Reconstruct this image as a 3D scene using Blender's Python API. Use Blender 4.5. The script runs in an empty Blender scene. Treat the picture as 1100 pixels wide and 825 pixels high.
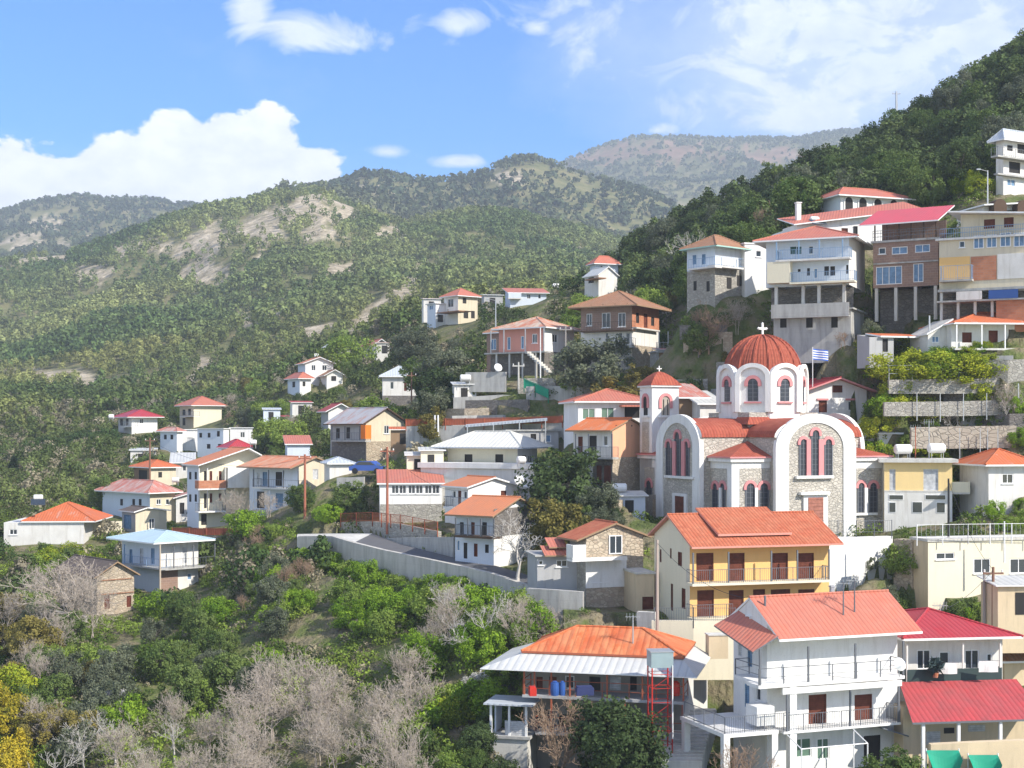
import bpy, math, random
import numpy as np
from mathutils import Vector
C = bpy.context.scene
col = C.collection
RAD = math.radians
F = 1528.0; HZ = 460.0          # focal length in photo pixels, horizon row (survey constants)
# ---------------- camera ----------------
cam = bpy.data.cameras.new('camera'); cam.lens = 50.0; cam.sensor_width = 36.0
cam.shift_y = (HZ-412.5)/1100.0; cam.clip_end = 30000; cam.clip_start = 0.5
co = bpy.data.objects.new('camera', cam); co.rotation_euler = (RAD(90), 0, 0); col.objects.link(co); C.camera = co
# ---------------- sun + sky ----------------
SUN = Vector((0.80, -0.56, 0.74)).normalized()
sl = bpy.data.lights.new('sun', 'SUN'); sl.energy = 3.7; sl.angle = RAD(0.6); sl.color = (1, .94, .84)
so = bpy.data.objects.new('sun', sl); so.rotation_euler = SUN.to_track_quat('Z', 'Y').to_euler(); col.objects.link(so)
w = bpy.data.worlds.new('World'); C.world = w; w.use_nodes = True
nt = w.node_tree; nt.nodes.clear(); N = nt.nodes.new; LK = nt.links.new
out = N('ShaderNodeOutputWorld'); bg = N('ShaderNodeBackground'); bg.inputs[1].default_value = 0.15
sky = N('ShaderNodeTexSky'); sky.sky_type = 'NISHITA'; sky.sun_disc = False
sky.sun_elevation = math.asin(SUN.z); sky.sun_rotation = math.atan2(SUN.x, SUN.y); sky.altitude = 900; sky.air_density = 1.0
sky.dust_density = 0.15; sky.ozone_density = 2.0
LK(bg.outputs[0], out.inputs[0])
def mth(op, a, b=None, c=None, clamp=False):
    n = N('ShaderNodeMath'); n.operation = op; n.use_clamp = clamp
    for i, v in enumerate((a, b, c)):
        if v is None: continue
        if isinstance(v, (int, float)): n.inputs[i].default_value = v
        else: LK(v, n.inputs[i])
    return n.outputs[0]
# clouds: fixed directions in the sky, shapes broken by noise
tc = N('ShaderNodeTexCoord'); sp = N('ShaderNodeSeparateXYZ'); LK(tc.outputs['Generated'], sp.inputs[0])
az = mth('ARCTAN2', sp.outputs[0], sp.outputs[1]); el = mth('ARCSINE', sp.outputs[2])
cb = N('ShaderNodeCombineXYZ'); LK(az, cb.inputs[0]); LK(mth('MULTIPLY', el, 1.5), cb.inputs[1])
def noise(vec, scale, detail=8, rough=.55, dist=0.):
    n = N('ShaderNodeTexNoise'); n.inputs['Scale'].default_value = scale; n.inputs['Detail'].default_value = detail
    n.inputs['Roughness'].default_value = rough; n.inputs['Distortion'].default_value = dist; LK(vec, n.inputs['Vector']); return n.outputs[0]
n1 = noise(cb.outputs[0], 26, 9, .55, .2); n2 = noise(cb.outputs[0], 7, 6, .6); n3 = noise(cb.outputs[0], 15, 10, .62, .9)
n4 = noise(cb.outputs[0], 60, 5, .6)
def blob(px, py, rx, ry):
    a = math.atan2((px-550)/F, 1); e = math.atan2((HZ-py)/F, math.hypot(1, (px-550)/F))
    dx = mth('DIVIDE', mth('SUBTRACT', az, a), rx/F); dy = mth('DIVIDE', mth('SUBTRACT', el, e), ry/F)
    return mth('SUBTRACT', 1, mth('SQRT', mth('ADD', mth('MULTIPLY', dx, dx), mth('MULTIPLY', dy, dy))))
def mx(*a):
    r = a[0]
    for b in a[1:]: r = mth('MAXIMUM', r, b)
    return r
cum = mx(*[blob(*q) for q in ((215,180,72,62),(270,170,66,52),(315,185,52,34),(150,198,90,52),(60,215,110,48),(-60,215,150,70),(240,150,40,32),(180,160,40,24),(340,190,30,20))])
cumm = mth('MULTIPLY', mth('ADD', cum, mth('MULTIPLY', mth('SUBTRACT', n1, .5), 1.5)), 9, clamp=True)
cuma = mth('SMOOTH_MIN', cumm, 1, 0)
thin = mx(*[blob(*q) for q in ((900,60,330,95),(1080,60,300,150),(860,115,130,60),(330,38,80,26),(500,24,40,16),(578,30,24,13),(705,140,32,12),(418,163,34,10),(495,173,34,8),(270,15,26,30),(900,10,420,50))])
thm = mth('MULTIPLY', mth('ADD', mth('MULTIPLY', thin, 1.0), mth('MULTIPLY', mth('SUBTRACT', n3, .55), 2.9)), 1.5, clamp=True)
thm = mth('MULTIPLY', thm, mth('ADD', .38, mth('MULTIPLY', n2, .7)), clamp=True)
wisp = mth('MULTIPLY', mth('SUBTRACT', n2, .56), .6, clamp=True)
veil = mth('MULTIPLY', mth('ADD', blob(1020, 40, 470, 180), mth('MULTIPLY', mth('SUBTRACT', n2, .5), .8)), .85, clamp=True)
bk = mth('MULTIPLY', mth('MULTIPLY', mth('SUBTRACT', .45, sp.outputs[1]), 2.5, clamp=True), mth('MULTIPLY', mth('SUBTRACT', n2, .43), 7, clamp=True), clamp=True)  # unseen broken cloud added overhead and behind the viewer for neutral fill light
m_ = mth('MAXIMUM', bk, 0)
m_ = mth('MAXIMUM', m_, mth('MAXIMUM', mth('MAXIMUM', cumm, mth('MAXIMUM', thm, mth('MINIMUM', veil, .5))), wisp))
ccol = N('ShaderNodeValToRGB'); ccol.color_ramp.elements[0].position = .3; ccol.color_ramp.elements[0].color = (3.6, 3.85, 4.4, 1)
ccol.color_ramp.elements[1].position = .6; ccol.color_ramp.elements[1].color = (5.0, 5.1, 5.25, 1)
LK(mth('ADD', mth('MULTIPLY', n1, .6), mth('MULTIPLY', n4, .4)), ccol.inputs[0])
mixc = N('ShaderNodeMix'); mixc.data_type = 'RGBA'; LK(m_, mixc.inputs[0]); hs_ = N('ShaderNodeHueSaturation'); hs_.inputs['Hue'].default_value = .514; hs_.inputs['Saturation'].default_value = 1.68; hs_.inputs['Value'].default_value = .84; LK(sky.outputs[0], hs_.inputs['Color']); LK(hs_.outputs[0], mixc.inputs[6]); LK(ccol.outputs[0], mixc.inputs[7])
LK(mixc.outputs[2], bg.inputs[0])
C.view_settings.view_transform = 'Standard'; C.view_settings.look = 'None'; C.view_settings.gamma = 1
C.view_settings.exposure = 0.93; C.view_settings.use_curve_mapping = False
C.cycles.max_bounces = 6; C.cycles.diffuse_bounces = 3; C.cycles.glossy_bounces = 2; C.cycles.transmission_bounces = 3
C.cycles.transparent_max_bounces = 4; C.cycles.volume_bounces = 0; C.cycles.caustics_reflective = False; C.cycles.caustics_refractive = False
C.cycles.use_denoising = True
# ---------------- helpers ----------------
def px2x(px, Y): return (px-550)/F*Y
def py2z(py, Y): return (HZ-py)/F*Y
def tag(o, label=None, cat=None, group=None, kind=None):
    for k, v in (('label', label), ('category', cat), ('group', group), ('kind', kind)):
        if v: o[k] = v
    return o
class MB:
    def __init__(s): s.v = []; s.f = []; s.m = []
    def poly(s, pts, m=0):
        i = len(s.v); s.v += [tuple(p) for p in pts]; s.f.append(tuple(range(i, i+len(pts)))); s.m.append(m); return s
    def box(s, x0, x1, y0, y1, z0, z1, m=0):
        if x0 > x1: x0, x1 = x1, x0
        if y0 > y1: y0, y1 = y1, y0
        if z0 > z1: z0, z1 = z1, z0
        i = len(s.v); s.v += [(x, y, z) for z in (z0, z1) for y in (y0, y1) for x in (x0, x1)]
        for q in ((0,2,3,1),(4,5,7,6),(0,1,5,4),(1,3,7,5),(3,2,6,7),(2,0,4,6)): s.f.append(tuple(i+a for a in q)); s.m.append(m)
        return s
    def tube(s, p, q, r, n=5, m=0, r2=None):
        p = Vector(p); q = Vector(q); d = (q-p)
        if d.length < 1e-6: return s
        d.normalize(); a = d.orthogonal().normalized(); b = d.cross(a); r2 = r if r2 is None else r2; i = len(s.v)
        for c, rr in ((p, r), (q, r2)):
            for k in range(n):
                t = 2*math.pi*k/n; s.v.append(tuple(c+a*rr*math.cos(t)+b*rr*math.sin(t)))
        for k in range(n):
            j = (k+1) % n; s.f.append((i+k, i+j, i+n+j, i+n+k)); s.m.append(m)
        s.f.append(tuple(i+n+k for k in range(n))); s.m.append(m); s.f.append(tuple(i+n-1-k for k in range(n))); s.m.append(m)
        return s
    def lathe(s, c, prof, n=16, m=0, a0=0):
        i = len(s.v)
        for r, z in prof:
            for k in range(n):
                t = a0+2*math.pi*k/n; s.v.append((c[0]+r*math.cos(t), c[1]+r*math.sin(t), c[2]+z))
        for l in range(len(prof)-1):
            for k in range(n):
                j = (k+1) % n; s.f.append((i+l*n+k, i+l*n+j, i+l*n+n+j, i+l*n+n+k)); s.m.append(m)
        return s
    def ext(s, pts, dv, m=0, ms=None):
        """closed prism: polygon pts extruded by vector dv"""
        dv = Vector(dv); q = [Vector(p)+dv for p in pts]; ms = m if ms is None else ms
        s.poly(pts, m); s.poly(list(reversed(q)), m)
        for k in range(len(pts)):
            j = (k+1) % len(pts); s.poly([pts[j], pts[k], q[k], q[j]], ms)
        return s
    def build(s, name, mats, parent=None, smooth=False, loc=None):
        me = bpy.data.meshes.new(name); me.from_pydata(s.v, [], s.f)
        if not isinstance(mats, (list, tuple)): mats = [mats]
        for m in mats: me.materials.append(m)
        n = len(s.f); me.polygons.foreach_set('material_index', s.m)
        me.update(calc_edges=True)
        nv = len(me.loops); vi = np.empty(nv, np.int32); me.loops.foreach_get('vertex_index', vi)
        V = np.array(s.v, np.float64); nr = np.empty(n*3); me.polygons.foreach_get('normal', nr); nr = nr.reshape(-1, 3)
        tot = np.empty(n, np.int32); me.polygons.foreach_get('loop_total', tot); nl = np.repeat(nr, tot, axis=0)
        e = np.stack([-nl[:, 1], nl[:, 0], np.zeros(nv)], 1); L = np.linalg.norm(e, axis=1); e[L < .05] = (1, 0, 0); L[L < .05] = 1; e /= L[:, None]
        t = np.cross(nl, e); P = V[vi]; uv = np.stack([(P*e).sum(1), (P*t).sum(1)], 1).astype(np.float32)
        me.uv_layers.new(name='UVMap').data.foreach_set('uv', uv.ravel())
        if smooth: me.polygons.foreach_set('use_smooth', [True]*n)
        o = bpy.data.objects.new(name, me); col.objects.link(o)
        if parent: o.parent = parent
        if loc: o.location = loc
        return o
def empty(name, loc, rz=0, label=None, cat=None, group=None):
    o = bpy.data.objects.new(name, None); o.location = loc; o.rotation_euler = (0, 0, rz); o.empty_display_size = .5; col.objects.link(o)
    return tag(o, label, cat, group)
# ---------------- materials ----------------
MT = {}
def mat(name, colr, kind='plain', rough=.85, c2=None, amt=.35, metal=0., per=.25, spec=.3, scale=None, thr=.5, bump=.5):
    if name in MT: return MT[name]
    m = bpy.data.materials.new(name); m.use_nodes = True; t = m.node_tree; b = t.nodes['Principled BSDF']
    b.inputs['Roughness'].default_value = rough; b.inputs['Metallic'].default_value = metal; b.inputs['Specular IOR Level'].default_value = spec
    NN = t.nodes.new; K = t.links.new; rgba = lambda c: (c[0], c[1], c[2], 1)
    tcn = NN('ShaderNodeTexCoord')
    def nz(sc, det=6, rg=.6, vec=None, sxyz=None):
        n = NN('ShaderNodeTexNoise'); n.inputs['Scale'].default_value = sc; n.inputs['Detail'].default_value = det; n.inputs['Roughness'].default_value = rg
        v = vec or tcn.outputs['Object']
        if sxyz:
            mp = NN('ShaderNodeMapping'); mp.inputs['Scale'].default_value = sxyz; K(v, mp.inputs[0]); v = mp.outputs[0]
        K(v, n.inputs['Vector']); return n.outputs[0]
    def ramp(x, a, b_, c0=(0,0,0), c1=(1,1,1)):
        r = NN('ShaderNodeValToRGB'); r.color_ramp.elements[0].position = a; r.color_ramp.elements[1].position = b_
        r.color_ramp.elements[0].color = rgba(c0); r.color_ramp.elements[1].color = rgba(c1); K(x, r.inputs[0]); return r.outputs[0]
    def mix(f, a, b_, mode='MIX'):
        n = NN('ShaderNodeMix'); n.data_type = 'RGBA'; n.blend_type = mode
        for i, x in ((0, f), (6, a), (7, b_)):
            if isinstance(x, (int, float)): n.inputs[i].default_value = x
            elif isinstance(x, tuple): n.inputs[i].default_value = rgba(x)
            else: K(x, n.inputs[i])
        return n.outputs[2]
    def M(op, a, b_=None):
        n = NN('ShaderNodeMath'); n.operation = op
        for i, x in ((0, a), (1, b_)):
            if x is None: continue
            if isinstance(x, (int, float)): n.inputs[i].default_value = x
            else: K(x, n.inputs[i])
        return n.outputs[0]
    def bmp(h, d, st=.6, nrm=None):
        n = NN('ShaderNodeBump'); n.inputs['Strength'].default_value = st; n.inputs['Distance'].default_value = d; K(h, n.inputs['Height'])
        if nrm: K(nrm, n.inputs['Normal'])
        K(n.outputs[0], b.inputs['Normal']); return n.outputs[0]
    dark = tuple(x*.55 for x in colr); c2 = c2 or dark
    if kind == 'plain':
        K(mix(ramp(nz(scale or 1.2), .35, .75), colr, tuple(x*(1-amt)+y*amt for x, y in zip(colr, c2))), b.inputs['Base Color'])
    elif kind == 'stucco':
        st = ramp(nz(1.0, 7, .65, None, (2.6, 2.6, .3)), .44, .74); bl = ramp(nz(.5, 6), .4, .7)
        f = M('MULTIPLY', M('MAXIMUM', st, M('MULTIPLY', bl, .6)), amt)
        c = mix(f, colr, tuple(x*.5+.02 for x in colr) if c2 is dark else c2)
        c = mix(M('MULTIPLY', ramp(nz(9, 3), .5, .7), .12), c, (.35,.33,.3)); K(c, b.inputs['Base Color'])
        bmp(nz(18, 3), .02, .4)
    elif kind in ('tile', 'corr', 'rust'):
        sp_ = NN('ShaderNodeSeparateXYZ'); K(tcn.outputs['UV'], sp_.inputs[0]); u, v = sp_.outputs[0], sp_.outputs[1]
        wv = M('ABSOLUTE', M('SINE', M('MULTIPLY', u, math.pi/per)))
        n_a = ramp(nz(1.1, 7, .7, None), .3, .75)
        if kind == 'rust': f = ramp(nz(scale or .55, 7, .72, tcn.outputs['UV'], (1.6, .5, 1)), thr-.07, thr+.07); c = mix(f, colr, c2); c = mix(M('MULTIPLY', n_a, .35), c, dark)
        else: c = mix(M('MULTIPLY', n_a, amt), colr, c2)
        gap = ramp(wv, .0, .55)
        if kind == 'tile':
            rw = M('FRACT', M('DIVIDE', v, .38)); cell = NN('ShaderNodeTexWhiteNoise'); cell.noise_dimensions = '2D'
            cm = NN('ShaderNodeCombineXYZ'); K(M('FLOOR', M('DIVIDE', u, per)), cm.inputs[0]); K(M('FLOOR', M('DIVIDE', v, .38)), cm.inputs[1]); K(cm.outputs[0], cell.inputs[0])
            c = mix(M('MULTIPLY', cell.outputs[0], .35), c, dark); hgt = M('ADD', wv, M('MULTIPLY', rw, -.35)); dd = .09
        else:
            hgt = wv; dd = .05; cell = NN('ShaderNodeTexWhiteNoise'); cell.noise_dimensions = '2D'; cm = NN('ShaderNodeCombineXYZ')
            K(M('FLOOR', M('DIVIDE', u, .93)), cm.inputs[0]); K(M('FLOOR', M('DIVIDE', v, 2.1)), cm.inputs[1]); K(cm.outputs[0], cell.inputs[0]); c = mix(M('MULTIPLY', cell.outputs[0], .3), c, tuple(x*.55+.06 for x in colr))
            c = mix(M('MULTIPLY', ramp(nz(.9, 8, .75, tcn.outputs['UV'], (2.2, .35, 1)), .5, .8), .4), c, tuple(x*.35+.05 for x in colr))
        c = mix(M('MULTIPLY', M('SUBTRACT', 1, gap), .35), c, tuple(x*.4 for x in colr)); K(c, b.inputs['Base Color']); bmp(hgt, dd, bump)
    elif kind == 'stone':
        vo = NN('ShaderNodeTexVoronoi'); vo.feature = 'DISTANCE_TO_EDGE'; vo.inputs['Scale'].default_value = scale or 2.6
        mp = NN('ShaderNodeMapping'); mp.inputs['Scale'].default_value = (1, 1.7, 1); K(tcn.outputs['UV'], mp.inputs[0]); K(mp.outputs[0], vo.inputs['Vector'])
        v2 = NN('ShaderNodeTexVoronoi'); v2.inputs['Scale'].default_value = scale or 2.6; K(mp.outputs[0], v2.inputs['Vector'])
        g = NN('ShaderNodeSeparateColor'); K(v2.outputs['Color'], g.inputs[0])
        c = mix(g.outputs[0], colr, c2); c = mix(ramp(nz(1.5), .4, .75), c, mix(.5, c, tuple(x*.6 for x in colr)))
        e = ramp(vo.outputs['Distance'], .02, .09); c = mix(M('SUBTRACT', 1, e), c, tuple(min(1, x*.62) for x in colr)); K(c, b.inputs['Base Color'])
        bmp(e, .06, .7)
    elif kind == 'brick':
        br = NN('ShaderNodeTexBrick'); br.inputs['Scale'].default_value = 1; br.inputs['Brick Width'].default_value = .5; br.inputs['Row Height'].default_value = .24
        br.inputs['Mortar Size'].default_value = .02; K(tcn.outputs['UV'], br.inputs['Vector'])
        br.inputs['Color1'].default_value = rgba(colr); br.inputs['Color2'].default_value = rgba(c2); br.inputs['Mortar'].default_value = rgba(tuple(x*.7+.1 for x in colr))
        K(mix(M('MULTIPLY', ramp(nz(1.2), .4, .8), .5), br.outputs[0], dark), b.inputs['Base Color'])
    elif kind == 'wood':
        sp_ = NN('ShaderNodeSeparateXYZ'); K(tcn.outputs['UV'], sp_.inputs[0])
        ln = ramp(M('FRACT', M('DIVIDE', sp_.outputs[1], per)), 0, .18)
        K(mix(M('SUBTRACT', 1, ln), mix(ramp(nz(3), .3, .7), colr, dark), tuple(x*.35 for x in colr)), b.inputs['Base Color']); bmp(ln, .02, .6)
    elif kind == 'concrete':
        sp_ = NN('ShaderNodeSeparateXYZ'); K(tcn.outputs['UV'], sp_.inputs[0])
        ln = ramp(M('FRACT', M('DIVIDE', sp_.outputs[1], .62)), 0, .05); l2 = ramp(M('FRACT', M('DIVIDE', sp_.outputs[0], 2.4)), 0, .012)
        st = ramp(nz(1.0, 8, .7, None, (1.6, 1.6, .25)), .45, .72); c = mix(st, colr, c2)
        c = mix(M('MULTIPLY', M('SUBTRACT', 1, M('MULTIPLY', ln, l2)), .4), c, dark); K(c, b.inputs['Base Color']); bmp(nz(9), .03, .4)
    m['k'] = 1; MT[name] = m; return m
W = mat('white_paint', (.68,.665,.63), 'stucco', amt=.55, c2=(.36,.33,.28))
WS = mat('clean_white_paint', (.74,.735,.715), 'stucco', amt=.5, c2=(.42,.4,.36))
CR = mat('cream_plaster', (.62,.55,.41), 'stucco', amt=.5)
YL = mat('pale_yellow_plaster', (.78,.58,.27), 'stucco', amt=.25)
PY = mat('butter_plaster', (.72,.66,.5), 'stucco', amt=.22)
AM = mat('amber_plaster', (.74,.46,.17), 'stucco', amt=.22)
PE = mat('peach_plaster', (.75,.4,.24), 'stucco', amt=.3)
PK = mat('pink_plaster', (.6,.27,.21), 'stucco', amt=.3)
TN = mat('tan_plaster', (.62,.5,.33), 'stucco', amt=.45)
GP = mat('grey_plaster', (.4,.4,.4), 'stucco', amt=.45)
LB = mat('pale_blue_and_shade_plaster', (.6,.66,.74), 'stucco', amt=.25)  # pale blue walls; also bluish shade painted onto left faces of white houses
BW = mat('brown_render', (.42,.23,.13), 'stucco', amt=.4)
TERRA = mat('terracotta_tile', (.43,.105,.05), 'tile', c2=(.5,.22,.12), amt=.7, per=.27)
CHT = mat('church_red_tile', (.32,.065,.04), 'tile', c2=(.45,.16,.09), amt=.5, per=.3)
CORAL = mat('coral_corrugated_roof', (.5,.14,.085), 'corr', per=.3, c2=(.42,.22,.16), amt=.6, rough=.6)
ORNG = mat('orange_roof_sheet', (.62,.21,.08), 'corr', per=.3, c2=(.42,.2,.12), amt=.6, rough=.6)
CRIM = mat('crimson_corrugated_roof', (.44,.04,.05), 'corr', per=.32, amt=.3, rough=.45)
DRED = mat('dusty_red_roof', (.4,.06,.055), 'corr', per=.3, c2=(.25,.06,.05), amt=.7, rough=.7)
RUST = mat('rusty_roof_sheet', (.55,.14,.05), 'rust', per=.3, c2=(.45,.4,.36), thr=.62)
RUSTP = mat('faded_pink_rust_roof', (.5,.17,.13), 'rust', per=.3, c2=(.5,.42,.38), thr=.52)
RUSTG = mat('grey_and_rust_roof', (.42,.42,.44), 'rust', per=.3, c2=(.42,.17,.1), thr=.56)
GREY = mat('grey_metal_roof', (.5,.54,.58), 'corr', per=.4, amt=.2, rough=.5)
WMET = mat('white_metal_roof', (.56,.56,.53), 'corr', per=.5, amt=.15, rough=.5)
BRT = mat('old_brown_tile', (.36,.17,.09), 'tile', c2=(.28,.2,.14), amt=.7, per=.3)
DKT = mat('weathered_dark_tile', (.1,.08,.07), 'tile', c2=(.2,.15,.12), amt=.7, per=.3)
ST = mat('grey_stone', (.42,.4,.35), 'stone', c2=(.3,.28,.25))
STW = mat('warm_stone', (.52,.44,.33), 'stone', c2=(.38,.3,.22))
CST = mat('church_stone', (.55,.51,.44), 'stone', c2=(.42,.39,.34), scale=2.8)
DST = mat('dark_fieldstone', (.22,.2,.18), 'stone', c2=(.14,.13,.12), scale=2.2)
CON = mat('concrete', (.4,.395,.375), 'concrete', c2=(.24,.235,.22))
CONL = mat('pale_concrete', (.55,.54,.5), 'concrete', c2=(.38,.36,.33))
BRK = mat('hollow_brick', (.42,.16,.08), 'brick', c2=(.5,.22,.12))
BRKP = mat('dull_brown_block', (.3,.19,.14), 'brick', c2=(.24,.16,.13))
WD = mat('brown_shutter', (.16,.045,.025), 'wood', per=.12)
WDD = mat('dark_timber', (.09,.055,.035), 'plain')
WDL = mat('bare_timber', (.3,.2,.12), 'plain')
WSH = mat('white_shutter', (.66,.67,.68), 'wood', per=.12)
BSH = mat('blue_shutter', (.2,.34,.52), 'wood', per=.12)
GSH = mat('green_shutter', (.05,.13,.11), 'wood', per=.12)
GL = mat('window_glass', (.035,.045,.055), 'plain', rough=.12, spec=.6, amt=.2)
GLG = mat('green_window_glass', (.12,.2,.15), 'plain', rough=.15, spec=.6, amt=.3)
WF = mat('white_frame', (.75,.75,.74), 'plain', amt=.08, rough=.5)
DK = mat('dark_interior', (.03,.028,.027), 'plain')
RL = mat('grey_railing', (.16,.17,.19), 'plain', rough=.5, metal=.3)
RLB = mat('blue_railing', (.22,.34,.5), 'plain', rough=.5)
RLR = mat('rusty_railing', (.36,.1,.05), 'plain', rough=.7)
GALV = mat('galvanised_steel', (.5,.52,.53), 'plain', rough=.45, metal=.6, amt=.3)
PINK = mat('pink_stone_trim', (.6,.25,.25), 'plain', amt=.2)
POLE = mat('wooden_pole', (.22,.12,.08), 'plain', scale=3)
BLK = mat('black_paint', (.02,.02,.022), 'plain', rough=.5)
NET = mat('green_shade_net', (.01,.28,.17), 'plain', rough=.7, amt=.4)
TARP = mat('dark_green_canvas', (.035,.06,.06), 'plain', amt=.3)
BLUE = mat('blue_plastic', (.03,.09,.3), 'plain', rough=.5)
REDP = mat('red_paint', (.5,.03,.02), 'plain', rough=.5)
HAZE = 0.00022
# ---------------- houses: survey of corner, faces and heights ----------------
HS = []
class House:
    def __init__(s, name, label, px, py, Y, th, eave, R=None, L=None, w=None, d=None, m=(W, W), cat='house', below=4.5, group=None, anchor=True):
        s.name, s.label, s.cat, s.group = name, label, cat, group
        s.t = RAD(th); s.Y = Y; s.eave = eave; s.x = px2x(px, Y); s.z0 = py2z(py, Y); s.h = py2z(eave, Y)-s.z0
        c, n = math.cos(s.t), math.sin(s.t); s.c, s.n = c, n
        s.w = w if w else s.ua(R); s.d = d if d else s.va(L)
        s.m = m; s.ops = {'R': [], 'L': [], 'E': [], 'B': []}; s.todo = []; s.below = below; s.gab = []; s.skip = set()
        s.anchor = anchor; HS.append(s)
    def ua(s, px, v=0.):   # distance along the right face whose picture column is px, at offset v
        r = (px-550)/F; x0 = s.x-v*s.n; y0 = s.Y+v*s.c
        return (r*y0-x0)/(s.c-r*s.n)
    def va(s, px, u=0.):
        r = (px-550)/F; x0 = s.x+u*s.c; y0 = s.Y+u*s.n
        return (x0-r*y0)/(s.n+r*s.c)
    def dep(s, u, v): return s.Y+u*s.n+v*s.c
    def zz(s, py, u, v): return py2z(py, s.dep(u, v))-s.z0
    def a(s, f, px, o=0.): return s.ua(px, -o) if f == 'R' else s.va(px, -o)
    def fz(s, f, py, a, o=0.): return s.zz(py, a, -o) if f == 'R' else s.zz(py, -o, a)
    def P(s, f, a, o, z):
        if f == 'R': return (a, -o, z)
        if f == 'L': return (-o, a, z)
        if f == 'E': return (s.w+o, a, z)
        return (a, s.d+o, z)
    def rect(s, f, x0, y0, x1, y1, o=0.):
        a0, a1 = sorted((s.a(f, x0, o), s.a(f, x1, o))); am = (a0+a1)/2
        return a0, a1, s.fz(f, y1, am, o), s.fz(f, y0, am, o)
    def bx(s, mb, f, a0, a1, o0, o1, z0, z1, m=0):
        p = s.P(f, a0, o0, z0); q = s.P(f, a1, o1, z1); mb.box(p[0], q[0], p[1], q[1], z0, z1, m)
    # --- deferred parts ---
    def win(s, f, x0, y0, x1, y1, k='g', nm=None):
        r = list(s.rect(f, x0, y0, x1, y1)); r[2] = max(r[2], .02); r[3] = min(r[3], s.h+2.5)
        L_ = s.d if f in 'LE' else s.w
        r[0] = max(.06, r[0]); r[1] = min(L_-.06, r[1])
        if r[1]-r[0] < .15 or r[3]-r[2] < .15: return s
        if r[3] < s.h-.02: s.ops[f].append(tuple(r))
        else: s.ops[f].append(None)
        s.todo.append(('win', f, r, k, nm)); return s
    def do_win(s, f, r, k, nm):
        a0, a1, z0, z1 = r; cut = s.ops[f].count(tuple(r)) > 0; o = -.10 if cut else .015
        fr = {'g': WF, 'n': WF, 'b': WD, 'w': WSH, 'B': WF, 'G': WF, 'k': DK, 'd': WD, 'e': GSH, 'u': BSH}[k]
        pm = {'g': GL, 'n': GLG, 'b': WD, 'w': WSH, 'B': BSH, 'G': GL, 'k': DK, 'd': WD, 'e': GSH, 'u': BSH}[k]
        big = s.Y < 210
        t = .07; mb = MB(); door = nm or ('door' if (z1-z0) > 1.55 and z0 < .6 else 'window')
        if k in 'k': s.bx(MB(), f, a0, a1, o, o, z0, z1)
        for (b0, b1, c0, c1) in ((a0, a0+t, z0, z1), (a1-t, a1, z0, z1), (a0+t, a1-t, z1-t, z1), (a0+t, a1-t, z0, z0+t)): s.bx(mb, f, b0, b1, o-.02, o+.07, c0, c1)
        if a1-a0 > .7 and k in 'gnBG': s.bx(mb, f, (a0+a1)/2-.03, (a0+a1)/2+.03, o-.02, o+.05, z0+t, z1-t)
        if a1-a0 > 2.2 and k in 'gnBG':
            for q in (.25, .75): aa = a0+(a1-a0)*q; s.bx(mb, f, aa-.03, aa+.03, o-.02, o+.05, z0+t, z1-t)
        w_ = mb.build(door, fr, s.root)
        p = MB(); s.bx(p, f, a0+t*.9, a1-t*.9, o-.05, o, z0+t*.9, z1-t*.9); p.build('panel' if k in 'bwdeu' else 'pane', pm, w_)
        if k in 'gG' and z0 > .6 and big and not cut is False:
            q = MB(); s.bx(q, f, a0-.08, a1+.08, .002, .09, z0-.07, z0-.01); q.build('sill', WF, w_)
        if k == 'k' and False: pass
    def balc(s, f, x0, x1, py, dep=1.2, rail=RL, slab=W, style='bars', h=.95, th=.18, posts=None, top=None, ret=(1, 1), nm='balcony', off=0.):
        s.todo.append(('balc', f, x0, x1, py, dep, rail, slab, style, h, th, posts, top, ret, nm, off)); return s
    def do_balc(s, f, x0, x1, py, dep, rail, slab, style, h, th, posts, top, ret, nm, off):
        dd = dep+off; a0, a1 = sorted((s.a(f, x0, dd), s.a(f, x1, dd))); z = s.fz(f, py, (a0+a1)/2, dd)
        mb = MB(); s.bx(mb, f, a0, a1, off+.004, dd, z-th, z); b = mb.build(nm, slab, s.root)
        if style:
            r = MB(); o = dd-.05
            segs = [((a0+.04, o), (a1-.04, o))]
            if ret[0]: segs.append(((a0+.04, off+.02), (a0+.04, o)))
            if ret[1]: segs.append(((a1-.04, off+.02), (a1-.04, o)))
            for (p0, q0), (p1, q1) in segs:
                L_ = math.hypot(p1-p0, q1-q0)
                if style == 'bars':
                    for zz in (z+.12, z+h): r.tube(s.P(f, p0, q0, zz), s.P(f, p1, q1, zz), .025 if zz > z+.5 else .018, 4)
                    n = max(2, int(L_/.16)) if s.Y < 150 else max(2, int(L_/.35))
                    for i in range(n+1):
                        k = i/n; A = s.P(f, p0+(p1-p0)*k, q0+(q1-q0)*k, z); r.tube(A, (A[0], A[1], z+h), .012 if i % 8 else .03, 4)
                elif style == 'posts':
                    r.tube(s.P(f, p0, q0, z+h), s.P(f, p1, q1, z+h), .03, 4); r.tube(s.P(f, p0, q0, z+h*.45), s.P(f, p1, q1, z+h*.45), .02, 4)
                    n = max(1, int(L_/1.6))
                    for i in range(n+1):
                        k = i/n; A = s.P(f, p0+(p1-p0)*k, q0+(q1-q0)*k, z); r.tube(A, (A[0], A[1], z+h), .035, 4)
                else:   # solid parapet or cloth
                    A = s.P(f, p0, q0, z); B = s.P(f, p1, q1, z); e = .06
                    if p0 != p1: s.bx(r, f, p0, p1, q0-e, q0+e, z, z+h)
                    else: s.bx(r, f, p0-e, p0+e, q0, q1-e, z, z+h)
            r.build('railing' if style != 'solid' else 'parapet', rail, b)
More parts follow.
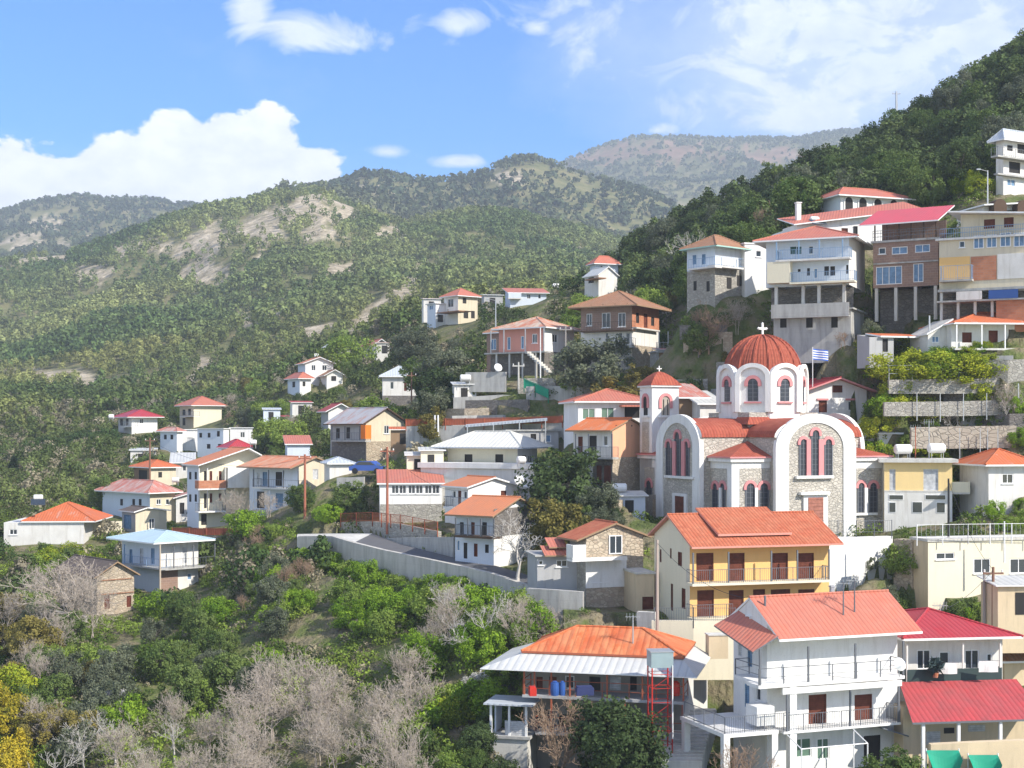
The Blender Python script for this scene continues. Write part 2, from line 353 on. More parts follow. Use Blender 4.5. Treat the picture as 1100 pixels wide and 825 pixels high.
        if posts:
            zt = s.fz(f, top, (a0+a1)/2, dd) if top else s.h
            for x in posts:
                q = MB(); aa = min(max(s.a(f, x, dd), a0+.05), a1-.05); A = s.P(f, aa, dd-.06, z); q.box(A[0]-.05, A[0]+.05, A[1]-.05, A[1]+.05, z, zt); q.build('post', rail if style != 'solid' else W, s.root)
    def box(s, nm, f, x0, y0, x1, y1, o0, o1, m, off=None):
        s.todo.append(('box', nm, f, x0, y0, x1, y1, o0, o1, m)); return s
    def do_box(s, nm, f, x0, y0, x1, y1, o0, o1, m):
        r = list(s.rect(f, x0, y0, x1, y1, o1)); mb = MB()
        if r[2] < .8 and any(k in nm for k in ('storey', 'base', 'undercroft')): r[2] = -s.below-.2
        s.bx(mb, f, r[0], r[1], o0, o1, r[2], r[3]); mb.build(nm, m, s.root)
    def lbox(s, nm, x0, x1, y0, y1, z0, z1, m): s.todo.append(('lbox', nm, x0, x1, y0, y1, z0, z1, m)); return s
    def do_lbox(s, nm, x0, x1, y0, y1, z0, z1, m): MB().box(x0, x1, y0, y1, z0, z1).build(nm, m, s.root)
    def roof(s, kind, ridge=None, m=TERRA, o=.5, rise=None, rf=.5, th=.14, inset=None, trim=WF, ext=None, nm='roof'):
        w, d, h = s.w, s.d, s.h
        ol, orr, of, ob = ext if ext else (o, o, o, o)
        if rise is None and ridge is not None:
            cu, cv = {'u': (w/2, d*rf), 'v': (w*rf, d/2)}.get(kind, (w/2, d/2)); zr = s.zz(ridge, cu, cv)
            ov, run = {'u': (of, d*rf), 'v': (ol, w*rf)}.get(kind, (max(0, min(ol, of)), min(w+ol+orr, d+of+ob)/2-max(0, min(ol, of))))
            ze = s.zz(s.eave, 0, -of); zr = max(zr, ze+.5); sl_ = (zr-ze)/(run+ov); s.h = h = ze+sl_*ov+.0; rise = zr-h
            s.sl = sl_; s.ze = ze
        s.rise = rise or 0; s.kind = kind; s.rf = rf
        if kind in ('u', 'v'): s.gab = kind
        s.todo.append(('roof', kind, m, ol, orr, of, ob, rise, rf, th, inset, trim, nm)); return s
    def do_roof(s, kind, m, ol, orr, of, ob, rise, rf, th, inset, trim, nm):
        w, d, h = s.w, s.d, s.h; x0, x1, y0, y1 = -ol, w+orr, -of, d+ob; T = []
        if kind == 'flat':
            mb = MB().box(x0, x1, y0, y1, h+.003, h+.003+th); mb.build(nm, m, s.root); return
        if kind == 'hip':
            ln = (x1-x0) >= (y1-y0); half = ((y1-y0) if ln else (x1-x0))/2; ins = half if inset is None else inset
            ze = getattr(s, 'ze', h); zr = h+rise
            if ln:
                r0, r1 = (x0+ins, (y0+y1)/2, zr), (x1-ins, (y0+y1)/2, zr)
                if r1[0] < r0[0]+.05: r0 = ((x0+x1)/2-.02, r0[1], zr); r1 = ((x0+x1)/2+.02, r0[1], zr)
                T = [[(x0,y0,ze),(x1,y0,ze),r1,r0], [(x1,y0,ze),(x1,y1,ze),r1], [(x1,y1,ze),(x0,y1,ze),r0,r1], [(x0,y1,ze),(x0,y0,ze),r0]]
            else:
                r0, r1 = ((x0+x1)/2, y0+ins, zr), ((x0+x1)/2, y1-ins, zr)
                if r1[1] < r0[1]+.05: r0 = (r0[0], (y0+y1)/2-.02, zr); r1 = (r0[0], (y0+y1)/2+.02, zr)
                T = [[(x0,y0,ze),(x1,y0,ze),r0], [(x1,y0,ze),(x1,y1,ze),r1,r0], [(x1,y1,ze),(x0,y1,ze),r1], [(x0,y1,ze),(x0,y0,ze),r0,r1]]
        elif kind == 'u':
            yr = d*rf; sf = rise/max(yr, .3); sb = rise/max(d-yr, .3); zr = h+rise+.02
            T = [[(x0,y0,zr-sf*(yr-y0)),(x1,y0,zr-sf*(yr-y0)),(x1,yr,zr),(x0,yr,zr)], [(x0,yr,zr),(x1,yr,zr),(x1,y1,zr-sb*(y1-yr)),(x0,y1,zr-sb*(y1-yr))]]
        elif kind == 'v':
            xr = w*rf; sf = rise/max(xr, .3); sb = rise/max(w-xr, .3); zr = h+rise+.02
            T = [[(x0,y1,zr-sf*(xr-x0)),(x0,y0,zr-sf*(xr-x0)),(xr,y0,zr),(xr,y1,zr)], [(xr,y1,zr),(xr,y0,zr),(x1,y0,zr-sb*(x1-xr)),(x1,y1,zr-sb*(x1-xr))]]
        elif kind == 'sv':  # single slope, high at the back (v = d)
            k = rise/d; T = [[(x0,y0,h+.02+k*y0),(x1,y0,h+.02+k*y0),(x1,y1,h+.02+k*y1),(x0,y1,h+.02+k*y1)]]
        elif kind == 'su':  # high at u = w
            k = rise/w; T = [[(x0,y0,h+.02+k*x0),(x1,y0,h+.02+k*x1),(x1,y1,h+.02+k*x1),(x0,y1,h+.02+k*x0)]]
        roofmesh(T, th, nm, m, trim, s.root)
        if kind == 'hip' or kind in 'uv':
            c = MB()
            R_ = [(r0, r1)] if kind == 'hip' else ([((x0, yr, zr), (x1, yr, zr))] if kind == 'u' else [((xr, y0, zr), (xr, y1, zr))])
            if kind == 'hip':
                cs = [(x0,y0,ze),(x1,y0,ze),(x1,y1,ze),(x0,y1,ze)]
                for q in cs: R_.append((q, r0 if (Vector(q)-Vector(r0)).length <= (Vector(q)-Vector(r1)).length else r1))
            for p, q in R_: c.tube((p[0],p[1],p[2]+th+.01), (q[0],q[1],q[2]+th+.01), .09, 6)
            c.build('ridge_cap', m, s.root)
    def chim(s, u, v, z1, wd=.5, m=W, z0=None):
        s.todo.append(('chim', u, v, z1, wd, m)); return s
    def do_chim(s, u, v, z1, wd, m):
        mb = MB().box(u-wd/2, u+wd/2, v-wd/2, v+wd/2, s.h-.2, z1); c = mb.build('chimney', m, s.root)
        MB().box(u-wd*.65, u+wd*.65, v-wd*.65, v+wd*.65, z1+.002, z1+.1).build('cap', m, c)
    def finish(s):
        s.root = empty(s.name, (s.x, s.Y, s.z0), s.t, s.label, s.cat, s.group)
        w, d, h = s.w, s.d, s.h; mb = MB(); b = -s.below
        ins = {'R': (0, -1), 'L': (-1, 0), 'E': (1, 0), 'B': (0, 1)}
        for f, L_ in (('R', w), ('L', d), ('E', d), ('B', w)):
            if f in s.skip: continue
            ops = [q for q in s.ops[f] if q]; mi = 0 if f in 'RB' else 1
            us = sorted({0, L_, *[q[0] for q in ops], *[q[1] for q in ops]}); zs = sorted({b, h, *[q[2] for q in ops], *[q[3] for q in ops]})
            flip = f in 'LB'
            def qd(p):
                mb.poly(list(reversed(p)) if flip else p, mi)
            for i in range(len(us)-1):
                run = None
                for j in range(len(zs)-1):
                    cu, cz = (us[i]+us[i+1])/2, (zs[j]+zs[j+1])/2
                    hole = any(q[0] < cu < q[1] and q[2] < cz < q[3] for q in ops)
                    if not hole and run is None: run = zs[j]
                    if (hole or j == len(zs)-2) and run is not None:
                        e = zs[j] if hole else zs[j+1]
                        if e > run: qd([s.P(f, us[i], 0, run), s.P(f, us[i+1], 0, run), s.P(f, us[i+1], 0, e), s.P(f, us[i], 0, e)])
                        run = None
            for (a0, a1, z0, z1) in ops:
                t = -.16
                for p in ([(a0,0,z0),(a0,t,z0),(a0,t,z1),(a0,0,z1)], [(a1,t,z0),(a1,0,z0),(a1,0,z1),(a1,t,z1)], [(a0,t,z1),(a1,t,z1),(a1,0,z1),(a0,0,z1)], [(a0,0,z0),(a1,0,z0),(a1,t,z0),(a0,t,z0)], [(a0,t,z0),(a1,t,z0),(a1,t,z1),(a0,t,z1)]):
                    qd([s.P(f, *q) for q in p])
        mb.poly([(0,0,h),(w,0,h),(w,d,h),(0,d,h)], 0)
        if s.gab == 'u':
            for x in (0, w): mb.poly([(x,0,h),(x,d,h),(x,d*s.rf,h+s.rise)], 1)
        if s.gab == 'v':
            for y in (0, d): mb.poly([(0,y,h),(w,y,h),(w*s.rf,y,h+s.rise)], 0)
        if getattr(s, 'kind', '') == 'sv':
            for x in (0, w): mb.poly([(x,0,h),(x,d,h),(x,d,h+s.rise)], 1)
            mb.poly([(0,d,h),(w,d,h),(w,d,h+s.rise),(0,d,h+s.rise)], 0)
        if getattr(s, 'kind', '') == 'su':
            for y in (0, d): mb.poly([(0,y,h),(w,y,h),(w,y,h+s.rise)], 0)
            mb.poly([(w,0,h),(w,d,h),(w,d,h+s.rise),(w,0,h+s.rise)], 1)
        mb.build('wall', list(s.m), s.root)
        for t in s.todo: getattr(s, 'do_'+t[0])(*t[1:])
        return s
    def W3(s, u, v, z): return (s.x+u*s.c-v*s.n, s.Y+u*s.n+v*s.c, s.z0+z)
def roofmesh(T, th, nm, m, trim, parent):
    mb = MB(); E = {}
    for p in T:
        mb.poly([(q[0], q[1], q[2]+th) for q in p], 0); mb.poly([q for q in reversed(p)], 1)
        for k in range(len(p)):
            a, b = p[k], p[(k+1) % len(p)]; key = tuple(sorted((tuple(round(x, 3) for x in a), tuple(round(x, 3) for x in b)))); E.setdefault(key, []).append((a, b))
    for k, l in E.items():
        if len(l) == 1:
            a, b = l[0]; mb.poly([a, b, (b[0], b[1], b[2]+th), (a[0], a[1], a[2]+th)], 1)
    return mb.build(nm, [m, trim], parent)
# name, label, corner px, base py, distance, yaw, eave py ...
H = House
RUST2 = mat('streaked_orange_roof', (.55,.12,.035), 'rust', per=.45, c2=(.62,.24,.1), thr=.5)
church = H('church', 'white and grey stone church with red tiled dome and arched gables', 786, 577, 118, 22, 492.7, R=954, L=688, m=(WS, WS), cat='church', below=3)
amber = H('house', 'amber two-storey house with terracotta roof and raised tile panel below the church', 741, 664, 101, 16, 590, R=891, L=703, m=(AM, PY), below=1.4)
for x0, x1 in ((748,766.6),(783,800),(829,846.6),(857.6,874.4)): amber.win('R', x0, 594, x1, 624, 'b', 'door')
for x0, x1 in ((749,767),(783,799)): amber.win('R', x0, 634, x1, 662, 'b', 'door')
for x0, x1 in ((809,822),(828,849),(857.6,875)): amber.win('R', x0, 633, x1, 639.5, 'b')
for q in ((728,593,732.6,608),(732,632,736.4,654),(719.6,589,721.4,600),(708.6,590,710.6,604),(720.5,627,723,656)): amber.win('L', *q, 'b')
amber.balc('R', 744, 892, 625, 1.1, RL, PY, posts=(745,783,829,857,891), top=592).balc('R', 744, 788, 664, 1.1, RL, PY, ret=(1,0))
amber.roof('u', 553.5, TERRA, ext=(.35,.5,1.2,.5), trim=PK)
wh = H('house', 'white three-storey house with coral gable roof and wide railed balconies', 824, 832, 84, 20, 690, R=964, L=788, m=(WS, WS))
for q in ((868.7,746,888,778),(918,746,937,778)): wh.win('R', *q, 'b', 'door')
wh.win('R', 851, 793, 872, 814, 'n').win('R', 877.5, 793, 891, 816, 'n', 'door').win('R', 928, 790, 946, 826, 'k', 'doorway')
wh.win('L', 812, 739, 817, 753, 'g').win('L', 800, 735, 805, 760, 'u', 'door').win('L', 802, 661, 807, 671, 'n').win('L', 793, 690, 797, 705, 'w').win('L', 803, 697, 808, 716, 'u')
wh.balc('R', 815, 972, 731, 1.4, RL, WS, 'posts', posts=(817,869,919.5,971), top=693, ret=(0,1), th=.2).balc('L', 789, 816.5, 729, 1.0, RL, WS, 'posts', ret=(0,1))
wh.balc('R', 842, 968, 781, 1.4, RL, WS, 'bars', posts=(846,914,966), top=742, ret=(0,1), th=.14)
wh.box('fascia', 'R', 841, 735, 969, 741.5, 1.25, 1.4, WS)
wh.roof('u', 641, CORAL, ext=(.05,.75,1.5,.5), rf=.5).chim(7.4, 4.6, 10.3, .25, GALV)
cr = H('house', 'house with bright crimson hipped roof and dark cloth along its balcony', 972, 815, 89, 8, 688.5, R=1077, d=8, m=(W, W))
for q in ((985,698,1000,719),(1009,700,1020,714),(1036.5,698,1052,719),(1060,702,1066,717)): cr.win('R', *q, 'g' if q[0] > 1050 else 'G')
cr.balc('R', 974, 1077, 731.5, 1.2, TARP, W, 'solid', h=.75, posts=(974,1035,1075), top=691).roof('hip', 655, CRIM, ext=(.8,.6,1.5,.6), inset=5.1)
cr.win('R', 1013, 780, 1024, 787, 'G').win('R', 1040, 776, 1058, 786, 'w')
tr = H('house', 'low beige house with brown tiled roof at the right edge', 1079, 745, 98, 8, 713, R=1150, d=6, m=(TN, TN)); tr.roof('u', 677, BRT, o=.5)
tan = H('warehouse', 'long flat-topped beige building with white railing on its terrace', 997, 629, 107, 14, 582, R=1160, L=979, m=(PY, TN), below=2)
tan.win('R', 1005.5, 593.6, 1025.6, 601, 'g').win('R', 1046, 600, 1064, 616, 'g').win('R', 1085, 600, 1104, 616, 'g').roof('flat', m=CONL, o=.1, th=.2)
ye = H('house', 'pale yellow flat-roofed house with white shutters behind the church', 1023, 563, 121, 80, 497, w=4, L=950, m=(PY, YL))
ye.win('L', 992, 504, 1008, 527, 'w', 'door').win('L', 955.5, 504, 962, 527, 'w', 'door').roof('flat', m=CONL, o=.45, th=.3)
for q in ((980.5,539.5,990.5,550.5),(1006.5,540,1015,550.5),(994.5,532,1015.5,536.5),(955.5,532,970,536.5),(955.5,540,962,550)): ye.box('window_frame', 'L', q[0]-.6, q[1]-.6, q[2]+.6, q[3]+.6, .101, .13, WF).box('window', 'L', *q, .131, .14, GL)
zy = ye.zz(528, 2, 0); ye.box('floor_band', 'L', 950, 527, 1023, 528.5, 0, .12, CONL).box('lower_storey', 'L', 950, 528.6, 1023, 563, .01, .1, W).lbox('balcony', .3, 3.9, -1.5, -.003, zy-.15, zy, CONL).lbox('parapet', .3, 3.9, -1.5, -1.4, zy+.003, zy+.9, PY).lbox('parapet', .3, .4, -1.39, -.003, zy+.003, zy+.9, PY).lbox('white_door', 1.2, 2.1, -.03, .02, .1, 2.1, WSH)
rr = H('house', 'small pale house with rust red hipped roof among bright grass at right edge', 1062, 531, 119, 10, 501, R=1112, d=5, m=(W, W)); rr.win('R', 1076.5, 509, 1088.5, 519.5, 'G').roof('hip', 484, RUST, o=.6)
wg = H('house', 'white gabled house with red roof directly right of the dome', 868, 470, 134, 14, 421, R=931, d=9, m=(WS, WS)); wg.win('R', 894.5, 414, 904.5, 421.5, 'b').win('R', 879.5, 430, 888.5, 443, 'b').win('R', 911, 431, 917, 441, 'g').roof('v', 409, CRIM, o=.7, trim=PINK)
wg.box('lintel', 'R', 878, 428, 890, 430, 0, .12, PINK).box('lintel', 'R', 909, 428, 919, 430, 0, .12, PINK)
gs = H('shed', 'white shed with grey metal roof behind the church east end', 944, 500, 129, 12, 466, R=966, d=4, m=(WS, WS), cat='shed'); gs.roof('sv', None, GREY, rise=.8, o=.3)
# upper right row
bung = H('house', 'white bungalow with rust roof above the terraced garden', 1022, 374, 130.5, 5, 348, R=1130, d=7, m=(W, W)); bung.win('R', 1033.6, 357, 1044, 368, 'b').win('R', 1062, 355, 1072, 373, 'b', 'door').win('R', 1083.5, 354, 1094, 365, 'b').roof('hip', 338, RUST, ext=(.3,.3,1.3,.3)); 
bung.balc('R', 1026, 1112, 374, 1.4, WF, CONL, None, posts=(1028,1055,1080), top=349)
bw2 = H('shed', 'small white lean-to beside the rust roofed bungalow', 997, 374, 131.5, 8, 359, R=1021, d=4, m=(W, W), cat='shed'); bw2.win('R', 1001, 361, 1009, 368, 'B').roof('su', None, CONL, rise=1.2, o=.2)
sk = H('shed', 'pale tin shack with sagging rusty roof', 934, 381, 132.5, 14, 362, R=960, d=2.4, m=(GP, GP), cat='shed', below=1.2); sk.win('R', 948, 364, 954, 378, 'k', 'doorway').roof('sv', None, RUST, rise=.35, ext=(-1.,3.,.3,.3))
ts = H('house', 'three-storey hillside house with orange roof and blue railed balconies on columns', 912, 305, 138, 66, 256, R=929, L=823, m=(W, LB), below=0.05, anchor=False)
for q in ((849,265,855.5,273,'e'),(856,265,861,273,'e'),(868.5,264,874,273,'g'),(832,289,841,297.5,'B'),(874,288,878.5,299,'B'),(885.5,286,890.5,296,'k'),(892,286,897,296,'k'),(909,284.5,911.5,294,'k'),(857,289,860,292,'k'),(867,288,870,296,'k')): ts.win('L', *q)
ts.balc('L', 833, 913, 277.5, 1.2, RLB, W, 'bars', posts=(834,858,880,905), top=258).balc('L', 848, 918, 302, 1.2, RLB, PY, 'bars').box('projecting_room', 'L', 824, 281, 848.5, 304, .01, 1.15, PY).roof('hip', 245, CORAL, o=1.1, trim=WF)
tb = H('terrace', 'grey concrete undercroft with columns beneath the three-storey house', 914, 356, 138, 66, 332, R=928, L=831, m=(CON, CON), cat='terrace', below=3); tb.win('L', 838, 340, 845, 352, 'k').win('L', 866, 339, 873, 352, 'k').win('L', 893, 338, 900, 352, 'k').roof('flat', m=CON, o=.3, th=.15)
aw = H('house', 'white house with long blue railed balcony, small brown roof, at left of the upper row', 768, 313, 150, 40, 265, R=800, L=738, m=(WS, LB), below=2); aw.balc('L', 739, 768, 287, 1.1, RLB, W, 'bars', ret=(1,0)).balc('R', 768, 799, 286, 1.0, RLB, W, 'bars', ret=(0,1)).roof('hip', 255, BRT, ext=(.9,.4,1.0,.3), trim=mat('mint_trim', (.35,.55,.48)))  # left face coloured pale blue for its shade
aw.box('stone_storey', 'R', 768, 288, 800, 313, 0, .07, ST).box('stone_storey', 'L', 738, 290, 768, 313, 0, .07, ST)
for q in ((781,298,786,310),(792,296,797,307)): aw.box('old_door', 'R', *q, .07, .11, DK)
for q in ((745,302,748,312),(759,302,762,313)): aw.box('old_door', 'L', *q, .07, .11, DK)
aw.win('L', 744, 274, 748, 284, 'u').win('L', 754, 273, 758, 284, 'u')
ab = H('house', 'plain white cube house with one small window between balconied houses', 800, 300, 152, 20, 262, R=828, d=5, m=(WS, WS)); ab.win('R', 812, 269, 818, 276, 'g').roof('flat', m=WS, o=.1, th=.15)
lr = H('house', 'long white house under a thin bright red roof behind the orange roof', 856, 262, 152, 12, 243, R=984, d=7, m=(WS, WS)); lr.box('x', 'R', 1, 1, 1, 1, 0, 0, W) if 0 else None; lr.win('R', 904, 245, 911, 250, 'b').win('R', 917, 243, 921, 252, 'k').chim(.8, 1.5, 4.6, .5, WS)
ar = H('arcade', 'arcaded white terrace house with four arches under a red roof', 903, 226.5, 165, 20, 210, R=975, d=6, m=(WS, LB), cat='house'); ar.roof('hip', 204, CORAL, o=.7, inset=3)
for x in (911.7,926.6,942.8,960): ar.arches = getattr(ar, 'arches', [])+[x]
bb = H('house', 'tall brown block building with pink roofed open deck and blue windows', 1008, 303, 138, 60, 257, w=7, L=938, m=(BRKP, BRKP), below=.3, anchor=False)
for q in ((958,265,975,273,'B'),(983,262.5,999,271,'B'),(944,266,951.5,273,'g'),(941,286,969,306,'B'),(981,283,992,303,'B')): bb.win('L', *q)
bb.box('floor_band', 'L', 938, 281, 1008, 282.5, 0, .15, CON).roof('flat', m=CON, o=.2, th=.2)
cb_ = H('house', 'cream and brick balconied building at the right end of the upper row', 1108, 304, 131, 62, 253, w=7, L=1009, m=(CR, CR), below=.3, anchor=False)
for q in ((1030.5,259,1036.5,266,'g'),(1046,253,1057,267,'B'),(1060,252,1071,266,'B'),(1074.5,250,1086,265,'B'),(1089,250,1101,265,'B'),(1051,280,1060,287,'B'),(1088,279,1100,288,'B')): cb_.win('L', *q)
cb_.box('brick_panel', 'L', 1043, 275, 1070.5, 301, 0, .05, BRK).box('render_panel', 'L', 1009, 276, 1042, 303, 0, .04, AM).box('white_panel', 'L', 1071.5, 272, 1108, 299, 0, .06, W).balc('L', 1009, 1044, 300, 1.0, RLB, CON, 'bars', h=1.3).roof('flat', m=W, o=.3, th=.2)
ct = H('house', 'set-back upper storey with white sheet roof and brown shutters', 1106, 253.2, 131.5, 62, 231, R=1116, L=1032, m=(CR, CR), below=0, anchor=False); ct.win('L', 1057, 235.5, 1069, 245.5, 'b').win('L', 1078.5, 233.5, 1089, 244, 'b').roof('sv', None, WMET, rise=.5, ext=(1.2,.5,1.2,1.0))
tp = H('house', 'pale hillside house with grey roof high at the right edge', 1078, 208, 160, 30, 150.5, R=1125, L=1070, m=(PK if 0 else W, W)); tp.win('R', 1082, 192.5, 1091, 200, 'B').win('R', 1082, 156, 1088, 162, 'k').win('R', 1093, 155, 1102, 165, 'k').balc('R', 1072, 1125, 170, 1.0, RL, CON, 'bars').balc('R', 1072, 1125, 189, .6, RL, CON, None).win('R', 1084, 174, 1096, 186, 'k').roof('hip', 143, GREY, o=.7)
og = H('house', 'low house with orange roof and dark arched dormers at right edge', 1056, 227, 148, 14, 222, R=1125, d=5, m=(W, W)); og.roof('su', None, ORNG, rise=.6, ext=(.4,.4,.9,.3))
# middle slope
br = H('house', 'large brown timber and clay house with wide tiled roof on a stone storey', 679, 395, 165, 60, 329, R=708, L=624, m=(BRK, BRKP), below=2)
for q in ((646.6,336,655.7,352,'g'),(664,336,672,351,'g'),(630,337,636,350,'g')): br.win('L', *q)
for q in ((683.2,336,686.6,347,'k'),(691.6,337,695.6,352,'d'),(699.4,340.5,702.8,350,'k')): br.win('R', *q)
br.box('middle_storey', 'L', 624, 355, 679, 372, .0, .12, W).box('middle_storey', 'R', 679, 355, 708, 372, .0, .12, W).box('stone_storey', 'L', 624, 372.2, 679, 394, .0, .1, ST).box('stone_storey', 'R', 679, 372.2, 708, 394, .0, .1, STW).balc('L', 624, 679, 354.5, .9, WDD, WDD, 'bars', ret=(1,0)).balc('L', 650, 679, 372, 1.0, RL, CON, 'bars').balc('R', 684, 709, 353, .6, RL, CONL, None).roof('hip', 314.5, BRT, o=1.15, trim=WDL)
for q in ((651,358,653,369),(665,358,668,369),(673,358,676,369)): br.box('window', 'L', *q, .13, .16, GL)
pk = H('house', 'pink and white house with faded striped roof on concrete pillars', 584.5, 402, 168, 55, 352.3, R=617, L=536, m=(WS, PK), below=1.5)
pk.win('L', 571.7, 358.6, 577, 368.6, 'g').win('L', 544.8, 362, 548.5, 376, 'B', 'door').win('L', 559.5, 361, 563, 375, 'B', 'door').win('R', 593.5, 359, 599, 368, 'g').roof('hip', 342, mat('striped_faded_roof', (.52,.17,.09), 'rust', per=.3, c2=(.55,.5,.4), thr=.5), o=.7)
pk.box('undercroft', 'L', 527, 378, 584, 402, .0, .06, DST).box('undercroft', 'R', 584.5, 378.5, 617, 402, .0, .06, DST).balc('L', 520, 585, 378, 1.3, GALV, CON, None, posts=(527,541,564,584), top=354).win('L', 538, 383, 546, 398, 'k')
pw = H('annexe', 'dark timber annexe on the left of the pink house', 536, 402, 177, 50, 358, R=545, L=523, m=(WDL, BRKP), cat='annexe'); pw.win('L', 527, 364, 533, 376, 'B').roof('hip', 353, BRT, o=.4)
wr = H('house', 'white and beige villa with pale pyramid roof and broad white terrace', 556, 533, 147.5, 60, 482, R=577, L=481, m=(W, PY))
for q in ((499,488,507.5,501,'k'),(532,488,540.5,501,'k')): wr.win('L', *q)
for q in ((561,489,565,501,'k'),(567.5,489,572,501,'g')): wr.win('R', *q)
wr.roof('hip', 465, mat('cream_white_roof', (.66,.65,.6), 'corr', per=.5, amt=.15), o=1.3, trim=GREY)
wt = H('terrace', 'broad white parapeted terrace wrapped around the pale roofed villa', 556+18, 535, 143.6, 64, 504, R=594, L=452, m=(W, W), cat='terrace', anchor=False); wt.roof('flat', m=WS, o=.25, th=.55)
vr = H('building', 'veranda building with long red roof and a row of white framed windows', 408, 560, 144, 6, 520, R=475, d=6, m=(WS, WS), below=2); vr.box('stone_base', 'R', 408, 541.5, 475, 560, 0, .12, ST).roof('sv', None, CORAL, rise=1.1, o=.3)
for i in range(6): vr.win('R', 420.5+i*8.9-(i%2)*.8, 521, 428.5+i*8.9-(i%2)*.8, 530.5, 'g')
w2 = H('house', 'bright white gabled house with orange roof behind the verandaed roadside house', 503, 560, 134, 34, 525, R=556, L=478, m=(WS, WS)); w2.win('L', 486, 527, 489.5, 535, 'g').win('L', 498, 527.5, 501.5, 536, 'g').win('L', 492, 527, 495.5, 544, 'd', 'door').roof('v', 513.5, ORNG, o=.35).balc('L', 476, 503, 545, 1.0, RL, WS, 'bars').win('R', 538, 527, 544, 533, 'd')
w3 = H('annexe', 'white flat-topped annexe with rooftop clutter beside the white gabled house', 551, 548, 138, 24, 525, R=571, d=4, m=(WS, WS), cat='annexe'); w3.roof('flat', m=WS, o=.4, th=.2)
rd = H('house', 'roadside house with orange gable roof and long timber balcony', 530.5, 603, 124, 55, 556, R=575, L=489, m=(WS, LB))  # shade of the left wall is put into its bluish colour
rd.balc('L', 488, 531, 576, 1.2, RL, WDD, 'bars', posts=(489,502,516,530), top=557).roof('v', 535, ORNG, ext=(1.0,.5,.6,.5), trim=WDL).box('stone_gable', 'R', 531, 545, 574, 574, 0, .05, DST)
for q in ((494,561,498,575,'k'),(506,561,510,575,'d'),(518,561,523,575,'k'),(509,584,513,598,'d'),(490.5,580,494,592,'B'),(498,583,502,600,'k'),(521,585,525,594,'k')): rd.win('L', *q)
ph = H('house', 'peach walled house with patchy orange roof beside the bell tower', 658, 526, 131, 52, 464, R=694, L=616, m=(PE, W)); ph.roof('v', 451, mat('patchy_orange_roof', (.62,.17,.05), 'rust', per=.3, c2=(.5,.4,.3), thr=.6), ext=(.7,.3,.25,.5), trim=WDL)
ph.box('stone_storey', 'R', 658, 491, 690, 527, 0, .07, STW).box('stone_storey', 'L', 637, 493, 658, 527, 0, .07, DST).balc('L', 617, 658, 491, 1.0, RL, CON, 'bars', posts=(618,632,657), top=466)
for q in ((621,469,626,489,'d'),(633,468,641,490,'k'),(648,468,653,479,'g')): ph.win('L', *q)
for q in ((641,500,646,520),(649,500,656,524)): ph.box('old_door', 'L', *q, .07, .12, WD)
cw = H('house', 'white house with coral hipped roof and big grey-green windows behind the bell tower', 621, 462, 140, 8, 432.5, R=700, d=8, m=(WS, WS)); cw.win('R', 625.5, 438.5, 639.5, 450.5, 'n').win('R', 645.7, 437.5, 660, 449.5, 'n').win('R', 671, 437, 687, 449, 'k', 'doorway').roof('hip', 419.5, CORAL, o=.5).balc('R', 668, 692, 435, 1.2, RL, CORAL, None)
be = H('house', 'brown walled outbuilding with pale roof glimpsed between bell tower and dome', 730, 470, 139, 12, 427, R=757, d=5, m=(WDL, WDL)); be.roof('sv', None, RUSTP, rise=1.3, o=.5)
bf = H('house', 'low white house with a pale sheet roof just left of the dome', 752, 470, 137, 12, 434, R=776, d=5, m=(W, W)); bf.roof('sv', None, WMET, rise=1.2, o=.4)
gb = H('house', 'stone gabled cottage with orange tiles and white balcony above the bright bushes', 629.5, 650, 108, 22, 582, R=691, L=612, m=(STW, ST))
gb.win('R', 654, 575, 668, 595, 'g', 'door').win('R', 636, 610, 653, 625, 'g').box('white_storey', 'R', 629.5, 601, 673, 631, 0, .05, WS).balc('R', 615, 674, 600, 1.1, WS, WS, 'solid', h=.1, ret=(0,0)).balc('R', 615, 630, 599, 1.1, WS, WS, 'solid', ret=(1,0), h=.95, th=.1).roof('v', 562, TERRA, ext=(.9,.6,.3,.5), trim=WDL)
ga = H('annexe', 'low grey outbuilding with small red roofs joined to the stone cottage', 577, 642, 109, 10, 598, R=627, d=4, m=(GP, GP), cat='annexe'); ga.win('R', 578.5, 602, 583.5, 607, 'g').win('R', 597.5, 601.5, 609.5, 609, 'g').roof('flat', m=CON, o=.2, th=.12)
sc = H('house', 'ramshackle house with rust red hipped roof and white metal skirt over dark verandas', 733, 835, 90, 76, 708, R=745, L=562, m=(W, mat('grubby_shaded_wall', (.27,.25,.22), 'stucco', amt=.7)))  # stained wall, with the deep veranda shade put into its base colour
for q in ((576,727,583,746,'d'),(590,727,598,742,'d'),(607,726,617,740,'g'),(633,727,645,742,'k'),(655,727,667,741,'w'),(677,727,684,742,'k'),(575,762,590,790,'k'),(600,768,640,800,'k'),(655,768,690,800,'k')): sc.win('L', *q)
sc.roof('hip', 676, RUST2, ext=(.1,.1,.1,.1), trim=RLR)
sc.balc('L', 561, 735, 750, 2.2, RLR, GP, 'posts', posts=(563,574,592,612,652,690,735), top=722).balc('L', 575, 735, 790, 2.2, RLR, GP, 'posts', posts=(592,612,671,733), top=752)
gr_ = H('garage', 'beige garage block with a dark brown shutter beside the amber house', 684, 657, 106, 12, 617, R=703, d=6, m=(TN, TN), cat='garage'); gr_.win('R', 690, 641, 702, 655, 'd', 'door').roof('flat', m=CONL, o=.1, th=.15)
sw = H('house', 'small white house with dark window under the stair street', 738, 795, 100, 40, 694, R=760, L=722, m=(W, GP)); sw.win('L', 726, 716, 734, 728, 'k').roof('flat', m=CONL, o=.3, th=.15)
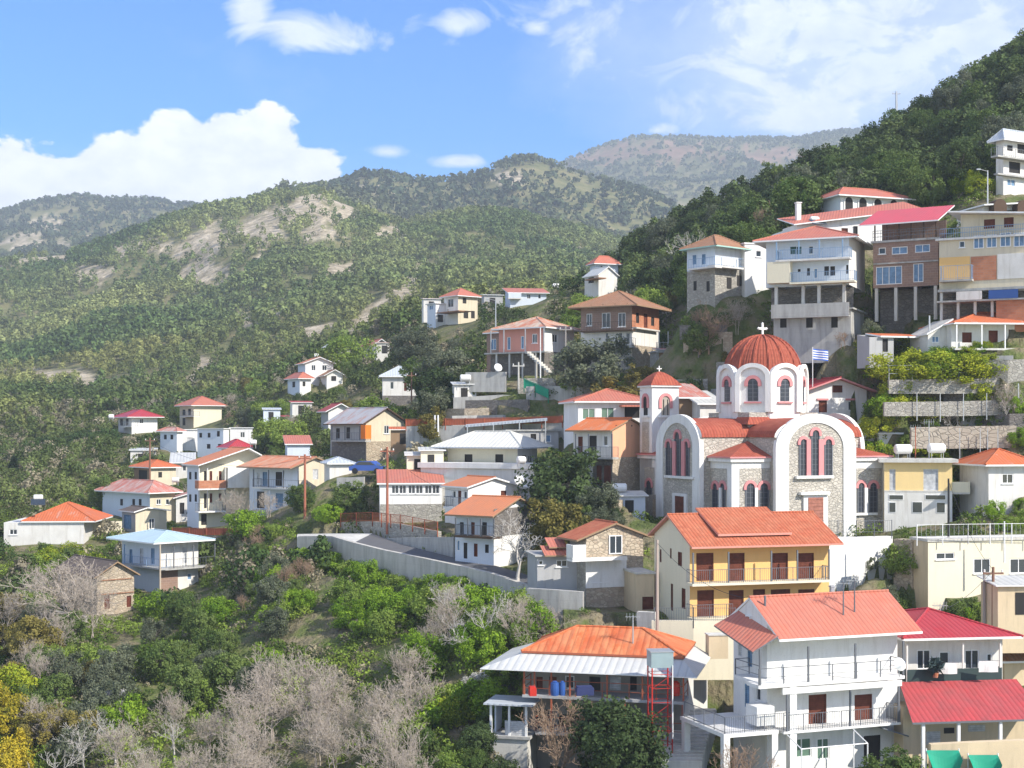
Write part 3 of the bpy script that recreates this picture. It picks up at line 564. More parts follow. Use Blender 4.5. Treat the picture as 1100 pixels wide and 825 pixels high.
uc_ = H('house', 'low grey house tucked under the blue-grey metal canopy', 545, 482, 154.5, 8, 463, R=600, d=4, m=(GP, GP)); uc_.win('R', 552, 467, 558, 476, 'g').win('R', 570, 466, 576, 481, 'k', 'door').win('R', 586, 467, 592, 475, 'B').roof('flat', m=CON, o=.2, th=.15)
pg = H('terrace', 'concrete terrace with slim posts and railings right of the brown house', 706, 392, 158, 10, 378, R=741, d=3, m=(CON, ST), cat='terrace'); pg.win('R', 716, 382, 722, 391, 'k', 'doorway').balc('R', 706, 741, 377, .5, GALV, CON, 'bars', posts=(708, 718, 729, 739), top=356).roof('flat', m=CON, o=.15, th=.15)
# left group
b1 = H('house', 'white three-storey house with bright orange gable roof and brick balcony', 213.6, 566, 172, 30, 501, R=292, L=201, m=(PY, LB))  # left wall colour carries the bluish shade of a white house
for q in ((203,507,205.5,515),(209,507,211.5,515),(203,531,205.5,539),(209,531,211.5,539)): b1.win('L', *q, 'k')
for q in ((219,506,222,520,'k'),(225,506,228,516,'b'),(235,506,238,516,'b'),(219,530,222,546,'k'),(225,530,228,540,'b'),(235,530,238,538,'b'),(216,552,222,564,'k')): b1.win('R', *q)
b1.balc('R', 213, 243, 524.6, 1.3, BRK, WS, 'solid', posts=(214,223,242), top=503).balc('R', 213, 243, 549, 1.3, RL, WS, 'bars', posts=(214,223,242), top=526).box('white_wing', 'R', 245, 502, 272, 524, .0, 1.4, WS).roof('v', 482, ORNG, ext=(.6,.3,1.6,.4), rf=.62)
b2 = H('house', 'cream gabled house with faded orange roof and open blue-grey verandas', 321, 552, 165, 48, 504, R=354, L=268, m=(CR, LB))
for q in ((282,507,287,522,'u'),(296,507,303,522,'k'),(276,508,279,521,'w'),(296,530,304,546,'u'),(276,528,284,546,'k'),(311,530,318,544,'u')): b2.win('L', *q)
b2.win('R', 336, 504, 342, 515, 'w').balc('L', 271, 321, 524, 1.3, RL, W, 'bars', posts=(272,288,304,320), top=505).balc('L', 271, 321, 549, 1.3, WF, CON, None, posts=(272,289,306), top=527).roof('v', 491.6, mat('sun_faded_orange_roof', (.62,.2,.09), 'rust', per=.3, c2=(.6,.36,.24), thr=.5), ext=(1.6,.4,.4,.5), trim=WDL)
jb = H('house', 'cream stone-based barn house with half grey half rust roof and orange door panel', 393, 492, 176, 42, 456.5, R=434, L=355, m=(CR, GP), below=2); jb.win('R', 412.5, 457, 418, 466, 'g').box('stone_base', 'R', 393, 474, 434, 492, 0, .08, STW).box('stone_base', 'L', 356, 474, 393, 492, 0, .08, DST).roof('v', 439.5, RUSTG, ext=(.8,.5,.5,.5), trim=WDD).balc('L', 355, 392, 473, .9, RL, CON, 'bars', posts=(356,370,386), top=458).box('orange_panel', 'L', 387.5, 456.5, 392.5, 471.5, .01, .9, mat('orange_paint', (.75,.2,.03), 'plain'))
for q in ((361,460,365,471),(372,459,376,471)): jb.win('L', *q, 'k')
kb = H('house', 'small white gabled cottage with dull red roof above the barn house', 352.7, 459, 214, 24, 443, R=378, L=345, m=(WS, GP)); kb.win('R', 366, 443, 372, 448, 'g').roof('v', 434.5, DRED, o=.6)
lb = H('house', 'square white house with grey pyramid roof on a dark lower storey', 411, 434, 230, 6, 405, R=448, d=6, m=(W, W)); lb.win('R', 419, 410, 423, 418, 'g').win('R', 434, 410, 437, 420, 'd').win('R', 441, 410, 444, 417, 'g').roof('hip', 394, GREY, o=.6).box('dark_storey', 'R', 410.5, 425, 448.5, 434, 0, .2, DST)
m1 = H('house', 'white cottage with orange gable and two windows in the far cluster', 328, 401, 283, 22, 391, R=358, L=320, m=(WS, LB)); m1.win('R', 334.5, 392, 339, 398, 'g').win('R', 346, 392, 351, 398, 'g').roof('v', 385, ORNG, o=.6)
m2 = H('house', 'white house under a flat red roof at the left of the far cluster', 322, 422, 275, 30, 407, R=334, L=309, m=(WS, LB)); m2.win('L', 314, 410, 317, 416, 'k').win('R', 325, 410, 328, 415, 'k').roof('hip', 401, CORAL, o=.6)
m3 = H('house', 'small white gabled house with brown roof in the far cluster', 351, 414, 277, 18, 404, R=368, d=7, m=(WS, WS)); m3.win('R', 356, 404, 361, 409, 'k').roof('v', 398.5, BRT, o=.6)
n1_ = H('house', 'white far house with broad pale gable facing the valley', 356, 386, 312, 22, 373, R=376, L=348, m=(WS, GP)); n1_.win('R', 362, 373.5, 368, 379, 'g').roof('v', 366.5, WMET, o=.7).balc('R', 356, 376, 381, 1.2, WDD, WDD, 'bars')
o1 = H('house', 'small grey house with coral roof among green bushes far up the slope', 402, 381, 308, 26, 372, R=416, L=388, m=(GP, W)); o1.roof('v', 366, CORAL, o=.7)
p1 = H('house', 'small pale blue house with salmon roof below the cottages', 308.5, 492, 190, 12, 477.5, R=333, d=5, m=(LB, LB)); p1.roof('sv', None, CORAL, rise=1., o=.35)
q1 = H('shed', 'little shed with pale grey roof under the barn house', 354, 511, 160, 16, 499, R=378, d=4, m=(W, W), cat='shed'); q1.roof('hip', 492.5, GREY, o=.4)
r1 = H('house', 'multi-level white house with salmon roof and brown canopy high on the green slope', 492, 346, 270, 40, 318, R=513, L=477, m=(CR, WS)); r1.win('R', 497, 320, 501, 326, 'k').win('L', 481, 321, 487, 330, 'G').win('R', 498, 334, 503, 342, 'k').win('R', 506, 334, 510, 342, 'k').roof('hip', 310.5, CORAL, o=.7, inset=4.5).balc('L', 468, 493, 334.5, 3.0, WDD, BRT, None, posts=(470,481), top=332)
r2 = H('house', 'low white annexe left of the multi-level house on the green slope', 468, 350, 272, 30, 326, R=478, L=459, m=(WS, LB)); r2.win('L', 461, 328, 465, 333, 'B').win('R', 470, 338, 476, 346, 'k').roof('flat', m=WS, o=.3)
s1 = H('house', 'long low blue-white house with bright red roof on the upper slope', 548, 326, 275, 8, 314.5, R=587, d=7, m=(LB, LB)); s1.win('R', 553, 316, 557, 321, 'g').win('R', 566, 316, 570, 321, 'g').win('R', 578, 316, 581, 321, 'g').roof('sv', None, CORAL, rise=1.4, o=.6).balc('R', 546, 560, 320, 1., LB, W, 'solid')
t1 = H('house', 'pale blue house with red hipped roof near the pine trees', 640, 300, 240, 20, 283.5, R=664, L=634, m=(LB, LB)); t1.win('R', 645, 285, 648, 290, 'g').roof('hip', 276, CORAL, o=.6)
t2 = H('house', 'cream gabled house stepping down in front of the pale blue one', 643, 317, 232, 30, 296, R=663, L=628, m=(W, W)); t2.win('L', 632, 298, 638, 304, 'k').roof('v', 288.5, WMET, o=.3).balc('L', 628, 643, 299, 1.5, WDD, BRT, None)
c1 = H('house', 'yellow house with orange hipped roof on the far left slope', 208, 460, 300, 34, 436, R=238, L=193, m=(PY, CR)); c1.win('L', 196, 440, 199, 446, 'k').win('L', 202, 439, 205, 446, 'k').win('L', 196, 449, 199, 457, 'k').roof('hip', 426.5, CORAL, o=.9).balc('L', 193, 208, 447, 1.3, RL, W, 'bars')
c2_ = H('house', 'low white house with crimson hipped roof at the far left edge of the village', 141.4, 464, 290, 28, 448.5, R=169, L=127, m=(WS, W)); c2_.win('L', 129, 450, 132, 457, 'k').win('L', 135, 450, 138, 457, 'k').win('R', 150, 450, 154, 455, 'g').roof('hip', 441, CRIM, o=1.2).balc('L', 127, 141, 458, 1.3, RL, W, 'bars')
d1 = H('house', 'pale blue house with dusty pink roof in the row left of the orange gable', 190, 484, 240, 60, 464, R=196, L=172, m=(WS, LB)); d1.win('L', 176, 467, 179, 472, 'k').win('L', 183, 467, 186, 472, 'k').roof('hip', 460, RUSTP, o=.5)
d2 = H('house', 'small bright white cube house between two pale blue houses', 195, 484, 243, 16, 462, R=212, d=6, m=(WS, WS)); d2.win('R', 201, 470, 207, 474, 'w').roof('flat', m=WS, o=.2)
d3 = H('house', 'tall lavender-white flat house with small square windows', 240, 492, 238, 60, 461, R=246, L=212, m=(WS, LB)); d3.roof('flat', m=WS, o=.2)
for q in ((214,465,217,470),(223,465,226,470),(222,477,226,482),(234,477,238,482),(233,463,236,469)): d3.win('L', *q, 'k')
d4 = H('house', 'flat white house at the right end of the pale row', 247, 486, 250, 10, 460, R=271, d=6, m=(WS, WS)); d4.win('R', 258, 464, 263, 470, 'g').roof('flat', m=WS, o=.2)
d5 = H('house', 'small house with crimson roof peeping over the orange gable', 248, 500, 215, 30, 482, R=270, L=238, m=(W, W)); d5.roof('hip', 473, CRIM, o=.6)
e1 = H('house', 'two-storey beige house with rust patched roof and dark balcony recess', 162, 522, 212, 40, 503, R=189, L=144, m=(CR, WDL)); e1.win('L', 149, 505, 158, 516, 'k').win('R', 170, 507, 174, 513, 'k').roof('hip', 495, RUST, o=.6)
e2 = H('house', 'white building with pale grey sheet roof behind the rust patched house', 186, 512, 222, 12, 497, R=206, d=6, m=(W, W)); e2.win('R', 196, 500, 200, 506, 'g').roof('sv', None, WMET, rise=1.2, o=.6)
f1 = H('house', 'long cream house with faded pink and red hipped roof', 161, 556, 190, 48, 530.5, R=188, L=110, m=(CR, LB)); f1.roof('hip', 516.5, RUSTP, o=.8)  # cream house; shaded left side painted in the bluish tone
for q in ((129,536,132,543),(142,536,145,543),(149,536,152,543)): f1.win('L', *q, 'k')
f1.win('R', 168, 536, 173, 542, 'g').win('R', 178, 536, 182, 542, 'g')
f2 = H('house', 'small white house with red roof corner beside the three-storey house', 189, 562, 192, 14, 535, R=203, d=5, m=(W, W)); f2.win('R', 193, 540, 198, 552, 'k').roof('su', None, RUSTP, rise=.5, o=.4)
g1 = H('shed', 'beige rendered shed with dark curved roof and open blue-grey side', 145.5, 572, 175, 40, 551, R=179, L=131, m=(CR, GP), cat='shed'); g1.win('R', 160, 557, 166, 568, 'g').win('L', 133, 553, 141, 568, 'u').roof('v', 546.5, DKT, o=.4, rf=.35)
h1 = H('house', 'low pale house with bright rust red hipped roof at the left edge', 4, 584, 165, 4, 561.5, R=90, d=9, m=(W, W)); h1.win('R', 10, 568.5, 18.5, 574.5, 'g').roof('hip', 541, RUST, ext=(-2.,1.4,.3,.3))
i1 = H('house', 'two-storey house with pale blue-grey roof and railed upper veranda', 171.6, 631, 150, 44, 584, R=213, L=131, m=(W, LB))
i1.balc('L', 131, 172, 608, 1.2, RLB, CON, 'bars', posts=(133,171), top=587).balc('R', 171, 240, 609, 1.2, RL, CON, 'bars', ret=(0,1), posts=(187,208,231), top=586).roof('hip', 570.5, mat('blue_grey_roof', (.42,.55,.62), 'corr', per=.4, amt=.2), ext=(1.6,1.2,1.5,.5))
for q in ((139,590,142,606,'u'),(150,589,154,606,'w'),(162,589,166,606,'u')): i1.win('L', *q)
i1.win('R', 196, 588, 201, 605, 'w', 'door').win('R', 201, 616, 206, 623, 'B').win('R', 218, 615, 229, 629, 'd').box('stone_base', 'R', 171.6, 610, 191, 631, 0, .06, BRKP)
j1 = H('chapel', 'small cut-stone chapel-like barn with steep gable and dark mossy roof', 104, 658, 141, 42, 622, R=144, L=62, m=(STW, ST), cat='barn'); j1.win('R', 112, 640, 118, 654, 'd').win('R', 136, 640, 141, 652, 'd').roof('v', 601, DKT, o=.45, trim=WDL)
j1.box('string_course', 'R', 104, 637, 144, 638, 0, .12, BRT).box('string_course', 'R', 108, 622, 142, 623, 0, .1, BRT)
# ---------------- terrain: one sheet, village slope + hills ----------------
def interp(px, pts):
    pts = sorted(pts); return np.interp(px, [p[0] for p in pts], [p[1] for p in pts])
A = []
for h in HS:
    if not h.anchor: continue
    bot = 460
    for (u, v, dz) in ((0,0,-.1),(h.w,0,-.1),(0,h.d,.2),(h.w,h.d,.5)):
        x, y, z = h.W3(u, v, dz)
        if h.d > 14 and v: dz = -.2
        A.append((550+F*x/y, 460-F*z/y, y))
    x, y, z = h.W3(h.w/2, -2.0, -.5); A.append((550+F*x/y, 460-F*z/y, y))
A += [(p, q, y) for p, q, y in (
 (-200,870,95),(0,870,94),(200,875,90),(400,880,88),(550,880,84),(700,870,82),(900,870,76),(1100,860,78),(1300,860,78),
 (0,800,104),(150,790,104),(300,785,101),(450,780,97),(0,730,117),(150,725,118),(300,715,115),(430,705,108),(560,700,100),(640,690,101),(520,790,90),
 (0,665,140),(200,668,135),(260,650,133),(300,640,131),(330,655,123),(400,660,120),(480,655,116),(560,665,106),(-200,700,130),
 (330,590,140),(300,577,147),(250,573,158),(400,577,140),(520,622,121),(378,592,135.5),(410,600,131),(449,608,126.5),(487,616,124),(425,590,137),(460,599,131.5),(560,634,115),(390,622,128),(450,632,122),(560,640,113),
 (0,620,152),(50,600,160),(-150,600,170),(90,575,185),(20,545,200),(100,520,225),(0,505,250),(60,480,290),(0,455,330),(-150,455,330),(140,480,265),(100,445,330),
 (270,470,270),(300,520,200),(330,500,195),(230,445,330),(280,430,310),(300,415,330),(370,430,240),(400,395,300),(440,380,280),(380,365,340),
 (460,430,215),(500,400,200),(470,365,250),(540,350,230),(430,350,320),(520,335,290),(590,330,260),(620,345,200),(560,440,161),(500,452,162),(600,425,163),(640,410,158),(700,400,158),(720,420,148),(600,470,150),(560,462,156),(450,475,165),(450,500,158),(370,490,185),
 (760,380,160),(800,360,152),(860,365,145),(900,380,142),(780,425,143),(850,440,141),(700,330,200),(740,320,185),(690,300,235),(650,330,215),
 (950,333,140),(1000,333,137),(1060,333,134.5),(1110,333,132),(930,352,138),(880,368,139),(935,386,131),(905,402,132),(872,424,133),(960,386,130),(1060,384,129),(1000,419,127.8),(1080,419,127.8),(1000,452,126),(1090,452,126),(1010,482,125),(1083,483,125),(980,418,128),(1060,417,128),(980,441,126.8),(1060,441,126.8),(1100,441,126.8),(1000,570,116),(1060,566,115),(1090,550,117),
 (850,330,150),(950,320,147),(1050,318,144),(870,250,175),(950,240,180),(1000,215,180),(1040,195,172),(1060,190,170),(1020,230,160),
 (1010,660,100),(1080,660,101),(950,655,104),(700,680,99),(770,690,97),(740,760,92),(760,800,88),(720,640,104),(650,660,104),(600,655,105),(700,560,122),(640,590,118),(620,560,124),(590,560,128),
 (620,345,260),(690,272,255),(720,258,255),(760,236,245),(790,222,245),(850,212,245),(880,193,245),(930,166,245),(980,150,245),(1010,131,245),(1050,96,245),(1100,66,245),(1200,10,245),(1400,-40,245),
 (740,290,200),(800,265,195),(850,240,205),(900,215,205),(960,190,205),(1010,170,205),(1060,135,205),(1120,100,205),(1250,80,205),(1300,330,140),(1300,460,128),(1300,620,105),
 (690,330,300),(780,290,300),(900,260,300),(1000,240,300),(1100,200,300),(1300,120,300),
 (-300,470,300),(-300,440,400),(-300,560,200))]
A = np.array(A, float)
def met(px, Y): return np.stack([np.asarray(px)/60., np.log(np.asarray(Y))*25.5], -1)
PA = met(A[:, 0], A[:, 2]); nA = len(A)
def phi(r2): return np.where(r2 > 1e-12, .5*r2*np.log(np.maximum(r2, 1e-12)), 0)
KM = phi(((PA[:, None]-PA[None])**2).sum(-1))+np.eye(nA)*.4
Q = np.hstack([np.ones((nA, 1)), PA]); MM = np.block([[KM, Q], [Q.T, np.zeros((3, 3))]])
# rows solve in picture-elevation units (scale free)
SOL = np.linalg.solve(MM, np.concatenate([A[:, 1], np.zeros(3)]))
def rbf(px, Y):
    P = met(px, Y).reshape(-1, 2); o = np.empty(len(P))
    for i in range(0, len(P), 20000):
        q = P[i:i+20000]; o[i:i+20000] = phi(((q[:, None]-PA[None])**2).sum(-1))@SOL[:nA]+SOL[nA]+q@SOL[nA+1:]
    return o
rng = np.random.default_rng(7)
TB = rng.random((256, 256))
def vnoise(x, y):
    xi = np.floor(x).astype(int); yi = np.floor(y).astype(int); fx = x-xi; fy = y-yi; fx = fx*fx*(3-2*fx); fy = fy*fy*(3-2*fy)
    g = lambda a, b: TB[a & 255, b & 255]
    return (g(xi, yi)*(1-fx)+g(xi+1, yi)*fx)*(1-fy)+(g(xi, yi+1)*(1-fx)+g(xi+1, yi+1)*fx)*fy
def fbm(x, y, o=5, ridge=False):
    s = 0; a = 1; t = 0
    for k in range(o):
        n = vnoise(x*2**k+k*17.3, y*2**k+k*9.1)
        s = s+a*((1-abs(2*n-1)) if ridge else n); t += a; a *= .5
    return s/t
PXG = np.concatenate([np.linspace(-1000, -110, 70), np.arange(-100, 290, 4.), np.arange(290, 612, 1.5), np.arange(614, 1201, 4.), np.linspace(1210, 2200, 70)])
YG = np.concatenate([np.linspace(12, 70, 12), np.exp(np.arange(math.log(72), math.log(260), .006)), np.exp(np.arange(math.log(260), math.log(3700), .0125)), [3900, 4300, 5000]])
PX, YY = np.meshgrid(PXG, YG)      # rows = distance
pc = np.clip(PXG, -250, 1300)
lay = [(330, None), (430, interp(pc, [(-250,440),(0,425),(100,424),(200,415),(300,395),(400,372),(500,345),(600,332),(700,335),(1100,300)])),
 (640, interp(pc, [(-250,385),(0,360),(100,350),(200,330),(300,312),(400,310),(500,290),(600,285),(700,310),(1100,290)])),
 (1000, interp(pc, [(-250,310),(0,282),(75,272),(150,247),(220,225),(300,212),(345,207),(380,222),(430,243),(500,232),(560,234),(620,250),(680,268),(740,284),(1100,300)])),
 (1180, interp(pc, [(-250,320),(0,305),(150,275),(220,250),(300,232),(345,222),(380,240),(430,260),(500,256),(620,268),(1100,310)])),
 (1650, interp(pc, [(-250,300),(150,262),(240,240),(300,214),(345,204),(370,194),(400,184),(440,195),(490,193),(515,188),(545,175),(575,173),(620,184),(700,207),(760,236),(850,262),(1100,290)])),
 (1850, interp(pc, [(-250,280),(200,250),(400,215),(545,205),(620,212),(760,250),(1100,290)])),
 (2300, interp(pc, [(-250,246),(-50,240),(0,228),(40,217),(80,210),(150,213),(215,222),(300,262),(400,262),(1100,285)])),
 (2600, interp(pc, [(-250,270),(80,240),(300,275),(500,255),(590,215),(700,190),(1100,210)])),
 (3300, interp(pc, [(-250,280),(300,290),(500,240),(590,180),(620,166),(650,156),(680,148),(710,146),(760,148),(830,149),(860,147),(895,142),(960,140),(1100,150)])),
 (3700, interp(pc, [(-250,300),(300,310),(500,270),(590,225),(700,200),(1100,215)])), (5000, pc*0+330)]
near = YY < 440; APY = np.zeros_like(PX)
pxr = np.clip(PX, -320, 1400)
APY[near] = rbf(pxr[near], np.maximum(YY[near], 76))
close = YY < 76; APY[close] = 460+(APY[close]-460)*76/YY[close]
row330 = rbf(pc, pc*0+330)
ly = np.log([l[0] for l in lay]); lv = np.stack([row330 if l[1] is None else l[1] for l in lay])
far = YY > 330
for i in range(len(YG)):
    if YG[i] <= 330: continue
    t = math.log(YG[i]); k = min(len(ly)-2, max(0, np.searchsorted(ly, t)-1)); f = (t-ly[k])/(ly[k+1]-ly[k]); f = min(1, f)
    f = f*.5+.5*f*f*(3-2*f); APY[i] = lv[k]*(1-f)+lv[k+1]*f
XX = (PX-550)/F*YY; ZZ = (HZ-APY)/F*YY
s_ = np.clip((YY-330)/300, 0, 1)*np.clip((3600-YY)/500, 0, 1)
rid = fbm(XX/260+.35*YY/260, YY/700, 5, True)-.62
rel = np.ones_like(YY)
for r in (1000, 1650, 2300, 3300): rel = np.minimum(rel, np.clip(np.abs(np.log(YY/r))/.22, .12, 1))
ZZ += s_*rid*rel*np.clip(YY*.075, 0, 120)+s_*(fbm(XX/60, YY/60, 4)-.5)*10
ZZ += (1-s_)*(fbm(XX/6, YY/6, 4)-.5)*.7*np.clip((YY-70)/30, 0, 1)
# cut the ground back at road and house platforms
RFr = [(300,577,144),(320,577,142),(356,577.3,139.5),(378,584,135.5),(410,592,131.2),(449,600,127),(487,608,123),(526,617,119),(562,629,115),(600,640,112)]
RBk = [(300,574,150),(320,573.5,148),(356,573,145.5),(400,573,142.5),(425,583,137),(460,592,131.5),(492,600,128),(532,607.5,124),(568,618,119),(605,629,116)]
WBt = [(300,596),(320,599),(340,602),(356,606),(378,614),(394,619),(410,626),(430,629),(449,631),(487,631),(526,643),(562,652),(600,660)]
Yw = interp(PX, [(a, c_) for a, b_, c_ in RFr]); Yb = interp(PX, [(a, c_) for a, b_, c_ in RBk]); zw = (HZ-interp(PX, [(a, b_) for a, b_, c_ in RFr]))/F*Yw; zbt = (HZ-interp(PX, WBt))/F*Yw
inx = (PX > 298) & (PX < 604)
q_ = inx & (YY > Yw-9) & (YY <= Yw+.3); ZZ[q_] = np.minimum(ZZ, zbt-.05-(Yw-YY)*.22)[q_]
q_ = inx & (YY > Yw+.3) & (YY < Yb+1.); ZZ[q_] = np.minimum(ZZ, zw-.25)[q_]
for h in HS:
    dx, dy = XX-h.x, YY-h.Y; u = dx*h.c+dy*h.n; v = -dx*h.n+dy*h.c; lim = 1.6 if h.Y < 170 else 1.2
    if not h.anchor: continue
    e = np.maximum(np.maximum(-u, u-h.w), np.maximum(-v, v-h.d)); fr = (YY < h.Y+max(0, 0)) | (v < 0) | (u < 0)
    q_ = (e < lim) & fr; ZZ[q_] = np.minimum(ZZ, h.z0-.05+np.maximum(0, e)*.05)[q_]
    q_ = (e >= lim) & (e < lim+3.5) & fr; ZZ[q_] = np.minimum(ZZ, h.z0+(e-lim)*.35)[q_]
for pts in ([(365,577,147),(400,578,144),(430,584,138.6),(470,592,133.6)], [(889,646,112),(925,646,114.3),(959,630,116.5)], [(960,634,110.5),(981,634,109)], [(700,692,99.4),(745,712,99),(792,712,99.6)]):
    yw = interp(PX, [(p[0], p[2]) for p in pts]); zb_ = (HZ-interp(PX, [(p[0], p[1]) for p in pts]))/F*yw; q_ = (PX >= pts[0][0]-2) & (PX <= pts[-1][0]+2) & (YY < yw+.2) & (YY > yw-5); ZZ[q_] = np.minimum(ZZ, zb_-(yw-YY)*.12)[q_]
APY = HZ-F*ZZ/YY
def ground(x, y):
    """height of the terrain at world x, y"""
    px = 550+F*x/y; i = np.interp(px, PXG, np.arange(len(PXG))); j = np.interp(y, YG, np.arange(len(YG)))
    i0 = np.clip(np.floor(i).astype(int), 0, len(PXG)-2); j0 = np.clip(np.floor(j).astype(int), 0, len(YG)-2); fi = i-i0; fj = j-j0
    return (ZZ[j0, i0]*(1-fi)+ZZ[j0, i0+1]*fi)*(1-fj)+(ZZ[j0+1, i0]*(1-fi)+ZZ[j0+1, i0+1]*fi)*fj
def hit(px, py, y0=74.):
    """first point of the terrain seen at this bearing and elevation"""
    i = np.interp(px, PXG, np.arange(len(PXG))); i0 = int(min(i, len(PXG)-2)); c = APY[:, i0]*(1-(i-i0))+APY[:, i0+1]*(i-i0)
    j = np.searchsorted(YG, y0)
    while j < len(YG) and c[j] > py: j += 1
    if j >= len(YG): return None
    if j > 0 and c[j-1] > c[j]: f = (c[j-1]-py)/max(1e-6, c[j-1]-c[j]); y = YG[j-1]+(YG[j]-YG[j-1])*min(1, max(0, f))
    else: y = YG[j]
    x = px2x(px, y); return x, y, float(ground(x, y))
# rock, meadow and village soil masks stay fixed on the ground
def gmask(blobs, yr):
    m = np.zeros_like(PX)
    for (cx, cy, rx, ry, an) in blobs:
        a = math.radians(an); dx = (PX-cx)*math.cos(a)+(APY-cy)*math.sin(a); dy = -(PX-cx)*math.sin(a)+(APY-cy)*math.cos(a)
        m = np.maximum(m, np.exp(-((dx/rx)**2+(dy/ry)**2)*.8))
    return m*((YY > yr[0]) & (YY < yr[1]))
rock = gmask([(345,232,34,26,0),(290,248,40,18,-20),(225,262,42,14,-20),(150,268,34,12,0),(60,275,60,9,-5),(215,295,26,16,0),(95,292,26,10,0),(440,305,14,44,35),(395,345,40,12,-50),(340,355,26,12,-30),(300,330,18,10,-40),(215,398,24,9,-30),(260,345,14,8,0),(270,285,30,12,-20),(365,290,20,10,0),(420,250,20,8,0),(480,330,20,8,-45)], (420, 1120))
rock = np.maximum(rock, gmask([(40,250,40,20,-30),(90,262,40,14,0)], (1700, 2400))*.8); rock = np.maximum(rock, gmask([(545,190,22,8,20),(410,205,20,8,0)], (1300, 1750))*.8)
rock = np.maximum(rock, gmask([(660,165,60,14,-10),(600,185,30,10,-30),(740,160,60,12,0),(820,165,50,10,0)], (2600, 3400))*.75)
rock = np.maximum(rock, gmask([(30,403,60,5,0),(90,410,50,5,0)], (330, 640)))
rock = np.maximum(rock, gmask([(800,255,40,22,-20),(735,255,14,14,0)], (190, 260))*.6)
rb = rock*1.0+(fbm(XX/45, YY/90, 4)-.5)*1.1+(fbm(XX/15, YY/34, 4, True)-.62)*1.5*np.clip((YY-300)/200, 0, 1); rb = np.where((YY > 1150) & (YY < 2600), rb-.16, rb-.03); rockm = np.clip((rb-.42)*4, 0, 1)
far_red = ((YY > 2600)).astype(float)
def rock_at(x, y):
    px = 550+F*x/y; i = np.clip(np.round(np.interp(px, PXG, np.arange(len(PXG)))).astype(int), 0, len(PXG)-1); j = np.clip(np.round(np.interp(y, YG, np.arange(len(YG)))).astype(int), 0, len(YG)-1)
    return rockm[j, i]
me = bpy.data.meshes.new('terrain'); nr_, nc = PX.shape
V = np.stack([XX, YY, ZZ], -1).reshape(-1, 3); idx = np.arange(nr_*nc).reshape(nr_, nc)
Fc = np.stack([idx[:-1, :-1], idx[:-1, 1:], idx[1:, 1:], idx[1:, :-1]], -1).reshape(-1, 4)
def fastmesh(me, V, Fc):
    me.vertices.add(len(V)); me.vertices.foreach_set('co', V.astype(np.float32).ravel()); n = Fc.shape[1]
    me.loops.add(Fc.size); me.loops.foreach_set('vertex_index', Fc.astype(np.int32).ravel())
    me.polygons.add(len(Fc)); me.polygons.foreach_set('loop_start', np.arange(0, Fc.size, n, dtype=np.int32)); me.update(calc_edges=True)
fastmesh(me, V, Fc); me.polygons.foreach_set('use_smooth', np.ones(len(Fc), bool))
at = me.attributes.new('rock', 'FLOAT', 'POINT'); at.data.foreach_set('value', rockm.astype(np.float32).ravel())
at = me.attributes.new('far', 'FLOAT', 'POINT'); at.data.foreach_set('value', far_red.astype(np.float32).ravel())
vil = np.clip((300-YY)/80, 0, 1)
at = me.attributes.new('near', 'FLOAT', 'POINT'); at.data.foreach_set('value', vil.astype(np.float32).ravel())
gm = bpy.data.materials.new('hillside_ground'); gm.use_nodes = True; t = gm.node_tree; b = t.nodes['Principled BSDF']; b.inputs['Roughness'].default_value = .95; b.inputs['Specular IOR Level'].default_value = .1
NN = t.nodes.new; K = t.links.new
def nz(sc, det=8, rg=.62, sx=None):
    n = NN('ShaderNodeTexNoise'); g = NN('ShaderNodeNewGeometry'); n.inputs['Scale'].default_value = sc; n.inputs['Detail'].default_value = det; n.inputs['Roughness'].default_value = rg
    if sx: mp = NN('ShaderNodeMapping'); mp.inputs['Scale'].default_value = sx; K(g.outputs['Position'], mp.inputs[0]); K(mp.outputs[0], n.inputs['Vector'])
    else: K(g.outputs['Position'], n.inputs['Vector'])
    return n.outputs[0]
def rmp(x, *st):
    r = NN('ShaderNodeValToRGB'); e = r.color_ramp.elements
    while len(e) < len(st): e.new(.5)
    for q, (p, c) in zip(e, st): q.position = p; q.color = (*c, 1)
    K(x, r.inputs[0]); return r.outputs[0]
def mixn(f, a, b_):
    n = NN('ShaderNodeMix'); n.data_type = 'RGBA'
    for i, x in ((0, f), (6, a), (7, b_)):
        if isinstance(x, (int, float)): n.inputs[i].default_value = x
        else: K(x, n.inputs[i])
    return n.outputs[2]
def attr(nm): n = NN('ShaderNodeAttribute'); n.attribute_name = nm; return n.outputs['Fac']
grass = rmp(nz(.35), (.3, (.05,.065,.025)), (.45, (.10,.125,.04)), (.56, (.17,.15,.09)), (.75, (.24,.2,.14)))
hill = rmp(nz(.05), (.3, (.10,.11,.04)), (.5, (.17,.17,.075)), (.7, (.27,.225,.12)))
rockc = rmp(nz(.12, 10, .78, (1, 1, .6)), (.36, (.14,.12,.08)), (.48, (.38,.32,.22)), (.6, (.6,.51,.38)))
farc = rmp(nz(.02, 8, .7), (.3, (.10,.1,.06)), (.5, (.26,.16,.10)), (.7, (.34,.24,.17)))
c = mixn(attr('near'), hill, grass); c = mixn(attr('rock'), c, mixn(attr('far'), rockc, farc)); K(c, b.inputs['Base Color'])
bm_ = NN('ShaderNodeBump'); bm_.inputs['Strength'].default_value = .9; bm_.inputs['Distance'].default_value = 2.; K(nz(.25, 6), bm_.inputs['Height'])
mb2 = NN('ShaderNodeBump'); mb2.inputs['Strength'].default_value = .6; mb2.inputs['Distance'].default_value = .25; K(nz(2.5, 4), mb2.inputs['Height']); K(bm_.outputs[0], mb2.inputs['Normal']); K(mb2.outputs[0], b.inputs['Normal'])
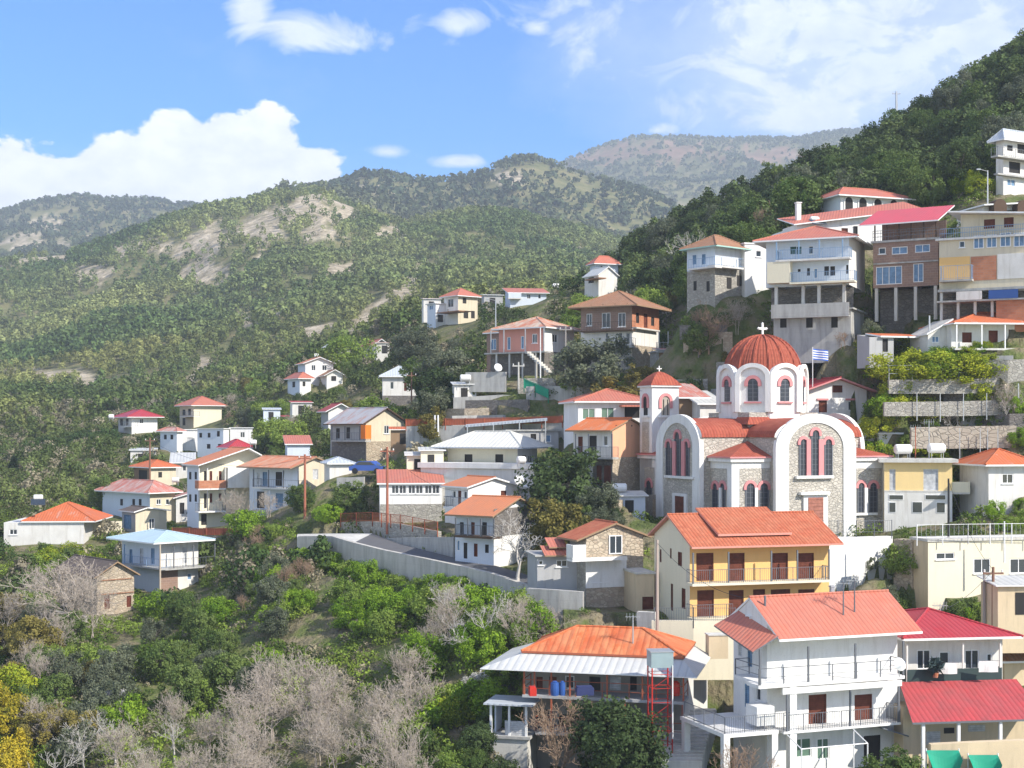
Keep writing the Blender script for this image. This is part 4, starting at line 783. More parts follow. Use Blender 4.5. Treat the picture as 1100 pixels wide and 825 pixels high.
me.materials.append(gm); terr = bpy.data.objects.new('terrain', me); col.objects.link(terr); terr['kind'] = 'structure'
# ---------------- haze ----------------
hz = MB().box(-6800, 6800, -30, 5200, float(ZZ.min())-60, float(ZZ.max())+30)
hm = bpy.data.materials.new('haze'); hm.use_nodes = True; t2 = hm.node_tree; t2.nodes.clear(); o_ = t2.nodes.new('ShaderNodeOutputMaterial'); pv = t2.nodes.new('ShaderNodeVolumePrincipled')
pv.inputs['Color'].default_value = (.78,.88,1,1); pv.inputs['Density'].default_value = HAZE; t2.links.new(pv.outputs[0], o_.inputs['Volume'])
ho = hz.build('haze', hm); ho['kind'] = 'stuff'
for h in HS: h.finish()
# ---------------- helpers for things placed by survey ----------------
def G(px, py, Y): return Vector((px2x(px, Y), Y, py2z(py, Y)))
def onground(px, py, y0=74.):
    r = hit(px, py, y0); return Vector(r) if r else None
def arch(mb, h, f, a, hw, zb, zs, o0, o1, m=0, n=12, ry=None):
    """solid arched slab"""
    ry = hw if ry is None else ry
    p = [(a-hw, zb), (a+hw, zb)]+[(a+hw*math.cos(math.pi*k/n), zs+ry*math.sin(math.pi*k/n)) for k in range(n+1)]
    P0 = [h.P(f, x, o0, z) for x, z in p]; P1 = [h.P(f, x, o1, z) for x, z in p]
    mb.poly(P0, m); mb.poly(list(reversed(P1)), m)
    for k in range(len(p)): j = (k+1) % len(p); mb.poly([P0[k], P0[j], P1[j], P1[k]], m)
def ring(mb, h, f, a, ri, ro, zb, zs, o0, o1, m=0, n=14, ryi=None, ryo=None, legs=True):
    ryi = ri if ryi is None else ryi; ryo = ro if ryo is None else ryo
    I = [(a+ri*math.cos(math.pi*k/n), zs+ryi*math.sin(math.pi*k/n)) for k in range(n+1)]; O = [(a+ro*math.cos(math.pi*k/n), zs+ryo*math.sin(math.pi*k/n)) for k in range(n+1)]
    if legs: I = [(a+ri, zb)]+I+[(a-ri, zb)]; O = [(a+ro, zb)]+O+[(a-ro, zb)]
    for k in range(len(I)-1):
        for (o, fl) in ((o0, 0), (o1, 1)): mb.poly([h.P(f, x, o, z) for x, z in (I[k], O[k], O[k+1], I[k+1])], m)
        mb.poly([h.P(f, *I[k][:1], o0, I[k][1]), h.P(f, *I[k+1][:1], o0, I[k+1][1]), h.P(f, *I[k+1][:1], o1, I[k+1][1]), h.P(f, *I[k][:1], o1, I[k][1])], m)
        mb.poly([h.P(f, *O[k][:1], o0, O[k][1]), h.P(f, *O[k+1][:1], o0, O[k+1][1]), h.P(f, *O[k+1][:1], o1, O[k+1][1]), h.P(f, *O[k][:1], o1, O[k][1])], m)
    for q in (0, -1): mb.poly([h.P(f, I[q][0], o0, I[q][1]), h.P(f, O[q][0], o0, O[q][1]), h.P(f, O[q][0], o1, O[q][1]), h.P(f, I[q][0], o1, I[q][1])], m)
# ---------------- church ----------------
c = church; R0 = c.root
def archwin(f, x0, x1, yt, yb, base=0., trim=True, pil=True, glass=DK):
    """arched window: dark leaded pane, pink stone arch"""
    a0, a1 = sorted((c.a(f, x0, base), c.a(f, x1, base))); a = (a0+a1)/2; hw = (a1-a0)/2; zt = c.fz(f, yt, a, base); zb = c.fz(f, yb, a, base); zs = zt-hw
    mb = MB(); ring(mb, c, f, a, hw, hw+.24, zs-.15, zs, base+.001, base+.14) if trim else None
    if trim: w_ = mb.build('window', PINK, R0)
    p = MB(); arch(p, c, f, a, hw, zb, zs, base-.2, base+.035); p = p.build('pane' if trim else 'window', LEAD, w_ if trim else R0)
    s_ = MB()
    for q in (a-hw-.04, a+hw+.04): c.bx(s_, f, q-.05, q+.05, base+.001, base+.1, zb, zs-.15)
    for q in np.arange(zb+.45, zs+.1, .45): c.bx(s_, f, a-hw, a+hw, base+.03, base+.06, q, q+.03)
    c.bx(s_, f, a-.02, a+.02, base+.03, base+.06, zb, zs+hw*.8)
    s_.build('leading', RL if trim else RL, p)
    return a, hw, zs, zb
LEAD = mat('leaded_glass', (.03,.035,.05), 'plain', rough=.3, spec=.5, amt=.5)
w, d, h = c.w, c.d, c.h
uF0, uF1 = c.ua(834, -1.), c.ua(917.6, -1.); vL0, vL1 = c.va(752, -1.), c.va(706.5, -1.); uc, vc = (uF0+uF1)/2, (vL0+vL1)/2
hz_ = c.zz(470, uF0, -1.); ztop = c.zz(444.5, uc, -1.); ry = ztop-hz_; hwF = (uF1-uF0)/2; hwL = (vL1-vL0)/2; uE = c.ua(926, vL0)
print('church', w, d, h, uF0, uF1, vL0, vL1, hz_, ztop, uE)
# arms (walls)
mb = MB()
for (x0, x1, y0, y1) in ((uF0, uF1, -.98, d-.5), (-.98, uE, vL0, vL1)): mb.box(x0, x1, y0, y1, -3.2, hz_ - (.004 if x0 < 0 else 0))
mb.box(uc-3.5, uc+3.5, vc-3.5, vc+3.5, hz_-1, c.zz(443, uc, vc-3.6)); mb.build('arm_wall', CST, R0)
# barrel roofs with white arched gables
def barrel(axis, a, hw, s0, s1, rz, z0):
    n = 18; mb = MB()
    pr = [(a+(hw+.12)*math.cos(math.pi*k/n), z0+.004+(rz+.02)*math.sin(math.pi*k/n)) for k in range(n+1)]
    T = lambda q, s: (q[0], s, q[1]) if axis == 'v' else (s, q[0], q[1])
    for k in range(n): mb.poly([T(pr[k], s0), T(pr[k+1], s0), T(pr[k+1], s1), T(pr[k], s1)], 0)
    for s in (s0, s1): mb.poly([T(q, s) for q in pr], 1)
    return mb
def arc_roof(mb): return mb.build('barrel_roof', [CHT, WS], R0, smooth=False)
barrel('v', uc, hwF, -.9, vc, ry-.35, hz_).build('barrel_roof', [CHT, WS], R0); barrel('v', uc, hwF, vc, d-.6, ry-.35, hz_).build('barrel_roof', [CHT, WS], R0)
barrel('u', vc, hwL, -.9, uc, ry-.35, hz_).build('barrel_roof', [CHT, WS], R0); barrel('u', vc, hwL, uc, uE-.1, ry-.35, hz_).build('barrel_roof', [CHT, WS], R0)
for f, a, hw, o in (('R', uc, hwF, 1.), ('L', vc, hwL, 1.), ('E', vc, hwL, uE-w), ('B', uc, hwF, -.45)):
    mb = MB(); zl = -3; ri = hw-.85
    ring(mb, c, f, a, ri, hw+.1, zl, hz_ if 0 else c.h+.4, o-.25, o+.1, ryi=(hz_-c.h-.4)+ry-.95 if 0 else ri, ryo=hz_-c.h-.4+ry, legs=True) if 0 else None
    zs = hz_-.9; ring(mb, c, f, a, hw-1.15, hw+(.25 if f == 'E' else .12), -3, zs, o-.3, o+.12, ryi=ztop-zs-.75, ryo=ztop-zs+(.15 if f == 'E' else 0), n=24); mb.build('gable_arch', WS, R0)
    if f in 'RL':
        p = MB(); arch(p, c, f, a, hw-1.13, -3, zs, o-.2, o+.03, n=20, ry=ztop-zs-.73); p.build('stone_panel', CST, R0)
# cornices, corner pilasters and stone infill
for (x0, x1, y0, y1) in ((-.22, uF0-.0, -.22, vL0-.01), (uF1, w+.22, -.22, vL0), (-.22, uF0, vL1, d+.22), (uF1, w+.22, vL1, d+.22)): MB().box(x0, x1, y0, y1, h-.28, h+.02).build('cornice', WS, R0)
def sheet(f, x0, y0, x1, y1, m=CST, o=.03, nm='stone_panel'):
    r = c.rect(f, x0, y0, x1, y1); mb = MB(); c.bx(mb, f, r[0], r[1], -.01, o, max(-3, r[2]), r[3]); mb.build(nm, m, R0)
sheet('R', 794.5, 503, 829, 590); sheet('L', 763, 503, 781, 590); sheet('R', 920, 503, 947, 585); sheet('L', 692.5, 502, 703, 590)
# side walls of arms in white
mb = MB(); c.bx(mb, 'R', uF0-.02, uF0+.95, 1.0, 1.07, -3, hz_-.9) if 0 else None
for px0, px1 in ((801.2,810),(815.8,824.6)): archwin('R', px0, px1, 519, 546.5)
for px0, px1 in ((766.5,771.5),(774.5,779.5)): archwin('L', px0, px1, 519, 546)
for px0, px1 in ((921.5,928),(934,941.5)): archwin('R', px0, px1, 518.6, 550.5)
archwin('L', 695, 700.5, 516, 547)
for px0, px1, yt in ((859.2,866.2,471.7),(872,879.3,462),(886,893,471.7)): archwin('R', px0, px1, yt, 510.7, 1.03)
for px0, px1, yt in ((716.5,721.3,474),(725.6,731,464),(735.6,740.4,474)): archwin('L', px0, px1, yt, 511, 1.03)
def boxp(f, x0, y0, x1, y1, o0, o1, m, nm): r = c.rect(f, x0, y0, x1, y1, o1); mb = MB(); c.bx(mb, f, r[0], r[1], o0, o1, r[2], r[3]); return mb.build(nm, m, R0)
for x0, x1 in ((866.8,871.2),(880,885.2)): boxp('R', x0, 472, x1, 511, 1.031, 1.2, PINK, 'pilaster')
for x0, x1 in ((722,725),(731.6,735)): boxp('L', x0, 474, x1, 511, 1.031, 1.2, PINK, 'pilaster')
boxp('R', 856, 511, 896, 514, 1.031, 1.35, WS, 'sill'); boxp('L', 713, 511.3, 744, 514, 1.031, 1.3, WS, 'sill'); boxp('R', 917, 551, 943, 553.5, .031, .3, WS, 'sill'); boxp('R', 799, 547.5, 827, 549.5, .031, .3, WS, 'sill')
boxp('R', 811.4, 524, 814.4, 547, .031, .22, WS, 'column'); boxp('R', 929.2, 524, 932.6, 551, .031, .22, WS, 'column'); boxp('L', 772, 524, 774, 546, .031, .2, WS, 'column')
fr = boxp('R', 863.5, 531, 889.5, 577, 1.031, 1.22, WS, 'door_frame'); boxp('R', 868.6, 534.5, 884.6, 577, 1.221, 1.26, mat('faded_pink_door', (.42,.17,.12), 'wood', per=.3), 'door'); boxp('R', 861, 528.5, 892, 531.5, 1.031, 1.5, WS, 'door_hood')
boxp('L', 722, 530, 737, 570, 1.031, 1.2, WS, 'door_frame'); boxp('L', 725, 533, 734, 570, 1.201, 1.24, WD, 'door')
# corner roofs
zk = c.zz(475, uF0, vL0)
for (ox, oy, ix, iy) in ((-.35, -.35, uF0, vL0), (w+.35, -.35, uF1, vL0), (-.35, d+.35, uF0, vL1), (w+.35, d+.35, uF1, vL1)):
    z1 = h+.03; ap = (ix, iy, zk)
    roofmesh([[(ox, oy, z1), (ix, oy, z1), ap], [(ox, oy, z1), ap, (ox, iy, z1)]], .12, 'corner_roof', CHT, PINK, R0)
# skirt, drum and dome
zb = c.zz(442.5, uc, vc-3.4); zw = c.zz(391, uc, vc-3.4); zd = c.zz(360.5, uc, vc); ap = 3.62; hw = ap*math.tan(math.pi/8)
mb = MB(); n4 = 4
for k in range(4):
    a = math.pi/4+k*math.pi/2; b_ = a+math.pi/2; r0, r1 = 5.6, 5.0
    mb.poly([(uc+r0*math.cos(a), vc+r0*math.sin(a), zb-1.1), (uc+r0*math.cos(b_), vc+r0*math.sin(b_), zb-1.1), (uc+r1*math.cos(b_), vc+r1*math.sin(b_), zb-.45), (uc+r1*math.cos(a), vc+r1*math.sin(a), zb-.45)])
mb.build('skirt_roof', CHT, R0)
dr = empty('drum', (uc, vc, zb)); dr.parent = R0
mb = MB()
zsp = zw-zb-1.15
for k in range(8):
    an = -math.pi/2+k*math.pi/4
    class _P:
        def P(s, f, a, o, z, an=an): n = (math.cos(an), math.sin(an)); t_ = (-n[1], n[0]); return (n[0]*(ap+o)+t_[0]*a, n[1]*(ap+o)+t_[1]*a, z)
    q = _P(); arch(mb, q, 'R', 0, hw, -.6, zsp, -1.2, 0, ry=1.15, n=16)
    e = MB(); ring(e, q, 'R', 0, hw-.38, hw+.06, 0, zsp, .002, .22, ryi=.85, ryo=1.22, n=16, legs=True); e.build('arch_moulding', WS, dr)
    v_ = MB(); hh = .46; z1 = 2.45; arch(v_, q, 'R', 0, hh, .95, z1, .001, .03); wv = v_.build('window', LEAD, dr)
    e = MB(); ring(e, q, 'R', 0, hh, hh+.3, z1-.2, z1, .003, .13); e.build('arch', PINK, wv)
    e = MB(); e2 = _P(); 
    pts = [q.P('R', *z) for z in ((-.75, .002, .75), (.75, .002, .75), (.75, .002, .9), (-.75, .002, .9))]; n_ = Vector((math.cos(an), math.sin(an), 0))*.2
    e.ext(pts, n_); e.build('sill', PINK, wv)
    e = MB()
    for zz_ in np.arange(1.3, 2.9, .35): e.ext([q.P('R', *z) for z in ((-hh, .031, zz_), (hh, .031, zz_), (hh, .031, zz_+.04), (-hh, .031, zz_+.04))], Vector((math.cos(an), math.sin(an), 0))*.02)
    e.ext([q.P('R', *z) for z in ((-.03, .031, .95), (.03, .031, .95), (.03, .031, 2.85), (-.03, .031, 2.85))], Vector((math.cos(an), math.sin(an), 0))*.025); e.build('leading', RL, wv)
mb.build('drum_wall', WS, dr)
MB().box(-4.05, 4.05, -4.05, 4.05, -.42, -.2).build('base_course', WS, dr) if 0 else None
H_ = zd-zb-zsp+.1; prof = [(3.55*math.cos(t)**.92 if t < 1.55 else .02, zsp-.1+H_*math.sin(t)) for t in np.linspace(0, math.pi/2, 12)]
dm = MB().lathe((0,0,0), prof, 40); dome = dm.build('dome', mat('dome_tile', (.28,.06,.035), 'tile', c2=(.4,.13,.075), amt=.5, per=.26), dr)
rb_ = MB()
for k in range(16):
    a = math.pi*2*k/16+math.pi/8
    for (r0, z0), (r1, z1) in zip(prof[:-1], prof[1:]): rb_.tube((r0*math.cos(a), r0*math.sin(a), z0+.03), (r1*math.cos(a), r1*math.sin(a), z1+.03), .1, 5)
rb_.build('rib', CHT, dome)
def cross(parent, z, s):
    m_ = MB(); m_.box(-.09*s, .09*s, -.07*s, .07*s, z, z+1.1*s); m_.box(-.42*s, -.091*s, -.07*s, .07*s, z+.58*s, z+.78*s); m_.box(.091*s, .42*s, -.07*s, .07*s, z+.58*s, z+.78*s)
    for x, zz_ in ((-.42, .68), (.42, .68)): m_.lathe((x*s, 0, z+zz_*s), [(0.01, -.14*s), (.14*s, 0), (.01, .14*s)], 8)
    m_.lathe((0, 0, z+1.1*s), [(0.01, -.1*s), (.14*s, .02*s), (.01, .16*s)], 8); return m_.build('cross', WS, parent)
cross(dr, zsp-.15+H_, 1.)
# bell tower
vt = c.va(700.4, -.0); tw = (c.ua(729.2, vt)); tz = c.zz(415.5, 0, vt); td = c.va(687.3, 0)-vt
tt = empty('bell_tower', (0, vt, 0)); tt.parent = R0
class TF:
    def P(s, f, a, o, z): return (a, -o, z) if f == 'R' else ((-o, a, z) if f == 'L' else ((tw+o, a, z) if f == 'E' else (a, td+o, z)))
tf = TF(); mb = MB().box(0, tw, 0, td, -3, tz)
mb.build('tower_wall', WS, tt); zt_ = c.zz(425.5, 1, vt); zb_ = c.zz(446, 1, vt)
for f, aa in (('R', tw/2), ('L', td/2)):
    hw = .42 if f == 'R' else .38
    v_ = MB(); arch(v_, tf, f, aa, hw, zb_, zt_-hw, .001, .03); wv = v_.build('bell_opening', DK if f == 'L' else mat('belfry_beige', (.4,.36,.3), 'plain'), tt)
    e = MB(); ring(e, tf, f, aa, hw, hw+.28, zt_-hw-.7, zt_-hw, .004, .12); e.build('arch', PINK, wv)
    e = MB(); p0 = tf.P(f, aa-hw, .031, zb_); p1 = tf.P(f, aa+hw, .05, zb_); 
    for q in (-.5, .5): A_ = tf.P(f, aa+q*hw, .05, zb_); e.tube(A_, (A_[0], A_[1], zt_-.3), .04, 5, )
    e.build('mullion', BLK, wv)
    e = MB(); p0 = tf.P(f, aa-.75, .0, zb_-.22); p1 = tf.P(f, aa+.75, .22, zb_-.05); e.box(p0[0], p1[0], p0[1], p1[1], p0[2], p1[2]); e.build('sill', WS, wv)
e = MB(); p0 = tf.P('L', .55, .0, 0); p1 = tf.P('L', td-.55, .03, zb_-.6); e.box(p0[0], p1[0], p0[1], p1[1], c.h+.3, p1[2]); e.build('stone_panel', CST, tt)
MB().box(-.18, tw+.18, -.18, td+.18, tz+.002, tz+.14).build('cornice', WS, tt)
cx, cy = tw/2, td/2; rr_ = max(tw, td)/2*1.12; zr_ = c.zz(398.8, 0, vt+1.4)-tz-.14
L3 = [(1., 0), (.8, .32), (.52, .66), (.24, .9), (.02, 1.)]; mb = MB()
for (s0, z0), (s1, z1) in zip(L3[:-1], L3[1:]):
    for k in range(4):
        sg = [(-1,-1),(1,-1),(1,1),(-1,1)]; a, b_ = sg[k], sg[(k+1) % 4]; X = tw/2+.22; Y_ = td/2+.22
        mb.poly([(cx+a[0]*X*s0, cy+a[1]*Y_*s0, tz+.145+zr_*z0), (cx+b_[0]*X*s0, cy+b_[1]*Y_*s0, tz+.145+zr_*z0), (cx+b_[0]*X*s1, cy+b_[1]*Y_*s1, tz+.145+zr_*z1), (cx+a[0]*X*s1, cy+a[1]*Y_*s1, tz+.145+zr_*z1)])
mb.build('tower_roof', CHT, tt)
cc = empty('finial', (cx, cy, 0)); cc.parent = tt; cross(cc, tz+zr_+.05, .5)
# ---------------- details of single houses ----------------
def add(h, nm, mb, m): return mb.build(nm, m, h.root)
h = amber; zr = h.zz(553.5, h.w/2, h.d/2)
k = (zr-h.ze)/(h.d/2+1.2); U0 = h.ua(751, h.d/2-.1); U1 = h.ua(828, h.d/2-.1); y0, y1 = -.15, h.d/2+.6; f_ = lambda y: h.ze+k*(y+1.2)+.32
roofmesh([[(U0, y0, f_(y0)), (U1, y0, f_(y0)), (U1, y1, f_(h.d/2)+.1), (U0, y1, f_(h.d/2)+.1)]], .16, 'raised_roof', TERRA, PK, h.root)
h = wh; zT = h.zz(784, 0, -1.3)
mb = MB().box(-3.6, -.01, -1.35, 4.2, zT-.22, zT); add(h, 'terrace_slab', mb, WS)
for u, v in ((-3.4, -1.15), (-.25, -1.15), (-3.4, 3.8)): add(h, 'column', MB().box(u-.2, u+.2, v-.2, v+.2, -4, zT-.22), WS)
add(h, 'column', MB().box(.75, 1.2, -1.35, -.9, -.5, h.zz(733, .9, -1.3)-.2), WS)
mb = MB()
for p, q in (((-3.5, -1.28), (.8, -1.28)), ((-3.5, -1.28), (-3.5, 4.1))):
    L_ = math.dist(p, q); n = int(L_/.14)
    for zz_ in (.1, .95): mb.tube((*p, zT+zz_), (*q, zT+zz_), .022, 4)
    for i in range(n+1): x = p[0]+(q[0]-p[0])*i/n; y = p[1]+(q[1]-p[1])*i/n; mb.tube((x, y, zT), (x, y, zT+.95), .011 if i % 9 else .03, 4)
add(h, 'railing', mb, RL)
za = h.ze+.15
roofmesh([[(-1.7, -1.3, za-.75), (0, -1.3, za+.1), (0, 3.4, za+1.0), (-1.7, 3.4, za+.2)]], .1, 'awning_roof', CORAL, RL, h.root)
add(h, 'white_tank', MB().box(-1.3, -.15, -1.1, .2, zT+.25, zT+1.35), WS)
mb = MB(); A0 = h.ua(846, -1.4); A1 = h.ua(917, -1.4); B1 = h.ua(932, -3.2); B0 = h.ua(861, -3.2); zt = h.zz(786.5, 3, -1.4); zu = h.zz(801, 3, -3.2)
for p, q in (((A0, -1.4, zt), (B0, -3.2, zu)), ((A1, -1.4, zt), (B1, -3.2, zu)), ((B0, -3.2, zu), (B1, -3.2, zu)), ((B0, -3.2, -1), (B0, -3.2, zu)), ((B1, -3.2, -1), (B1, -3.2, zu)), ((A1, -1.4, -1), (A1, -1.4, zt))): mb.tube(p, q, .04, 5)
add(h, 'pergola_frame', mb, WF)
add(h, 'garden_wall', MB().box(-.6, 4.2, -3.7, -3.4, -1.5, .75), WS); roofmesh([[(h.ua(948,-1.4), -1.5, zt-.1), (h.ua(948,-1.4)+1.8, -1.5, zt-.7), (h.ua(948,-1.4)+1.8, .3, zt-.7), (h.ua(948,-1.4), .3, zt-.1)]], .08, 'canopy', GREY, RL, h.root)
for u in (.6, 2.5, 4.6): add(h, 'roof_vent', MB().tube((u, 1.2+u*.1, h.h+.6), (u, 1.2+u*.1, h.h+1.5), .07, 6), RL) if u < 1 else None
h = cr   # lower shed roof and yard below the crimson house
zu = h.zz(733, 3, -1.2); zl = h.zz(776, 3, -5.2); ul = h.ua(966, -1.25); ur = h.ua(1092, -1.25); ul2 = h.ua(989, -5.2); ur2 = h.ua(1125, -5.2)
roofmesh([[(ul2-.5, -5.2, zl), (ur2, -5.2, zl), (ur, -1.25, zu), (ul, -1.25, zu)]], .12, 'lower_roof', mat('moss_stained_red_roof', (.46,.055,.06), 'corr', per=.32, c2=(.22,.06,.06), amt=.9, rough=.6), RL, h.root)
for x in (992, 1030, 1075, 1112): u = h.ua(x, -5); add(h, 'porch_post', MB().box(u-.09, u+.09, -5.05, -4.87, -3, zl+.05), WF)
add(h, 'lower_wall', MB().box(ul2-.2, ur2, -3.2, -1.26, -3, zl+.6), TN)
for x0, x1, y0, y1, m in ((1014,1025,782,788,DK),(1040,1058,779,786,WSH),(995,1010,786,800,WSH)): a0 = h.ua(x0,-3.2); a1 = h.ua(x1,-3.2); add(h, 'window', MB().box(a0, a1, -3.23, -3.19, h.zz(y1, a0, -3.2), h.zz(y0, a0, -3.2)), m)
h = sc   # metal skirt roof, corner room
zo = h.zz(728, -2.6, 0); zi = h.h+.12; D = h.d; Wd = h.w
roofmesh([[(-2.6, D+2.2, zo), (-2.6, -1.2, zo), (0, -.05, zi-.25), (0, D+.05, zi-.25)], [(-2.6, -1.2, zo), (Wd, -1.2, zo), (Wd, -.05, zi-.25), (0, -.05, zi-.25)], [(-2.6, D+2.2, zo), (0, D+.05, zi-.25), (Wd, D+.05, zi-.25), (Wd, D+2.2, zo)]], .06, 'metal_skirt_roof', WMET, WF, h.root)
z7 = h.zz(757, -2.4, D); z8 = h.zz(793, -2.4, D)
add(h, 'corner_room', MB().box(-2.6, 0, D-.9, D+1.6, -6, z8), CONL); add(h, 'corner_room_floor', MB().box(-2.75, 0, D-1.1, D+1.75, z8+.003, z8+.18), CON)
for u, v in ((-2.5, D-.8), (-2.5, D+1.5), (-2.5, D+.3)): add(h, 'post', MB().box(u-.07, u+.07, v-.07, v+.07, z8+.18, z7), WF)
add(h, 'corner_room_roof', MB().box(-2.9, .1, D-1.3, D+1.9, z7, z7+.1), GREY); add(h, 'corner_room_panel', MB().box(-2.48, -2.42, D-.7, D+.6, z8+.18, z8+1.1), WSH); add(h, 'blue_door', MB().box(-1.6, -.1, D+1.4, D+1.5, z8+.18, z7-.1), LB)
h = ts   # undercroft columns
for x in (834, 863, 880, 907):
    a = h.a('L', x, .3); add(h, 'column', MB().box(-.45, -.15, a-.15, a+.15, -3.2, -.0), CONL)
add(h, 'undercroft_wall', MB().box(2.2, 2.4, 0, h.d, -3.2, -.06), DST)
h = tb
for q in ((.0),): add(h, 'parapet', MB().box(-1.0, -.85, 0, h.d, h.h-.6, h.h+.6), CON); add(h, 'ledge', MB().box(-1.0, -.32, 0, h.d, h.h-.75, h.h-.61), CON)
h = bb   # open deck under pink roof, concrete legs
zf = h.zz(240, -.8, h.d/2); zbk = h.zz(226, 5, h.d/2)
roofmesh([[(-.9, -.2, zf), (-.9, h.d+1.2, zf), (6., h.d+1.2, zbk+.3), (6., -.2, zbk+.3)][::-1]], .12, 'deck_roof', mat('pink_red_sheet_roof', (.55,.09,.12), 'corr', per=.3, amt=.25), WF, h.root)
for i in range(6): a = .15+i*(h.d-.4)/5; add(h, 'deck_post', MB().box(-.12, .02, a, a+.12, h.h+.2, zf+.1), WDD)
mb = MB()
for zz_ in (.4, .75, 1.0): mb.tube((-.1, 0, h.h+.2+zz_), (-.1, h.d, h.h+.2+zz_), .03, 4)
for i in range(26): a = i*h.d/25; mb.tube((-.1, a, h.h+.2), (-.1, a, h.h+1.2), .02, 4)
add(h, 'deck_railing', mb, RL); add(h, 'deck_back_wall', MB().box(3.2, 3.3, 0, h.d, h.h+.2, zf+.6), BRKP)
for i in range(4):
    a = .3+i*(h.d-.6)/3; add(h, 'column', MB().box(.05, .35, a-.15, a+.15, -3.6, -.32), CONL)
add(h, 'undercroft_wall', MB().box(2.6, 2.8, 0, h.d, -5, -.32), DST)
h = cb_
add(h, 'deck', MB().box(-.8, 3, 0, h.d, -.55, -.32), CON)
for i in range(6): a = .3+i*(h.d-.6)/5; add(h, 'column', MB().box(-.6, -.35, a-.12, a+.12, -4, -.56), CONL)
add(h, 'undercroft_wall', MB().box(1.6, 1.8, 0, h.d, -5, -.56), DST)
z1 = h.zz(322, -.5, h.d/2); add(h, 'lower_deck', MB().box(-1.1, 1.5, 0, h.d, z1-.15, z1), CON); add(h, 'blue_tarpaulin', MB().box(-1.15, -1.1, 1.0, 3.6, z1, z1+.8), BLUE); add(h, 'white_panel', MB().box(-1.15, -1.1, 4.2, 6.5, z1, z1+.8), W); add(h, 'brick_infill', MB().box(-.7, 1.2, 0, 3.0, -4.5, z1-.16), BRK)
mb = MB(); zq = h.h+.2
for zz_ in (.45, .9): mb.tube((-.2, .1, zq+zz_), (-.2, h.d-.1, zq+zz_), .03, 4)
for i in range(40): a = .1+i*(h.d-.2)/39; mb.tube((-.2, a, zq), (-.2, a, zq+.9), .018, 4)
add(h, 'roof_railing', mb, RLB)
h = lr; roofmesh([[(-.6, -.7, h.zz(242, 0, -.7)), (h.w+.6, -.7, h.zz(225, h.w, -.7)), (h.w+.6, 4, h.zz(217.5, h.w, 4)), (-.6, 4, h.zz(236, 0, 4))]], .12, 'roof', CORAL, WF, h.root)
add(h, 'upper_wall', MB().ext([(0, .05, h.h), (h.w, .05, h.h), (h.w, .05, h.zz(227, h.w, .05)), (0, .05, h.zz(241, 0, .05))], (0, 3.8, 0)), WS)
h = ar
for x in h.arches:
    a = h.a('R', x); hw = .52; p = MB(); arch(p, h, 'R', a, hw, .05, 1.15, -.05, .012); pp = p.build('arched_opening', DK, h.root)
    q = MB(); ring(q, h, 'R', a, hw, hw+.16, .05, 1.15, .013, .1); q.build('arch', WS, pp)
h = og
for x in (1069, 1094): a = h.a('R', x); p = MB(); arch(p, h, 'R', a, .75, -.1, .45, -.05, 1.0); p.build('arched_dormer', WDD, h.root)
h = br
for i in range(9): a = .2+i*(h.d-.4)/8; add(h, 'bracket', MB().box(-.85, -.01, a-.05, a+.05, h.h-.28, h.h-.16), WDL) if i % 2 == 0 else None
h = pk
mb = MB(); n = 10
for i in range(n): mb.box(-2.2, -1.35, 1.2-i*.33-.3, 1.2-i*.33, h.zz(378, 0, 0)-i*.25-.28, h.zz(378, 0, 0)-i*.25)
add(h, 'outdoor_stair', mb, CONL)
for i in range(4): a = .3+i*1.9; add(h, 'column', MB().box(-1.2, -1.0, a, a+.2, -2, h.zz(378, 0, a)-.18), CONL)
h = wt
add(h, 'inner_wall', MB().box(.3, .5, 1, h.d-1, -1, h.h), W)
h = ga   # small red roofs
for (x0, x1, y, e) in ((585,616,598,.9),(592,612,590,1.7)):
    a0, a1 = h.ua(x0, -.5), h.ua(x1, -.5); z_ = h.zz(y, a0, -.5); roofmesh([[(a0, -.6+e-.9, z_), (a1, -.6+e-.9, z_), (a1, 1.3+e-.9, z_+.6), (a0, 1.3+e-.9, z_+.6)]], .1, 'red_roof', CORAL, WDL, h.root)
h = ph
for i in range(3): a = .6+i*1.3; add(h, 'vent', MB().tube(h.P('R', a, .001, h.h+.35+.3*(1-abs(i-1))), h.P('R', a, .04, h.h+.35+.3*(1-abs(i-1))), .08, 6), DK)
# ---------------- retaining walls, road, fences ----------------
def wall(label, pts, m=CON, th=.45, nm='retaining_wall', cat='wall', cap=None, group=None, dz=1.2):
    """pts: (px, py_top, py_bottom, Y) along the run"""
    o0 = G(pts[0][0], pts[0][2], pts[0][3]); root = None; mb = MB(); T = [G(p[0], p[1], p[3])-o0 for p in pts]; B = [G(p[0], p[2], p[3])-o0+Vector((0, 0, -dz)) for p in pts]
    for i in range(len(pts)-1):
        d_ = (T[i+1]-T[i]); n = Vector((-d_.y, d_.x, 0)).normalized()*th
        mb.poly([B[i], B[i+1], T[i+1], T[i]]); mb.poly([T[i], T[i+1], T[i+1]+n, T[i]+n]); mb.poly([B[i]+n, T[i]+n, T[i+1]+n, B[i+1]+n])
        if i in (0,): mb.poly([B[i], T[i], T[i]+n, B[i]+n])
        if i == len(pts)-2: mb.poly([B[i+1], B[i+1]+n, T[i+1]+n, T[i+1]])
    o = mb.build(nm, m); o.location = o0; tag(o, label, cat, group, 'thing'); return o
